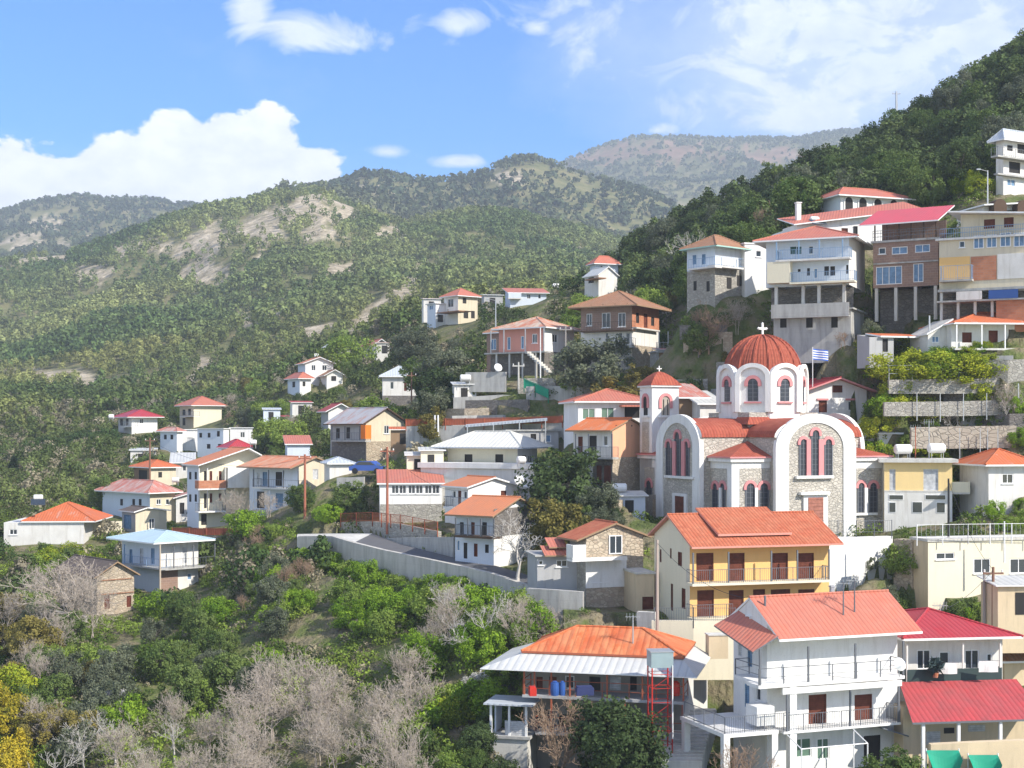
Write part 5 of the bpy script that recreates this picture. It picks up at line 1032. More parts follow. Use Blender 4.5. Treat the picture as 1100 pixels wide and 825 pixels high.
def fence(label, pts, hgt, m=RL, post=1.8, bars=.16, rails=(0.1, 1.), nm='fence', r=.02, group=None, panel=None):
    o0 = G(*pts[0]); P_ = [G(*p)-o0 for p in pts]; root = empty(nm, o0, 0, label, 'fence', group); ra = MB()
    for a, b in zip(P_[:-1], P_[1:]):
        L_ = (b-a).length
        for q in rails: ra.tube(a+Vector((0,0,hgt*q)), b+Vector((0,0,hgt*q)), r, 4)
        if bars:
            n = max(1, int(L_/bars))
            for i in range(n): c_ = a+(b-a)*i/n; ra.tube(c_, c_+Vector((0,0,hgt)), r*.5, 3)
        n = max(1, int(L_/post))
        for i in range(n+1): c_ = a+(b-a)*i/n; MB().tube(c_-Vector((0,0,.5)), c_+Vector((0,0,hgt+.04)), r*1.7, 5).build('post', m, root)
        if panel: ra.ext([a+Vector((0,.03,.06)), b+Vector((0,.03,.06)), b+Vector((0,.03,hgt-.05)), a+Vector((0,.03,hgt-.05))], (0,.02,0))
    ra.build('rails', m, root); return root
rf_ = [(300,577,144),(320,577,142),(356,577.3,139.5),(378,584,135.5),(410,592,131.2),(449,600,127),(487,608,123),(526,617,119),(562,629,115),(600,640,112)]
rb2 = [(300,574,150),(320,573.5,148),(356,573,145.5),(400,573,142.5),(425,583,137),(460,592,131.5),(492,600,128),(532,607.5,124),(568,618,119),(605,629,116)]
mb = MB(); 
rf_[0] = (319,577,142.1); rb2[0] = (319,573.5,148.1); rf_.pop(1); rb2.pop(1)
for i in range(len(rf_)-1):
    a, b, c_, d_ = G(*rf_[i]), G(*rf_[i+1]), G(*rb2[i+1]), G(*rb2[i]); mb.poly([a, b, c_, d_], 0 if i < 2 else 1)
    for p, q in ((a, b), (b, c_)): pass
    mb.poly([a-Vector((0,0,1.5)), b-Vector((0,0,1.5)), b, a], 0)
asph = mat('worn_asphalt', (.11,.11,.115), 'plain', amt=.3, scale=.6)
ro = mb.build('road', [CONL, asph]); ro['kind'] = 'structure'
kb_ = MB()
for i in range(2, len(rf_)-1):
    a, b = G(*rf_[i]), G(*rf_[i+1]); kb_.ext([a+Vector((0,.05,0)), b+Vector((0,.05,0)), b+Vector((0,.3,0)), a+Vector((0,.3,0))], (0,0,.14))
k_ = kb_.build('kerb', CONL); k_['kind'] = 'structure'
wall('long curved pale concrete retaining wall holding up the road above the bushes', [(320,576,598,141.9),(340,575.8,600,140.6),(356,576,603,139.4),(378,582.5,612,135.4),(394,586.5,616,133.2),(410,590.5,622,131.1),(430,594.5,626,129.),(449,598.5,627,126.9),(487,606.5,626,122.9),(526,615.5,640,118.9),(562,627.5,650,114.9)], mat('formed_concrete', (.47,.45,.41), 'concrete', c2=(.3,.285,.25)))
wall('low dark retaining wall with pale coping on the uphill side of the road', [(412,578,585,140.3),(440,577.5,592,135.),(487,577,602,129.3)], CON)
wall('grey stone terrace wall behind the road with rubble above it', [(365,561,577,147),(400,560,578,144),(430,563,584,138.6),(470,571,592,133.6)], ST)
wall('stone wall under the orange fence in front of the three-storey house', [(180,575,592,163),(240,576,592,160),(327,576,592,152)], DST)
wall('white rendered plinth wall below the church terrace', [(889,577,645,112),(925,577,645,114.3),(959,576,628,116.5)], WS, th=.6)
wall('rough brown buttressed stone wall between church plinth and beige warehouse', [(960,579,632,110.5),(970,580,632,109.8),(980,581,632,109)], STW, th=1.2)
wall('cream terrace wall with stains in front of the amber house', [(700,667,690,99.4),(745,667,712,99),(792,667,712,99.6)], PY)
wall('pale boundary wall beside the white gabled white house steps', [(722,688,700,97),(760,696,716,96)], W) if 0 else None
wall('grey footing wall below the low outbuilding and stone cottage', [(566,632,652,107),(600,634,656,106),(626,636,660,105.5)], CON)
wall('beige block wall on the terrace above the yellow bushes to the right', [(979,459,477,125.3),(1035,458,477,125.4),(1092,457,476,125.3)], mat('beige_block', (.42,.37,.3), 'stone', c2=(.36,.31,.25), scale=1.6), dz=.4)
wall('upper dry stone terrace wall in the garden right of the dome', [(955,408,417,128.3),(1030,407,417,128.4),(1110,405,415,128.3)], ST, dz=.5)
wall('middle dry stone terrace wall in the garden right of the dome', [(950,432,441,127),(1030,431,441,127.1),(1110,429,439,127)], ST, dz=.5)
wall('weathered grey block terrace wall below the pink house', [(487,427,449,165),(540,424,449,164.5),(600,428,449,163),(622,433,452,161)], CON)
wall('lower concrete wall carrying the orange fence in the middle of the village', [(436,458,474,161),(500,457,472,159.5),(560,456,472,158),(606,454,470,156)], CON)
wall('grey concrete terrace parapet at the foot of the pink house', [(500,400,410,166),(543,399.5,410,164.5)], CON)
wall('low stone wall bordering the lane by the stone barn', [(14,651,662,141),(50,655,668,139),(90,662,676,136.5)], ST)
wall('cream garden wall between the left edge house and the dark roofed shed', [(96,561,574,170),(131,560,572,172)], CR)
wall('stone terrace wall beside the three-storey orange roof house', [(345,556,572,162),(366,555,572,158)], ST)
wall('pale concrete landing wall under the railed stair by the garage', [(684,657,668,100.8),(703,658,668,100.2)], CONL)
wall('tan block wall at the bottom right corner yard', [(1000,800,835,81.5),(1040,798,835,81.5),(1110,795,835,82)], TN)
fence('orange mesh fence along the wall before the three-storey house', [(185,575,163),(240,575.5,160),(327,575.5,152)], .85, RLR, bars=.3, panel=1, r=.03)
fence('orange fence on the long wall in the middle of the village', [(436,458,161),(500,457,159.5),(560,456,158),(604,454.5,156)], .8, RLR, bars=.3, panel=1, r=.03)
fence('rusty railing stepping down beside the utility pole', [(366,561,146.9),(400,560,143.9),(430,563,138.5),(470,571,133.5)], .9, RLR, bars=.2, r=.03)
fence('thin white railing on the beige warehouse terrace', [(985,579,106.5),(1040,578,107.3),(1110,577,108.5)], 1.05, WF, bars=.35, r=.025)
fence('thin dark railing at the church front terrace edge', [(880,573,112.5),(920,573,114.2),(958,572,116.4)], 1.0, RL, bars=.25)
fence('metal railing on the cream terrace wall below the amber house', [(703,667,99.4),(745,667,99),(790,667,99.6)], .9, RL, bars=.16)
fence('thin wire fence along the garden terraces right of the dome', [(955,407,128.5),(1030,406,128.6),(1110,404,128.5)], 1.2, GALV, bars=0, r=.02, rails=(.4,.7,1))
fence('green shade net sloping along the steps under the pink house', [(563,417,163.6),(575,422,163),(589,428.5,162.4)], 1.1, NET, bars=0, panel=1, r=.03)
# steel canopy in the middle
mb = MB(); a = G(500,459,157.5); b = G(588,452,154.5); mb.ext([a, b, b+Vector((0,2.4,.1)), a+Vector((0,2.4,.1))], (0,0,.25)); cp = empty('canopy', a, 0, 'long blue-grey metal canopy over the lane in the middle of the village', 'canopy'); o = mb.build('roof_sheet', GREY, cp); o.matrix_parent_inverse.translation = -a
for x in (502, 530, 558, 586):
    y = 157.5-3*(x-500)/88; p = G(x, 459-(x-500)*.08, y); MB().tube((0,0,-2.6), (0,0,0), .06, 5).build('post', GALV, cp, loc=p-a)
# ---------------- poles, lamps, aerials ----------------
def pole(px, pt, pb, Y, r=.12, m=POLE, label='', arm=None, nm='utility_pole', group=None, cat='pole'):
    b = G(px, pb, Y); hgt = py2z(pt, Y)-b.z; root = empty(nm, b, 0, label, cat, group)
    MB().tube((0,0,-1.), (0,0,hgt), r, 7, r2=r*.7).build('shaft', m, root)
    if arm == 'cross':
        MB().box(-.7, .7, -.06, .06, hgt-.5, hgt-.38).build('crossarm', m, root)
        for x in (-.6, 0, .6): MB().lathe((x, 0, hgt-.38), [(.02, 0), (.07, .05), (.05, .12), (.07, .18), (.01, .22)], 6).build('insulator', WS, root)
    if arm == 'lamp':
        MB().tube((0,0,hgt-.1), (-.9,-.2,hgt+.1), .03, 5).build('arm', GALV, root); MB().box(-1.25, -.85, -.3, -.1, hgt+.02, hgt+.14).build('lamp_head', GALV, root)
    if arm == 'tv':
        m_ = MB(); m_.tube((-.5,0,hgt-.1), (.5,0,hgt-.1), .02, 4)
        for x in (-.4,-.2,0,.2,.4): m_.tube((x,-.4,hgt-.1), (x,.4,hgt-.1), .012, 4); m_.tube((x,0,hgt-.35), (x,0,hgt+.15), .012, 4)
        m_.build('aerial', GALV, root)
    return root
pole(706, 580, 682, 97, .13, mat('pale_weathered_pole', (.4,.33,.28), 'plain'), 'pale weathered pole in front of the amber house gable')
pole(327.5, 488, 577, 151, .16, mat('reddish_pole', (.36,.13,.08), 'plain'), 'tall reddish pole at the end of the orange fence', 'cross')
pole(416, 480, 563, 141, .15, MT['reddish_pole'], 'reddish pole before the veranda building', 'cross')
pole(161, 470, 552, 196, .16, POLE, 'thin pole in front of the faded pink hipped roof', 'cross')
pole(172, 585, 640, 147, .11, mat('beige_pole', (.5,.42,.32), 'plain'), 'beige pole at the corner of the blue-grey roofed veranda')
pole(467, 446, 480, 160, .14, WF, 'short white twin post left of pair above the villa', group='white posts above the villa'); pole(470.5, 446, 480, 159.5, .14, WF, 'slim white post right of pair above the villa', group='white posts above the villa')
pole(1019, 514, 577, 108.5, .1, BLK, 'black pole in front of the yellow house')
pole(1057.5, 612, 676, 98, .12, mat('grey_pole', (.3,.28,.26), 'plain'), 'grey pole at left of the pair before the beige warehouse'); pole(1067, 609, 678, 97, .13, POLE, 'dark brown pole at right of the pair before the beige warehouse', 'cross')
pole(532.5, 322, 362, 183, .1, GALV, 'thin grey pole left of the pink house', 'lamp'); pole(607.5, 350, 430, 162, .13, MT['grey_pole'], 'tall grey pole right of the pink house', 'cross')
pole(580.5, 352, 402, 165, .08, WF, 'white rainwater post at the corner of the pink house'); pole(557, 389, 409, 163.8, .12, CONL, 'short concrete T post under the pink house', 'cross')
pole(1061, 183, 216, 153, .09, GALV, 'galvanised street lamp pole below the high right house', 'lamp'); pole(963, 98, 128, 243, .25, GALV, 'tall hilltop mast with crossbar on the skyline', 'cross', 'mast', cat='mast')
pole(442, 400, 452, 200, .13, POLE, 'dark pole beside the grey pyramid roof', 'cross'); pole(1079, 560, 590, 106, .07, WF, 'slim white post on the warehouse terrace'); pole(1094, 412, 455, 126.5, .08, GALV, 'thin grey post at the right end of the garden')
pole(997, 355, 335, 140, .1, WF, 'x') if 0 else None
pole(998.5, 339, 356, 132, .1, GALV, 'thin grey flue pipe on the lean-to beside the bungalow', nm='flue_pipe', cat='pipe'); pole(680, 610, 625, 104, .05, GALV, 'small aerial behind the stone cottage', 'tv', 'aerial', cat='aerial') if 0 else None
pole(983.5, 458, 489, 123.5, .05, RLR, 'leaning red and white aerial mast on the yellow house', 'tv', 'aerial', cat='aerial'); pole(998, 452, 489, 123.5, .05, GALV, 'taller grey aerial mast on the yellow house', 'tv', 'aerial', cat='aerial'); pole(680, 661, 677, 92, .05, GALV, 'aerial on the apex of the streaked orange roof', 'tv', 'aerial', cat='aerial')
pole(906, 625, 643, 86, .05, RL, 'aerial left of two on the coral roof ridge', 'tv', 'aerial', cat='aerial'); pole(918, 622, 642, 86.5, .05, RL, 'aerial right of two on the coral roof ridge', 'tv', 'aerial', cat='aerial'); pole(954.5, 645, 672, 88.5, .13, WF, 'white chimney pipe with cap between coral and crimson roofs', nm='flue_pipe', cat='pipe')
pole(1010, 649, 655, 93, .04, GALV, 'tv aerial on top of the crimson roof', 'tv', 'aerial', cat='aerial')
for i, (x, y) in enumerate(((985,440),(1010,441),(1035,440),(1060,439))): pole(x, 422, y, 126.8, .05, GALV, 'thin white stake on the middle garden terrace', nm='garden_stake', group='stakes on the middle garden terrace', cat='stake')
for i, x in enumerate((1031, 1053, 1061, 1072)): pole(x, 460, 484, 124.8, .045, GALV, 'thin grey stake above the yellow house terrace', nm='garden_stake', group='stakes above the yellow house', cat='stake')
# ---------------- roof tanks, dishes, scaffolding, clutter ----------------
def tank(px, py, Y, label, L_=1.3, r=.33, ang=.2, group=None, panel=True):
    root = empty('water_tank', G(px, py, Y), ang, label, 'water tank', group); m_ = MB(); pr = [(.01, 0), (r*.8, .03), (r, .12), (r, L_-.12), (r*.8, L_-.03), (.01, L_)]
    o = MB().lathe((0,0,0), pr, 14).build('barrel', WS, root, smooth=False); o.rotation_euler = (0, math.pi/2, 0); o.location = (-L_/2, 0, r+.35)
    f_ = MB()
    for x in (-L_*.35, L_*.35):
        for y in (-.25, .25): f_.tube((x, y, -.1), (x, y, .5), .025, 4)
    f_.build('stand', GALV, root)
    if panel: MB().ext([(-.8, -.4, .5), (.8, -.4, .5), (.8, -1.5, -.1), (-.8, -1.5, -.1)], (0, 0, .07)).build('solar_panel', GL, root)
    return root
tank(970, 492, 123.5, 'white water tank at the left end of the yellow house roof', 1.5, .42, .1, panel=False); tank(1006, 491, 123, 'white water tank at the right of the yellow house roof', 1.5, .42, .1, panel=False)
tank(41, 541, 166, 'white solar water tank on the left edge house', 1.1, .35, .3); tank(188.5, 521, 195, 'white water tank behind the faded pink roof', 1., .35, .1, panel=False); tank(560, 502, 142.5, 'white dome shaped tank on the villa terrace corner', .9, .38, .4, panel=False)
tank(119.5, 452, 296, 'white tank left of the crimson roofed far house', 1.1, .5, .1, panel=False); tank(340, 386, 305, 'white tank beside the far gabled cottage', 1., .45, .1, panel=False); tank(597, 311, 272, 'white tank at the right of the long red roofed house', 1.3, .4, .1, panel=False)
tank(665, 533, 127, 'white tank on a shed roof below the peach house', 1.4, .4, .1, panel=False); tank(272, 481, 185, 'small white solar tank behind the bright orange roof', .9, .35, .1, panel=False); tank(500, 413, 165.5, 'grey-white tank on the little white shed below the pink house', 1.3, .4, .1, panel=False); tank(875, 242, 153, 'white solar heater on the thin red roof', 1., .3, .2)
def dish(px, py, Y, label, r=.4, ang=.4):
    root = empty('satellite_dish', G(px, py, Y), ang, label, 'satellite dish'); o = MB().lathe((0,0,0), [(.02, .14), (r*.5, .05), (r, -.1)], 14).build('dish', WF, root); o.rotation_euler = (RAD(68), 0, 0); o.location = (0, -.15, .5)
    MB().tube((0,0,-.3), (0,0,.5), .03, 5).build('mount', GALV, root); MB().tube((0,-.15,.35), (0,-.6,.62), .015, 4).build('feed_arm', GALV, root)
dish(558, 521, 136, 'large white dish on the flat annexe beside the white gabled house', .55); dish(966, 722, 82.5, 'round white dish at the right end of the upper balcony', .4); dish(535, 399, 164.8, 'white dish leaning on the terrace under the pink house', .5); dish(355, 320, 300, 'x') if 0 else None
# red scaffold with tank
sf = empty('scaffold_tower', G(709, 805, 86.4), .12, 'red scaffold tower standing before the rusty roofed house', 'scaffold'); zt = py2z(716, 86.4)-py2z(805, 86.4)
for x in (-.62, .62):
    for y in (-.6, .6): MB().tube((x, y, -2), (x, y, zt), .045, 6).build('standard', REDP, sf)
m_ = MB()
for z in np.arange(.4, zt, .85):
    for a, b in (((-.62,-.6),(.62,-.6)),((.62,-.6),(.62,.6)),((.62,.6),(-.62,.6)),((-.62,.6),(-.62,-.6))): MB().tube((*a, z), (*b, z), .022, 4).build('brace', REDP, sf)
for z in np.arange(.4, zt-1, 1.7): MB().tube((-.62,-.6,z), (.62,-.6,z+.85), .018, 4).build('brace', REDP, sf)
tk = empty('water_tank', G(709, 716, 86.4), .12, 'square galvanised water tank on top of the red scaffold tower', 'water tank'); MB().box(-.68, .68, -.65, .65, .02, .95).build('body', [mat('dull_galvanised', (.33,.42,.44), 'plain', rough=.5, metal=.3)], tk); MB().box(-.72, .72, -.69, .69, .951, 1.).build('lid', GALV, tk)
wp = pole(722.5, 715, 776, 85.8, .05, WF, 'white drainpipe standing beside the red scaffold', nm='drain_pipe', cat='pipe')
for i, (x, y, c_, w_) in enumerate(((596,748,BLUE,.5),(604,748,BLUE,.35),(572,748,REDP,.35),(628,747.5,mat('navy_cloth', (.03,.04,.12), 'plain'),.9),(726,748,REDP,.5))):
    o = empty(('plastic_barrel','bucket','crate','bundle','gas_bottle')[i], G(x, y, 88.2), .2, ('blue plastic barrel on the ramshackle veranda','smaller blue bucket beside the blue barrel','red crate at the left end of the ramshackle veranda','dark blue bundle of cloth on the ramshackle veranda','red gas bottle at the right end of the ramshackle veranda')[i], ('barrel','bucket','crate','bundle','gas bottle')[i])
    if i in (0, 1, 4): MB().lathe((0,0,.05), [(.01,0),(w_*.5,.01),(w_*.55,.3),(w_*.55,.5),(w_*.5,.8),(.01,.82)], 12).build('body', c_, o); MB().lathe((0,0,.86), [(.01,0),(w_*.3,.01),(w_*.3,.08),(.01,.1)], 10).build('lid', c_, o)
    else: MB().box(-w_*.6, w_*.6, -.25, .25, .05, .5).build('body', c_, o); MB().box(-w_*.55, w_*.5, -.2, .22, .505, .62).build('top', c_, o)
# flag
fl = empty('flag', G(873, 404, 132), .2, 'blue and white striped flag on a pole above the church roofs', 'flag'); MB().tube((0,0,-1), (0,0,2.7), .035, 6).build('flagpole', WF, fl)
for i in range(9):
    mb = MB(); n = 8
    for k in range(n):
        x0, x1 = .04+1.5*k/n, .04+1.5*(k+1)/n; y0, y1 = .12*math.sin(x0*4), .12*math.sin(x1*4); z1 = 2.55-i*.11-.0; 
        dz0, dz1 = -.1*x0, -.1*x1; mb.poly([(x0,y0,z1-.11+dz0),(x1,y1,z1-.11+dz1),(x1,y1,z1+dz1),(x0,y0,z1+dz0)])
    mb.build('stripe', mat('flag_blue', (.04,.12,.5), 'plain') if i % 2 == 0 else WS, fl)
# green canvases and pallets at the bottom right
for (x0, x1, y, lb) in ((995,1030,806,'green canvas sagging between posts at left of the bottom right yard'),(1040,1072,811,'smaller green canvas beside the sagging one in the bottom right yard')):
    a = G(x0, y, 81.3); b = G(x1, y, 81.3); n = 10; mb = MB(); L_ = (b-a).length
    P2 = [[(L_*i/n, -.15*j, -j*.33*(.25+math.sin(math.pi*i/n))) for j in range(6)] for i in range(n+1)]
    for i in range(n):
        for j in range(5): mb.poly([P2[i][j], P2[i+1][j], P2[i+1][j+1], P2[i][j+1]])
    tp_ = empty('canvas', a, 0, lb, 'canvas'); mb.build('sheet', NET, tp_, smooth=True); MB().tube((0,0,-2), (0,0,.1), .04, 5).build('post', WF, tp_); MB().tube((L_,0,-2), (L_,0,.1), .04, 5).build('post', WF, tp_)
# laundry and things on the crimson house balcony
for (x, y, m_, nm, lb) in ((1005,726,BLK,'plant_pot','dark leafy potted plant on the crimson house balcony'),(1018,718,WS,'laundry','white laundry hung over the dark cloth balcony'),(1062,716,WS,'laundry','white sheets drying at the right end of the balcony')):
    o = empty(nm, G(x, y, 87.6), 0, lb, nm.replace('_', ' '))
    if nm == 'laundry':
        mb = MB(); 
        for i in range(8): x0, x1 = -.6+i*.15, -.45+i*.15; mb.poly([(x0,.03*math.sin(i),0-.35),(x1,.03*math.sin(i+1),-.35),(x1,0,.35),(x0,0,.35)])
        mb.build('cloth', m_, o); MB().tube((-.7,0,.36), (.7,0,.36), .012, 4).build('line', RL, o)
    else: MB().lathe((0,0,-.1), [(.01,0),(.15,0),(.2,.3),(.01,.28)], 10).build('pot', BRK, o); mb = MB(); rr = random.Random(3); [mb.poly([(a_, b_, c_) for a_, b_, c_ in [(rr.gauss(0,.3), rr.gauss(0,.2), .6+rr.gauss(0,.25)) for _ in range(3)]]) for _ in range(90)]; mb.build('leaves', TARP, o)
# steps of the stair street
st = MB(); 
for i in range(16): a = G(748-i*1.2, 762+i*3.6, 94-i*.62); st.box(a.x-1.3, a.x+1.3, a.y-.31, a.y+.31, a.z-1.5, a.z)
o = st.build('stairway', CONL); tag(o, 'steep grey stairway descending between the ramshackle and the white houses', 'stairs')
pb = empty('planter', G(770, 697, 95.5), .1, 'square tan rendered box on the landing below the amber house', 'planter'); MB().box(-.65, .65, -.5, .5, -.6, .95).build('body', TN, pb); MB().box(-.7, .7, -.55, .55, .951, 1.02).build('lid', CONL, pb)
# small sheds
def hut(px, py, Y, th, w_, d_, h_, label, wm, rm, nm='shed'):
    o = empty(nm, G(px, py, Y), th, label, 'shed'); MB().box(0, w_, 0, d_, -2.5, h_).build('wall', wm, o); roofmesh([[(-.25, -.3, h_+.03), (w_+.25, -.3, h_+.03), (w_+.25, d_+.2, h_+.35), (-.25, d_+.2, h_+.35)]], .08, 'roof', rm, WF, o); MB().box(w_*.3, w_*.6, -.03, .02, .1, h_*.8).build('door', DK, o); return o
hut(708, 395, 158, .1, 3.2, 2.5, 1.9, 'rough timber and tin store right of the brown house', WDL, RUSTP); hut(770, 384, 151, .2, 2.6, 2, 1.7, 'small grey store under the wide bare brown tree', GP, GREY); hut(395, 452, 205, .2, 3, 2.4, 1.9, 'white store with pale roof above the barn house roof', W, WMET); hut(314, 446, 245, .3, 3.4, 2.5, 2.1, 'low hut with dusty red roof left of the little red gabled cottage', W, DRED)
hut(283, 452, 258, .2, 3, 2.4, 2., 'tiny grey roofed hut on the slope above the orange gable', LB, GREY); hut(437, 506, 150.5, .1, 2.6, 2, 1.6, 'cream store on the terrace left of the villa', PY, CONL); hut(386, 478, 168, .3, 2.8, 2, 1.6, 'brown plank store beside the barn house stone base', WDL, RUSTG) if 0 else None; hut(420, 478, 164, .1, 3.4, 2.4, 1.7, 'long brown store behind the veranda building', WDL, RUST); hut(655, 436, 150, .1, 3, 2.2, 1.6, 'white rooftop store behind the coral hipped roof', W, CONL) if 0 else None
hut(520, 330, 262, .2, 3.5, 2.6, 2.2, 'grey hut below the long red roofed upper house', GP, GREY); hut(455, 333, 285, .2, 3.5, 2.6, 2.2, 'white hut left of the multi-level upper house', W, CORAL); hut(404, 380, 298, .2, 4, 2.6, 2.2, 'brown roofed hut near the far coral roof', W, BRT); hut(140, 500, 232, .2, 4, 3, 2.4, 'white hut with pale roof above the rust patched house', W, WMET); hut(228, 520, 205, .2, 3, 2.4, 2.2, 'white store behind the three-storey house corner', W, RUSTP); hut(60, 556, 186, .2, 3.4, 2.6, 2., 'small grey hut behind the left edge house', GP, RUST) if 0 else None
hut(488, 430, 165.6, .15, 2.6, 2., 1.8, 'little white plastered shed on the block terrace wall', W, WMET); hut(662, 553, 125.5, .1, 2.6, 2.2, 1.6, 'blue-grey lean-to under the white tank by the bell tower', LB, CONL); hut(229, 447, 262, .1, 2.4, 2, 1.8, 'tiny grey hut among trees above the pale row', GP, GREY) if 0 else None
hut(303, 462, 250, .2, 3.2, 2.5, 2.2, 'small white hut with dull roof left of the red gabled cottage', W, DRED); hut(452, 503, 150, .1, 2.4, 2, 1.8, 'cream rooftop hut beside the pale roofed villa', PY, WMET); hut(560, 414, 240, .1, 3, 2, 1.8, 'x', W, CORAL) if 0 else None
hut(1072, 662, 96, .05, 4, 3, 2.0, 'open lean-to with pale sheet roof at the right edge', TN, WMET); hut(228, 486, 232, .3, 2.2, 2, 2., 'narrow white outhouse before the lavender house', W, RUSTP) if 0 else None
# parked car in shade behind the villa
cx_ = empty('parked_car', G(396, 509, 157), -.3, 'blue parked car half hidden behind shrubs below the barn house', 'car')
mb = MB(); prof = [(-2.0,.35),(-2.05,.8),(-1.5,.95),(-.9,1.4),(.6,1.42),(1.25,.98),(2.0,.85),(2.05,.4)]; mb.ext([(x,-.8,z) for x, z in prof], (0,1.6,0)); mb.build('body', mat('blue_car_paint', (.03,.1,.4), 'plain', rough=.25, spec=.6, amt=.05), cx_)
MB().ext([(-1.25,-.82,1.0),(-.85,-.82,1.33),(.55,-.82,1.33),(1.05,-.82,1.0)], (0,.01,0)).build('side_window', GL, cx_)
for x in (-1.3, 1.3): w_ = MB().lathe((0,0,0), [(.01,-.1),(.33,-.1),(.33,.1),(.01,.1)], 14).build('wheel', BLK, cx_); w_.rotation_euler = (math.pi/2, 0, 0); w_.location = (x, -.78, .33)

# dry stone terraces stepping down between the houses, and overhead cables
TR = random.Random(5)
def intbox(px0, px1, py, hgt, Y):
    for h in HS:
        a = 550+F*h.x/h.Y; cs = [h.W3(u, v, z) for u in (0, h.w) for v in (0, h.d) for z in (0, h.h)]; X_ = [550+F*c[0]/c[1] for c in cs]; Y_ = [460-F*c[2]/c[1] for c in cs]
        if h.Y+3 > Y and px1 > min(X_)-2 and px0 < max(X_)+2 and py > min(Y_)-3 and py-hgt < max(Y_)+1: return True
        for t in (0, .5, 1):
            x = px2x(px0+(px1-px0)*t, Y); dx, dy = x-h.x, Y-h.Y; u = dx*h.c+dy*h.n; v = -dx*h.n+dy*h.c
            if -1 < u < h.w+1 and -1 < v < h.d+1: return True
    return False
nT = 0
for k in range(420):
    px = TR.uniform(200, 700) if k % 3 else TR.uniform(640, 1060); py = TR.uniform(400, 560) if k % 3 else TR.uniform(360, 480); wpx = TR.uniform(28, 70)
    a, b, c_ = hit(px, py, 112), hit(px+wpx/2, py-1, 112), hit(px+wpx, py-1, 112)
    if None in (a, b, c_) or a[1] > 260 or abs(c_[1]-a[1]) > 9: continue
    hp = TR.uniform(.8, 1.7)*F/a[1]
    if intbox(px, px+wpx, py, hp, min(a[1], c_[1])) or (296 < px+wpx and px < 606 and py > 565): continue
    wall('dry stone terrace wall stepping between the village houses', [(px, py-hp, py+2, a[1]-.3), (px+wpx/2, py-1-hp*.95, py+2, b[1]-.3), (px+wpx, py-1-hp, py+2, c_[1]-.3)], (ST, DST, CON, STW)[nT % 4], group='dry stone terrace walls'); nT += 1
    if nT > 34: break
print('terraces', nT)
def cable(label, a, b, sag=1.2, group='overhead cables'):
    a, b = G(*a), G(*b); mb = MB(); n = 14; P_ = [a+(b-a)*i/n-Vector((0,0,4*sag*(i/n)*(1-i/n))) for i in range(n+1)]
    for p, q in zip(P_[:-1], P_[1:]): mb.tube(p-a, q-a, .016, 3)
    o = mb.build('overhead_cable', BLK); o.location = a; tag(o, label, 'cable', group)
cable('cable from the reddish pole at the orange fence to the veranda pole', (327.5,491,151), (416,483,141)); cable('cable from the veranda pole towards the roadside house', (416,483,141), (503,527,134)); cable('cable between the thin pole and the reddish pole on the left', (161,473,196), (327.5,492,151), 2.); cable('cable from the pole right of the pink house to its left lamp pole', (607.5,353,162), (532.5,326,183)); cable('cable from the pink house pole down to the bell tower', (607.5,355,162), (690,420,131), 1.5); cable('cable from the poles by the warehouse to the crimson roof', (1067,612,97), (1010,656,93), .4); cable('cable from the weathered pole to the coral roof ridge', (706,583,97), (800,642,87), .7); cable('cable from the black pole to the warehouse poles', (1019,516,108.5), (1067,612,97), .8)
# ---------------- vegetation ----------------
R_ = np.random.default_rng(11)
def leafmat(name, colr, c2, trans=.33):
    m = bpy.data.materials.new(name); m.use_nodes = True; t = m.node_tree; b = t.nodes['Principled BSDF']; b.inputs['Roughness'].default_value = .75; b.inputs['Specular IOR Level'].default_value = .15
    K = t.links.new; N_ = t.nodes.new; a = N_('ShaderNodeAttribute'); a.attribute_name = 'tone'; oi = N_('ShaderNodeObjectInfo')
    ad = N_('ShaderNodeMath'); ad.operation = 'MULTIPLY_ADD'; K(oi.outputs['Random'], ad.inputs[0]); ad.inputs[1].default_value = .5; K(a.outputs['Fac'], ad.inputs[2])
    sb = N_('ShaderNodeMath'); sb.operation = 'SUBTRACT'; K(ad.outputs[0], sb.inputs[0]); sb.inputs[1].default_value = .25
    r = N_('ShaderNodeValToRGB'); r.color_ramp.elements[0].color = (*colr, 1); r.color_ramp.elements[1].color = (*c2, 1); K(sb.outputs[0], r.inputs[0]); K(r.outputs[0], b.inputs['Base Color'])
    tr = N_('ShaderNodeBsdfTranslucent'); K(r.outputs[0], tr.inputs[0]); mx_ = N_('ShaderNodeMixShader'); mx_.inputs[0].default_value = trans; K(b.outputs[0], mx_.inputs[1]); K(tr.outputs[0], mx_.inputs[2]); K(mx_.outputs[0], t.nodes['Material Output'].inputs[0])
    return m
def colmat(name, trans=.25):
    m = bpy.data.materials.new(name); m.use_nodes = True; t = m.node_tree; b = t.nodes['Principled BSDF']; b.inputs['Roughness'].default_value = .8; b.inputs['Specular IOR Level'].default_value = .1
    K = t.links.new; a = t.nodes.new('ShaderNodeAttribute'); a.attribute_name = 'col'; K(a.outputs['Color'], b.inputs['Base Color']); tr = t.nodes.new('ShaderNodeBsdfTranslucent'); K(a.outputs['Color'], tr.inputs[0])
    mx_ = t.nodes.new('ShaderNodeMixShader'); mx_.inputs[0].default_value = trans; K(b.outputs[0], mx_.inputs[1]); K(tr.outputs[0], mx_.inputs[2]); K(mx_.outputs[0], t.nodes['Material Output'].inputs[0]); return m
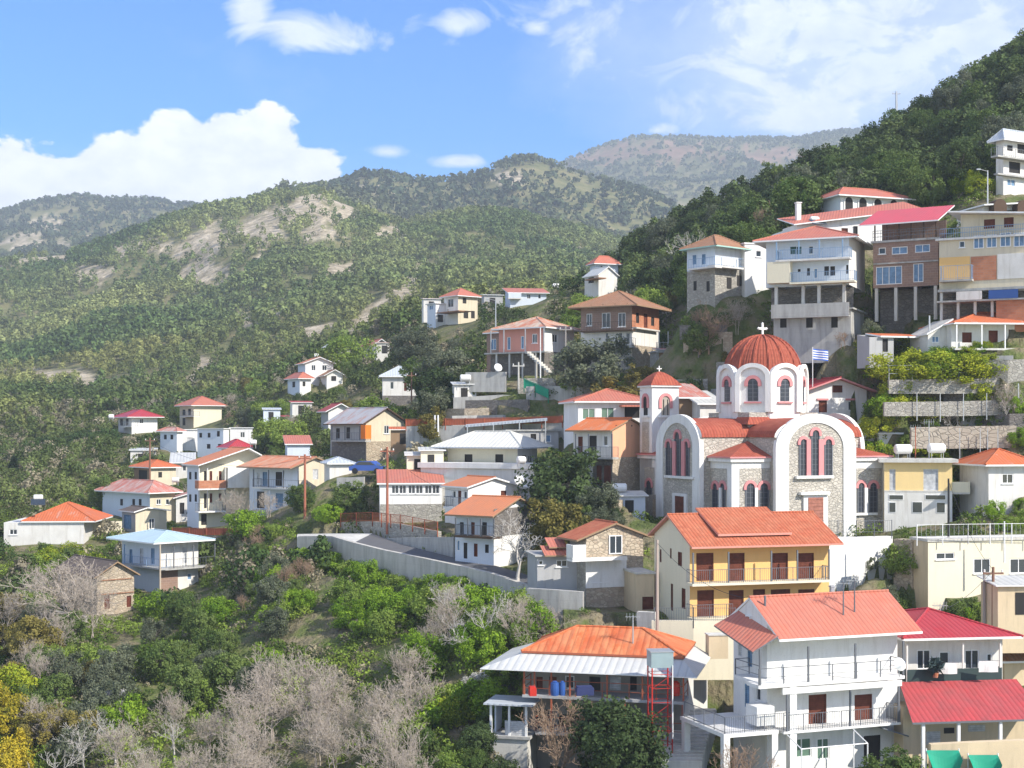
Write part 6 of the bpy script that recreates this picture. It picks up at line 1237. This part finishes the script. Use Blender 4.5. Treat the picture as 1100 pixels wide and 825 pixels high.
def quads(cen, nrm, size, rng):
    """small randomly turned leaf faces: centres (n,3), normals (n,3), sizes (n,)"""
    n = len(cen); nrm = nrm/np.maximum(np.linalg.norm(nrm, axis=1, keepdims=True), 1e-6); r = rng.normal(size=(n, 3)); a = np.cross(nrm, r); a /= np.maximum(np.linalg.norm(a, axis=1, keepdims=True), 1e-6); b = np.cross(nrm, a)
    s = size[:, None]; e = rng.uniform(.55, 1., (n, 1)); V = np.stack([cen-a*s-b*s*e*.4, cen+a*s*.15-b*s*e, cen+a*s+b*s*e*.35, cen-a*s*.2+b*s*e], 1)
    return V
SP = {}
LM = {'evergreen': ((.035,.06,.02),(.10,.145,.05)), 'olive': ((.09,.11,.065),(.2,.22,.14)), 'lime': ((.09,.18,.014),(.31,.46,.04)), 'mid': ((.06,.11,.025),(.19,.25,.07)),
      'yellow': ((.14,.15,.02),(.6,.46,.04)), 'ochre': ((.13,.12,.03),(.3,.25,.07)), 'cypress': ((.015,.035,.015),(.04,.07,.03)), 'blossom': ((.35,.33,.3),(.6,.58,.55)), 'gold': ((.12,.2,.015),(.46,.48,.04)), 'fresh': ((.11,.18,.03),(.31,.40,.08))}
LMAT = {k: leafmat(k+'_leaves', *v) for k, v in LM.items()}
BARK = mat('grey_bark', (.2,.17,.15), 'plain', scale=4); TWIG = mat('bare_grey_twigs', (.46,.395,.33), 'plain', amt=.4, scale=.6); TWB = mat('bare_brown_twigs', (.32,.22,.15), 'plain', amt=.4, scale=.6); TWW = mat('pale_silver_twigs', (.5,.47,.43), 'plain', amt=.3)
def leafmesh(name, V, tone, m):
    me = bpy.data.meshes.new(name); fastmesh(me, V.reshape(-1, 3), np.arange(len(V)*4).reshape(-1, 4)); a = me.attributes.new('tone', 'FLOAT', 'FACE'); a.data.foreach_set('value', tone.astype(np.float32)); me.materials.append(m); return me
def segs_mesh(name, S, m):
    """branch segments (p, q, r0, r1) as three-sided tapered tubes"""
    S = np.array(S); p, q, r0, r1 = S[:, 0:3], S[:, 3:6], S[:, 6:7], S[:, 7:8]; d = q-p; d /= np.maximum(np.linalg.norm(d, axis=1, keepdims=True), 1e-6); a = np.cross(d, [.3, .5, .81]); a /= np.linalg.norm(a, axis=1, keepdims=True); b = np.cross(d, a); n = len(S)
    vs = []
    for c, r in ((p, r0), (q, r1)):
        for k in range(3): t = 2*math.pi*k/3; vs.append(c+(a*math.cos(t)+b*math.sin(t))*r)
    V = np.stack(vs, 1).reshape(-1, 3); base = np.arange(n)[:, None]*6; Fc = np.concatenate([base+np.array([k, (k+1) % 3, 3+(k+1) % 3, 3+k]) for k in range(3)], 0)
    me = bpy.data.meshes.new(name); fastmesh(me, V, Fc); me.materials.append(m); return me
def branches(rng, h, spread, levels, fork, r, up=.5, droop=0., first=.25):
    S = []
    def go(p, d, L, r, lv):
        if lv > levels: return
        k = 2 if lv < 2 else 1
        for _ in range(k):
            q = p+d*L/k; S.append((*p, *q, r, r*.75)); p = q; r *= .78; d = d+rng.normal(size=3)*.1; d /= np.linalg.norm(d)
        for _ in range(fork[min(lv, len(fork)-1)]):
            nd = d+rng.normal(size=3)*spread; nd[2] += up*.35-droop*lv*.1; nd /= np.linalg.norm(nd); go(p, nd, L*rng.uniform(.6, .9), max(r*.75, .011), lv+1)
            if lv > 0 and rng.random() < .4:
                go(p-d*L*rng.uniform(.2,.6)/k, nd*.6+rng.normal(size=3)*.4, L*.45, max(r*.6, .01), min(levels, lv+2))
    go(np.zeros(3), np.array([0,0,1.]), h*first, r, 0); return S
def make_species():
    for kind in LM:
        SP[kind] = []
        for v in range(3):
            rng = np.random.default_rng(100*v+hash_(kind))
            if kind == 'cypress': H_, rx, lo, nc, ls = 5., .75, .05, 60, .13
            elif kind in ('lime', 'gold', 'fresh'): H_, rx, lo, nc, ls = 2.6, 1.7, .0, 60, .075
            elif kind == 'yellow': H_, rx, lo, nc, ls = 3.2, 1.6, .12, 60, .07
            elif kind == 'ochre': H_, rx, lo, nc, ls = 4, 1.5, .08, 60, .085
            elif kind == 'blossom': H_, rx, lo, nc, ls = 3, 1.3, .2, 40, .06
            elif kind == 'olive': H_, rx, lo, nc, ls = 3.8, 1.8, .15, 64, .08
            else: H_, rx, lo, nc, ls = 5., 2.1, .12, 95, .10
            u = rng.normal(size=(nc, 3)); u /= np.linalg.norm(u, axis=1, keepdims=True); rad = rng.uniform(.35, 1, (nc, 1))**.5
            cz = H_*(lo+1)/2; rz = H_*(1-lo)/2; lob = 1+.28*np.sin(u[:, :1]*3.1+v)*np.cos(u[:, 1:2]*4.3+v*2)
            cen = u*rad*lob*[rx, rx, rz]+[0, 0, cz]
            if kind == 'cypress': cen[:, :2] *= (1.05-cen[:, 2:]/H_)**.6
            nl = 95 if kind in ('evergreen', 'mid') else 110; cs = rng.uniform(.28, .62, nc)*(rx/1.9 if kind != 'cypress' else .45)
            C_ = np.repeat(cen, nl, 0); ou = rng.normal(size=(nc*nl, 3)); ou /= np.linalg.norm(ou, axis=1, keepdims=True); P = C_+ou*np.repeat(cs, nl)[:, None]*rng.uniform(.5, 1.1, (nc*nl, 1))
            P = P[P[:, 2] > .02]; n = len(P); g = P-[0, 0, cz*.8]; g /= np.linalg.norm(g, axis=1, keepdims=True); nr = g*1.0+rng.normal(size=(n, 3))*.75
            V = quads(P, nr, rng.uniform(.6, 1.3, n)*ls, rng)
            tone = np.clip(np.repeat(rng.uniform(.1, .75, nc), nl)[:n]+rng.uniform(-.2, .3, n), 0, 1)
            crown = leafmesh(kind+'_crown', V, tone, LMAT[kind])
            S = branches(rng, H_, .5, 3, (3, 3, 2), .09 if H_ < 4 else .14, up=.9, first=.28); SP[kind].append((crown, segs_mesh('trunk', S, BARK if kind != 'blossom' else TWIG), H_))
    for kind, m, sprd, hh in (('bare', TWIG, .55, 6.), ('brownbare', TWB, .5, 5.), ('whitebare', TWW, .6, 5.)):
        SP[kind] = []
        for v in range(4):
            rng = np.random.default_rng(900+v+hash_(kind)); 
            S = []
            stems = 3 if kind == 'bare' else 2 if kind == 'brownbare' else 1
            for s in range(stems):
                T = np.array(branches(rng, hh, sprd, 6 if kind != 'whitebare' else 5, (3, 3, 3, 2, 2, 2), .09 if stems > 1 else .13, up=.85, first=.24))
                if stems > 1: a = s*2.1+rng.random(); o = np.array([math.cos(a)*.35, math.sin(a)*.35, 0]); T[:, :3] += o; T[:, 3:6] += o
                S.append(T)
            S = np.concatenate(S); big = S[:, 6] > .03; zz = S[:, 5].max(); SP[kind].append((segs_mesh(kind+'_twigs', S[~big], m), segs_mesh('trunk', S[big], m), zz))
    print('bare segs', len(S))
def hash_(s): return sum(ord(c)*(i+3) for i, c in enumerate(s)) % 997
make_species()
NMS = {'evergreen': ('evergreen_tree', 'tree'), 'olive': ('olive_tree', 'tree'), 'lime': ('leafy_bush', 'bush'), 'gold': ('flowering_bush', 'bush'), 'fresh': ('leafy_bush', 'bush'), 'mid': ('broadleaf_tree', 'tree'), 'yellow': ('mimosa_tree', 'tree'), 'ochre': ('willow_tree', 'tree'), 'cypress': ('cypress_tree', 'tree'), 'blossom': ('almond_tree', 'tree'), 'bare': ('bare_tree', 'tree'), 'brownbare': ('bare_tree', 'tree'), 'whitebare': ('bare_tree', 'tree')}
trees = []
def tree(kind, x, y, z, hgt, label, group=None, wide=1.):
    cr_, tk_, H_ = SP[kind][int(R_.integers(len(SP[kind])))]; nm, cat = NMS[kind]
    root = empty(nm, (x, y, z-.1), R_.uniform(0, 6.28), label, cat, group); s = hgt/H_; root.scale = (s*wide, s*wide, s)
    for n_, me_ in (('crown', cr_), ('trunk', tk_)):
        o = bpy.data.objects.new(n_, me_); col.objects.link(o); o.parent = root
    trees.append(root); return root
def tpx(kind, px, pyb, pyt, label, wide=1., y0=74., Y=None, group=None):
    """tree standing where the ground is seen at px, pyb; top seen at pyt"""
    r = hit(px, pyb, y0)
    if Y or r is None: Y = Y or 140; x = px2x(px, Y); z = float(ground(np.array(x), np.array(Y)))
    else: x, Y, z = r
    hg = min(py2z(pyt, Y)-z, (pyb-pyt)/F*Y*1.35); tree(kind, x, Y, z, max(.6, hg), label, group, wide)
# house picture boxes, to keep planting off the facades
BX = []
for h in HS:
    cs = [h.W3(u, v, z) for u in (0, h.w) for v in (0, h.d) for z in (0, h.h+getattr(h,'rise',0)*.6)]
    X_ = [550+F*c[0]/c[1] for c in cs]; Y_ = [460-F*c[2]/c[1] for c in cs]; BX.append((min(X_)-1, max(X_)+1, min(Y_)-2, max(Y_)+1, h.Y))
BX += [(320,560,574,625,128), (889,960,573,640,113), (700,792,660,690,99), (1000,1110,800,835,81), (436,606,450,472,158), (487,620,426,446,163), (980,1110,575,600,107)]
FP = [(h.x, h.Y, h.c, h.n, h.w, h.d) for h in HS]
def infoot(x, y, mg=.6):
    for hx, hy, c_, n_, w_, d_ in FP:
        dx, dy = x-hx, y-hy; u = dx*c_+dy*n_; v = -dx*n_+dy*c_
        if -mg-.8 < u < w_+mg and -mg-.8 < v < d_+mg: return True
    return False
RP = [(G(*a), G(*b)) for a, b in zip(rf_, rb2)]
def onroad(x, y):
    px = 550+F*x/y
    return 314 < px < 606 and np.interp(px, [p[0] for p in rf_], [p[2] for p in rf_])-1.2 < y < np.interp(px, [p[0] for p in rb2], [p[2] for p in rb2])+1.2
def clear(x, y, z, hg, rad, lim=.12):
    if infoot(x, y, rad*.5) or onroad(x, y): return False
    px = 550+F*x/y; s = F/y; pb = 460-z*s; pt = pb-hg*s; r = rad*s; A_ = max(1e-6, 2*r*(pb-pt)); ov = 0
    for x0, x1, y0, y1, Yh in BX:
        if Yh+2 > y:
            ox = min(px+r, x1)-max(px-r, x0); oy = min(pb, y1)-max(pt, y0)
            if ox > 0 and oy > 0: ov += ox*oy
    return ov/A_ < lim
def region(n, px0, px1, py0, py1, kinds, hr, label, group, lim=.12, y0=74., ymax=400, wide=1., mind=0):
    c = 0; tr = 0; pts = []
    while c < n and tr < n*14:
        tr += 1; px = R_.uniform(px0, px1); py = R_.uniform(py0, py1); r = hit(px, py, y0)
        if r is None or r[1] > ymax: continue
        k = kinds[int(R_.integers(len(kinds)))]; hg = R_.uniform(*hr[k] if isinstance(hr, dict) else hr)
        if any((r[0]-a)**2+(r[1]-b_)**2 < mind**2 for a, b_ in pts): continue
        if not clear(*r, hg, hg*.35, lim): continue
        nm = label[k] if isinstance(label, dict) else label
        tree(k, *r, hg, nm, group+' ('+k+')' if isinstance(label, dict) else group, wide); c += 1; pts.append(r[:2])
# --- trees that can be picked out one by one ---
T_ = tpx
T_('brownbare', 757, 380, 322, 'wide bare brown tree between the brown house and the balconied white house', 1.25)
T_('brownbare', 822, 262, 216, 'tall dense bare tan tree above the plain white cube house', .8, y0=160)
T_('whitebare', 741, 300, 246, 'pale bare tree with upright branches against the dark trees', .7, y0=170); T_('whitebare', 726, 300, 252, 'second pale bare tree left of the upright one', .6, y0=170)
T_('whitebare', 1032, 352, 305, 'silvery bare tree under the brick balconies', 1.3, Y=129.3); T_('brownbare', 905, 402, 352, 'bare reddish tree behind the gabled house and flag', 1.2, Y=138); T_('brownbare', 886, 402, 362, 'smaller bare reddish tree left of its neighbour by the flag', 1.2, Y=137)
T_('evergreen', 608, 552, 470, 'big dark evergreen between villa and peach house', 1.0, Y=129); T_('evergreen', 625, 545, 500, 'lower dark evergreen beside the stone storey of the peach house', 1.1, Y=127); T_('olive', 645, 560, 520, 'grey-green olive in front of the peach house stone storey', 1.2, Y=123)
T_('ochre', 597, 588, 532, 'yellow-green feathery tree right of the roadside house', 1.1, Y=118); T_('whitebare', 556, 606, 545, 'pale bare tree in front of the roadside house', 1.3, Y=116.5)
T_('mid', 375, 556, 517, 'round green citrus tree below the barn house', 1.25, Y=149); T_('lime', 352, 560, 540, 'bright low bush at the foot of the citrus tree', 1.2, Y=148); T_('mid', 322, 566, 520, 'dark green tree right of the cream gable', 1.2, Y=153)
T_('bare', 289, 566, 525, 'bare grey tree before the open verandas of the cream house', 1.1, Y=157); T_('lime', 268, 566, 544, 'bright green bush before the orange roofed houses', 1.2, Y=156); T_('bare', 250, 562, 522, 'leafless tree in front of the white wing', 1.1, Y=162)
T_('brownbare', 275, 590, 560, 'reddish bare bush above the orange fence', 1.2, Y=150); T_('fresh', 290, 592, 562, 'small fresh green bush leaning over the orange fence', 1., Y=149)
T_('bare', 78, 672, 596, 'bare pinkish tree covering the stone barn side', 1.5, Y=131); T_('bare', 96, 676, 612, 'thin bare tree before the barn gable', 1., Y=129)
T_('evergreen', 655, 830, 752, 'dark green tree in front of the ramshackle house', 1.1, Y=85); T_('evergreen', 675, 838, 778, 'rounder green tree right before the red scaffold', 1.1, Y=84.2); T_('brownbare', 600, 838, 740, 'leaning bare vine-like tree at left of the ramshackle house', 1., Y=85)
T_('mid', 962, 850, 806, 'small citrus tree at the bottom beside the white house', 1.2, Y=78); T_('brownbare', 790, 838, 778, 'small bare tree in front of the white house terrace', 1.1, Y=78.5)
T_('evergreen', 648, 308, 262, 'dark pine behind the pale blue upper house', 1.1, y0=210) if 0 else None
T_('cypress', 15, 516, 488, 'small dark cypress alone on the left slope', 1.6); T_('ochre', 267, 428, 404, 'orange-brown tree on the slope above the pale row', 1.)
T_('yellow', 4, 800, 738, 'golden flowering mimosa at the left edge', .85); T_('yellow', 12, 850, 790, 'lower golden mimosa at the left edge', .8)
T_('olive', 636, 402, 352, 'pale grey-green olive below the brown house', 1.2, Y=157); T_('olive', 445, 392, 352, 'pale olive beside the multi-level house', 1.2); T_('olive', 478, 412, 372, 'soft grey-green olive left of the pink house', 1.3, Y=195)
T_('mid', 455, 428, 384, 'bright leafy tree right of the grey pyramid roof', 1.2, Y=205); T_('fresh', 372, 392, 362, 'fresh green tree beside the far cottages', 1.2, Y=290)
T_('ochre', 660, 425, 385, 'tawny tree above the white house with coral roof', 1.5, Y=146); T_('ochre', 690, 420, 390, 'tawny leafy tree behind the bell tower', 1.3, Y=150); T_('ochre', 630, 420, 385, 'tawny tree left of its pair above the coral roof', 1.3, Y=152)
T_('mid', 915, 376, 350, 'bright green tree under the brown block building', 1.4, Y=133); T_('evergreen', 470, 440, 395, 'dark tree beside the grey pyramid roof garden', 1.1, Y=185)
T_('yellow', 1040, 668, 640, 'yellow flowering bush by the pair of poles', 1.3, Y=99); T_('yellow', 1098, 665, 648, 'yellow bush at the right edge by the lean-to', 1.2, Y=99)
T_('blossom', 128, 752, 724, 'small white blossoming tree in the green thicket', .8, Y=107); T_('blossom', 512, 760, 722, 'white blossoming shrub among bright bushes', 1.1, Y=98)
for i, (x, y, t) in enumerate(((950,408,382),(968,412,378),(985,410,384),(1000,414,376),(1018,410,380),(1036,412,384),(1052,406,380),(975,398,374),(1010,396,374),(1040,396,376))): T_('gold' if i % 4 else 'lime', x, y, t, 'bright yellow-green bush in the patch before the bungalow', 1.5, y0=116, group='yellow-green bushes before the bungalow')
region(24, 930, 1066, 378, 420, ['gold','gold','lime'], (1.2,2.1), 'bright yellow-green bush on the bank below the bungalow', 'yellow-green bushes below the bungalow', lim=.6, y0=116)
for i in range(30):
    yb = 129.1+R_.uniform(0, 1.2) if i < 20 else 127.6; xb = px2x(R_.uniform(934, 1066), yb); tree('gold' if i % 4 else 'lime', xb, yb, float(ground(np.array(xb), np.array(yb))), max(.8, min(R_.uniform(1.9, 2.7), py2z(370, yb)-float(ground(np.array(xb), np.array(yb))))) if i < 20 else R_.uniform(1., 1.6), 'bright yellow-green bush on the bank below the bungalow', 'yellow-green bushes below the bungalow', 1.15)
for px_, hh_ in ((922, 2.6), (936, 2.2), (950, 2.8), (962, 2.0), (905, 2.6), (890, 2.2)): xb = px2x(px_, 131.3); tree('mid', xb, 131.3, float(ground(np.array(xb), np.array(131.3))), hh_, 'green tree crowded under the tin shack', 'trees under the tin shack')
region(14, 950, 1100, 425, 486, ['lime','fresh','mid'], (.8,1.6), 'low green bush along the garden terraces right of the dome', 'bushes along the garden terraces', lim=.5, y0=116)
region(14, 950, 1095, 422, 484, ['whitebare','bare'], (2.,3.2), 'small leafless fruit tree on the garden terraces right of the dome', 'fruit trees on the garden terraces', lim=.5)
region(10, 1040, 1100, 530, 572, ['lime','fresh'], (.8,1.4), 'low bright bush on the grassy bank below the rust roofed small house', 'bushes on the grassy bank', lim=.3)
region(12, 965, 1060, 640, 672, ['fresh','lime','mid'], (1.,2.), 'green bush between the beige warehouse and the crimson roof', 'bushes below the warehouse', lim=.25)
region(16, 893, 990, 600, 665, ['evergreen','mid','fresh','olive'], (1.2,2.4), 'dark green bush on the bank beside the church plinth wall', 'bushes beside the plinth wall', lim=.3)
for i in range(34):
    pxx = 322+i*6.2; yy_ = float(np.interp(pxx, [p[0] for p in rf_], [p[2] for p in rf_]))-R_.uniform(.9, 1.9); xb = px2x(pxx, yy_); tree(['lime','fresh','lime','mid'][i % 4], xb, yy_, float(ground(np.array(xb), np.array(yy_))), R_.uniform(.8, 1.7), 'bush pressed against the foot of the curved road wall', 'bushes at the foot of the road wall', 1.2)
# --- foreground thicket ---
NB = {'bare': 'bare grey tree in the leafless grove on the slope below the road', 'brownbare': 'bare brown tree in the leafless grove below the road', 'fresh': 'fresh green bush low in the foreground thicket', 'mid': 'mid green tree in the foreground thicket', 'olive': 'grey-green olive in the foreground thicket', 'ochre': 'tawny tree in the foreground thicket', 'lime': 'bright green bush on the slope below the road wall', 'evergreen': 'dark evergreen in the foreground thicket', 'blossom': 'white blossoming shrub in the foreground thicket', 'whitebare': 'silvery bare tree in the foreground thicket', 'gold': 'yellow-green bush in the foreground thicket', 'yellow': 'golden bush in the foreground thicket'}
GR = 'foreground slope'
region(18, 235, 445, 750, 880, ['bare'], (4.,5.9), NB, GR, mind=1.6); region(11, 40, 240, 790, 885, ['bare','bare','whitebare'], (3.4,5.), NB, GR, mind=1.5)
region(16, 285, 425, 625, 690, ['lime','lime','fresh'], (1.6,2.7), NB, GR, mind=1.1); region(22, 440, 640, 665, 790, ['lime','lime','fresh','gold'], (1.7,3.), NB, GR, mind=1.1)
region(12, 460, 585, 640, 720, ['whitebare','bare','bare'], (3,4.6), NB, GR, mind=1.4); region(10, 0, 60, 640, 760, ['bare','bare','ochre'], (3.5,5), NB, GR, mind=1.5)
region(44, 20, 300, 630, 800, ['fresh','fresh','mid','olive','lime'], {'fresh': (1.8,3), 'mid': (2.5,4), 'olive': (2.5,3.5), 'lime': (1.6,2.8)}, NB, GR, mind=1.2)
region(14, 20, 110, 600, 660, ['mid','fresh','gold'], (1.8,3), NB, GR, mind=1.3); region(14, 0, 110, 700, 840, ['ochre','olive','gold','ochre'], (2.4,4), NB, GR, mind=1.4)
region(16, 150, 340, 580, 660, ['olive','fresh','mid','brownbare','evergreen'], (1.6,3), NB, GR, mind=1.2); region(12, 440, 640, 790, 870, ['evergreen','mid','fresh'], (1.8,3), NB, GR, mind=1.2)
region(12, 400, 520, 625, 680, ['evergreen','fresh','lime'], (1.3,2.2), NB, GR, mind=1.)
# --- village slope between the houses ---
NV = {'bare': 'bare grey tree between the village houses', 'brownbare': 'bare brown tree between the village houses', 'mid': 'mid green tree between the village houses', 'olive': 'grey-green olive between the village houses', 'ochre': 'tawny tree between the village houses', 'evergreen': 'dark evergreen between the village houses', 'fresh': 'fresh green bush between the village houses', 'lime': 'bright bush between the village houses', 'whitebare': 'silvery bare tree between the village houses'}
GV = 'trees between the village houses'
region(46, 210, 500, 400, 500, ['olive','mid','bare','evergreen','ochre','fresh','brownbare'], (2.4,4.8), NV, GV, y0=140, ymax=330, lim=.1)
region(26, 100, 260, 440, 560, ['bare','mid','evergreen','olive','brownbare'], (2.4,5), NV, GV, y0=150, ymax=330)
region(26, 480, 800, 330, 440, ['olive','mid','ochre','evergreen','bare','fresh'], (2.2,4.2), NV, GV, y0=130, ymax=300)
region(14, 840, 960, 350, 420, ['mid','olive','brownbare','evergreen'], (1.5,3), NV, GV, y0=120, ymax=200)
region(14, 590, 700, 540, 600, ['olive','evergreen','mid'], (1.5,3), NV, GV, y0=105)
# --- dark wooded hill behind the upper right houses: nearest trees one by one ---
ND = {'evergreen': 'dark evergreen oak on the wooded hill behind the upper houses', 'mid': 'lighter green tree on the wooded hill behind the upper houses', 'olive': 'grey-green tree on the wooded hill behind the upper houses', 'lime': 'sunlit bright bush on the wooded hill by the high house', 'gold': 'sunlit yellow-green bush by the high right house'}
region(70, 690, 1115, 60, 330, ['evergreen','evergreen','mid','mid','olive'], (4.,6.5), ND, 'wooded hill', y0=168, ymax=262, lim=.08, mind=3.)
region(14, 1000, 1060, 150, 215, ['lime','gold','mid'], (1.6,3), ND, 'wooded hill', y0=150, ymax=215, lim=.1)
# --- masses that nobody could count: far woods, undergrowth ---
def mass(name, P, Hh, Rr, cols, nq, qs, m, seed=5, flat=.0):
    """P: base points, Hh heights, Rr radii, cols base colours; leaf faces spread over each crown"""
    rng = np.random.default_rng(seed); n = len(P); u = rng.normal(size=(n, nq, 3)); u /= np.linalg.norm(u, axis=2, keepdims=True); u[..., 2] = np.where(u[..., 2] < -.55, -u[..., 2], u[..., 2])
    tz = (u[..., 2]+1)/2; taper = np.where(rng.random((n, 1)) < .5, 1-.45*tz, 1.)
    c = P[:, None]+u*np.stack([Rr[:, None]*taper, Rr[:, None]*taper, np.broadcast_to(Hh[:, None]*.5, (n, nq))], -1)*rng.uniform(.6, 1.08, (n, nq, 1)); c[..., 2] += Hh[:, None]*.52
    nr = (u*[1, 1, .8]+rng.normal(size=u.shape)*.45).reshape(-1, 3); sz = (np.repeat(Rr, nq)*qs*rng.uniform(.6, 1.25, n*nq))
    V = quads(c.reshape(-1, 3), nr, sz, rng); me = bpy.data.meshes.new(name); fastmesh(me, V.reshape(-1, 3), np.arange(n*nq*4).reshape(-1, 4))
    cc = np.repeat(cols, nq, 0)*rng.uniform(.75, 1.3, (n*nq, 1)); a = me.attributes.new('col', 'FLOAT_COLOR', 'FACE'); a.data.foreach_set('color', np.concatenate([cc, np.ones((n*nq, 1))], 1).astype(np.float32).ravel())
    me.materials.append(m); o = bpy.data.objects.new(name, me); col.objects.link(o); o['kind'] = 'stuff'; return o
FM = colmat('woodland_foliage', .15)
runmin = np.minimum.accumulate(np.where(YY < 72, 9999, APY), 0); VIS = APY <= runmin+6
def vis_at(x, y):
    px = 550+F*x/y; i = np.clip(np.round(np.interp(px, PXG, np.arange(len(PXG)))).astype(int), 0, len(PXG)-1); j = np.clip(np.round(np.interp(y, YG, np.arange(len(YG)))).astype(int), 0, len(YG)-1); return VIS[j, i]
def pal(x, y, A_, B_, sc):
    t = np.clip((fbm(x/sc, y/sc, 4)-.3)*2.2, 0, 1)[:, None]; return np.array(A_)*(1-t)+np.array(B_)*t
def scatter(n, px0, px1, y0, y1, rng):
    px = rng.uniform(px0, px1, n); y = np.sqrt(rng.uniform(y0**2, y1**2, n)); return px2x(px, y), y
rng = np.random.default_rng(21)
for nm, n, y0, y1, hh, rr, nq, qs, cA, cB, sc, rk in (('near_hillside_woods', 6500, 300, 560, (2.8,6.2), .40, 130, .19, (.08,.12,.035), (.26,.27,.09), 50, .9), ('hillside_woods', 40000, 560, 1250, (3.2,7.5), .42, 50, .26, (.09,.14,.045), (.25,.275,.10), 70, .8), ('distant_woods', 52000, 1250, 3650, (5,9.5), .55, 14, .5, (.06,.085,.045), (.13,.145,.065), 250, .85)):
    x, y = scatter(n, -160, 1260, y0, y1, rng); k = vis_at(x, y) & (rng.random(n) > rock_at(x, y)*rk*1.15); 
    clr = fbm(x/34, y/34, 4) > .42; k &= clr | (rng.random(n) < .28)
    x, y = x[k], y[k]; z = ground(x, y); Hh = rng.uniform(*hh, len(x)); cols = pal(x, y, cA, cB, sc)*rng.uniform(.6, 1.35, (len(x), 1))
    br_ = rng.random(len(x)) < np.clip((480-y)/300, 0, .4); cols[br_] = np.array([.2,.185,.12])*rng.uniform(.8, 1.2, (br_.sum(), 1)); Hh[br_] *= .7
    if y0 < 500:
        ok = np.array([clear(a, b_, c_, h_, h_*.35, .1) if b_ < 330 else True for a, b_, c_, h_ in zip(x, y, z, Hh)]); x, y, z, Hh, cols = x[ok], y[ok], z[ok], Hh[ok], cols[ok]
    print(nm, len(x)); mass(nm, np.stack([x, y, z-.3], 1), Hh, Hh*rr, cols, nq, qs, FM)
# wooded hill, remaining trees
x, y = scatter(2600, 640, 1180, 165, 300, rng); px_ = 550+F*x/y; z = ground(x, y); ap = HZ-F*z/y
k = (ap < np.interp(px_, [640,760,850,950,1100], [345,300,262,232,190])) & (rng.random(len(x)) < .75); x, y, z = x[k], y[k], z[k]; Hh = rng.uniform(2.6, 5.6, len(x))
ok = np.array([clear(a, b_, c_, h_, h_*.35, .08) for a, b_, c_, h_ in zip(x, y, z, Hh)]); x, y, z, Hh = x[ok], y[ok], z[ok], Hh[ok]
cols = pal(x, y, (.035,.06,.022), (.13,.17,.055), 22)*rng.uniform(.7, 1.3, (len(x), 1)); print('hill', len(x)); mass('wooded_hill_trees', np.stack([x, y, z-.2], 1), Hh, Hh*.42, cols, 420, .105, FM)
# left valley and slope scrub
x, y = scatter(5200, -160, 720, 135, 330, rng); z = ground(x, y); Hh = rng.uniform(1., 3.4, len(x)); dn = fbm(x/14, y/14, 3); k = (dn > .42) | (rng.random(len(x)) < .25); x, y, z, Hh = x[k], y[k], z[k], Hh[k]
ok = np.array([clear(a, b_, c_, h_, h_*.4, .1) for a, b_, c_, h_ in zip(x, y, z, Hh)]); x, y, z, Hh = x[ok], y[ok], z[ok], Hh[ok]
cols = pal(x, y, (.04,.07,.02), (.13,.16,.05), 20)*rng.uniform(.7, 1.35, (len(x), 1)); g = rng.random(len(x)) < .2; cols[g] = np.array([.25,.22,.15])*rng.uniform(.75, 1.2, (g.sum(), 1)); print('scrub', len(x))
mass('valley_scrub', np.stack([x, y, z-.15], 1), Hh, Hh*.55, cols, 150, .12, FM)
# undergrowth close by
x, y = scatter(21000, -60, 1160, 76, 215, rng); z = ground(x, y); Hh = rng.uniform(.35, 1.25, len(x)); px_ = 550+F*x/y
k = (fbm(x/5, y/5, 3) > .4); x, y, z, Hh, px_ = x[k], y[k], z[k], Hh[k], px_[k]
ok = np.array([clear(a, b_, c_, h_, h_*.6, .12) for a, b_, c_, h_ in zip(x, y, z, Hh)]); x, y, z, Hh = x[ok], y[ok], z[ok], Hh[ok]
cols = pal(x, y, (.05,.09,.015), (.21,.28,.045), 9)*rng.uniform(.7, 1.3, (len(x), 1)); g = rng.random(len(x)) < np.where(fbm(x/11, y/11, 2) > .55, .22, .05); cols[g] = np.array([.26,.23,.15])*rng.uniform(.75, 1.2, (g.sum(), 1)); print('under', len(x))
mass('undergrowth', np.stack([x, y, z-.1], 1), Hh, Hh*.8, cols, 70, .12, FM)
print('trees', len(trees))
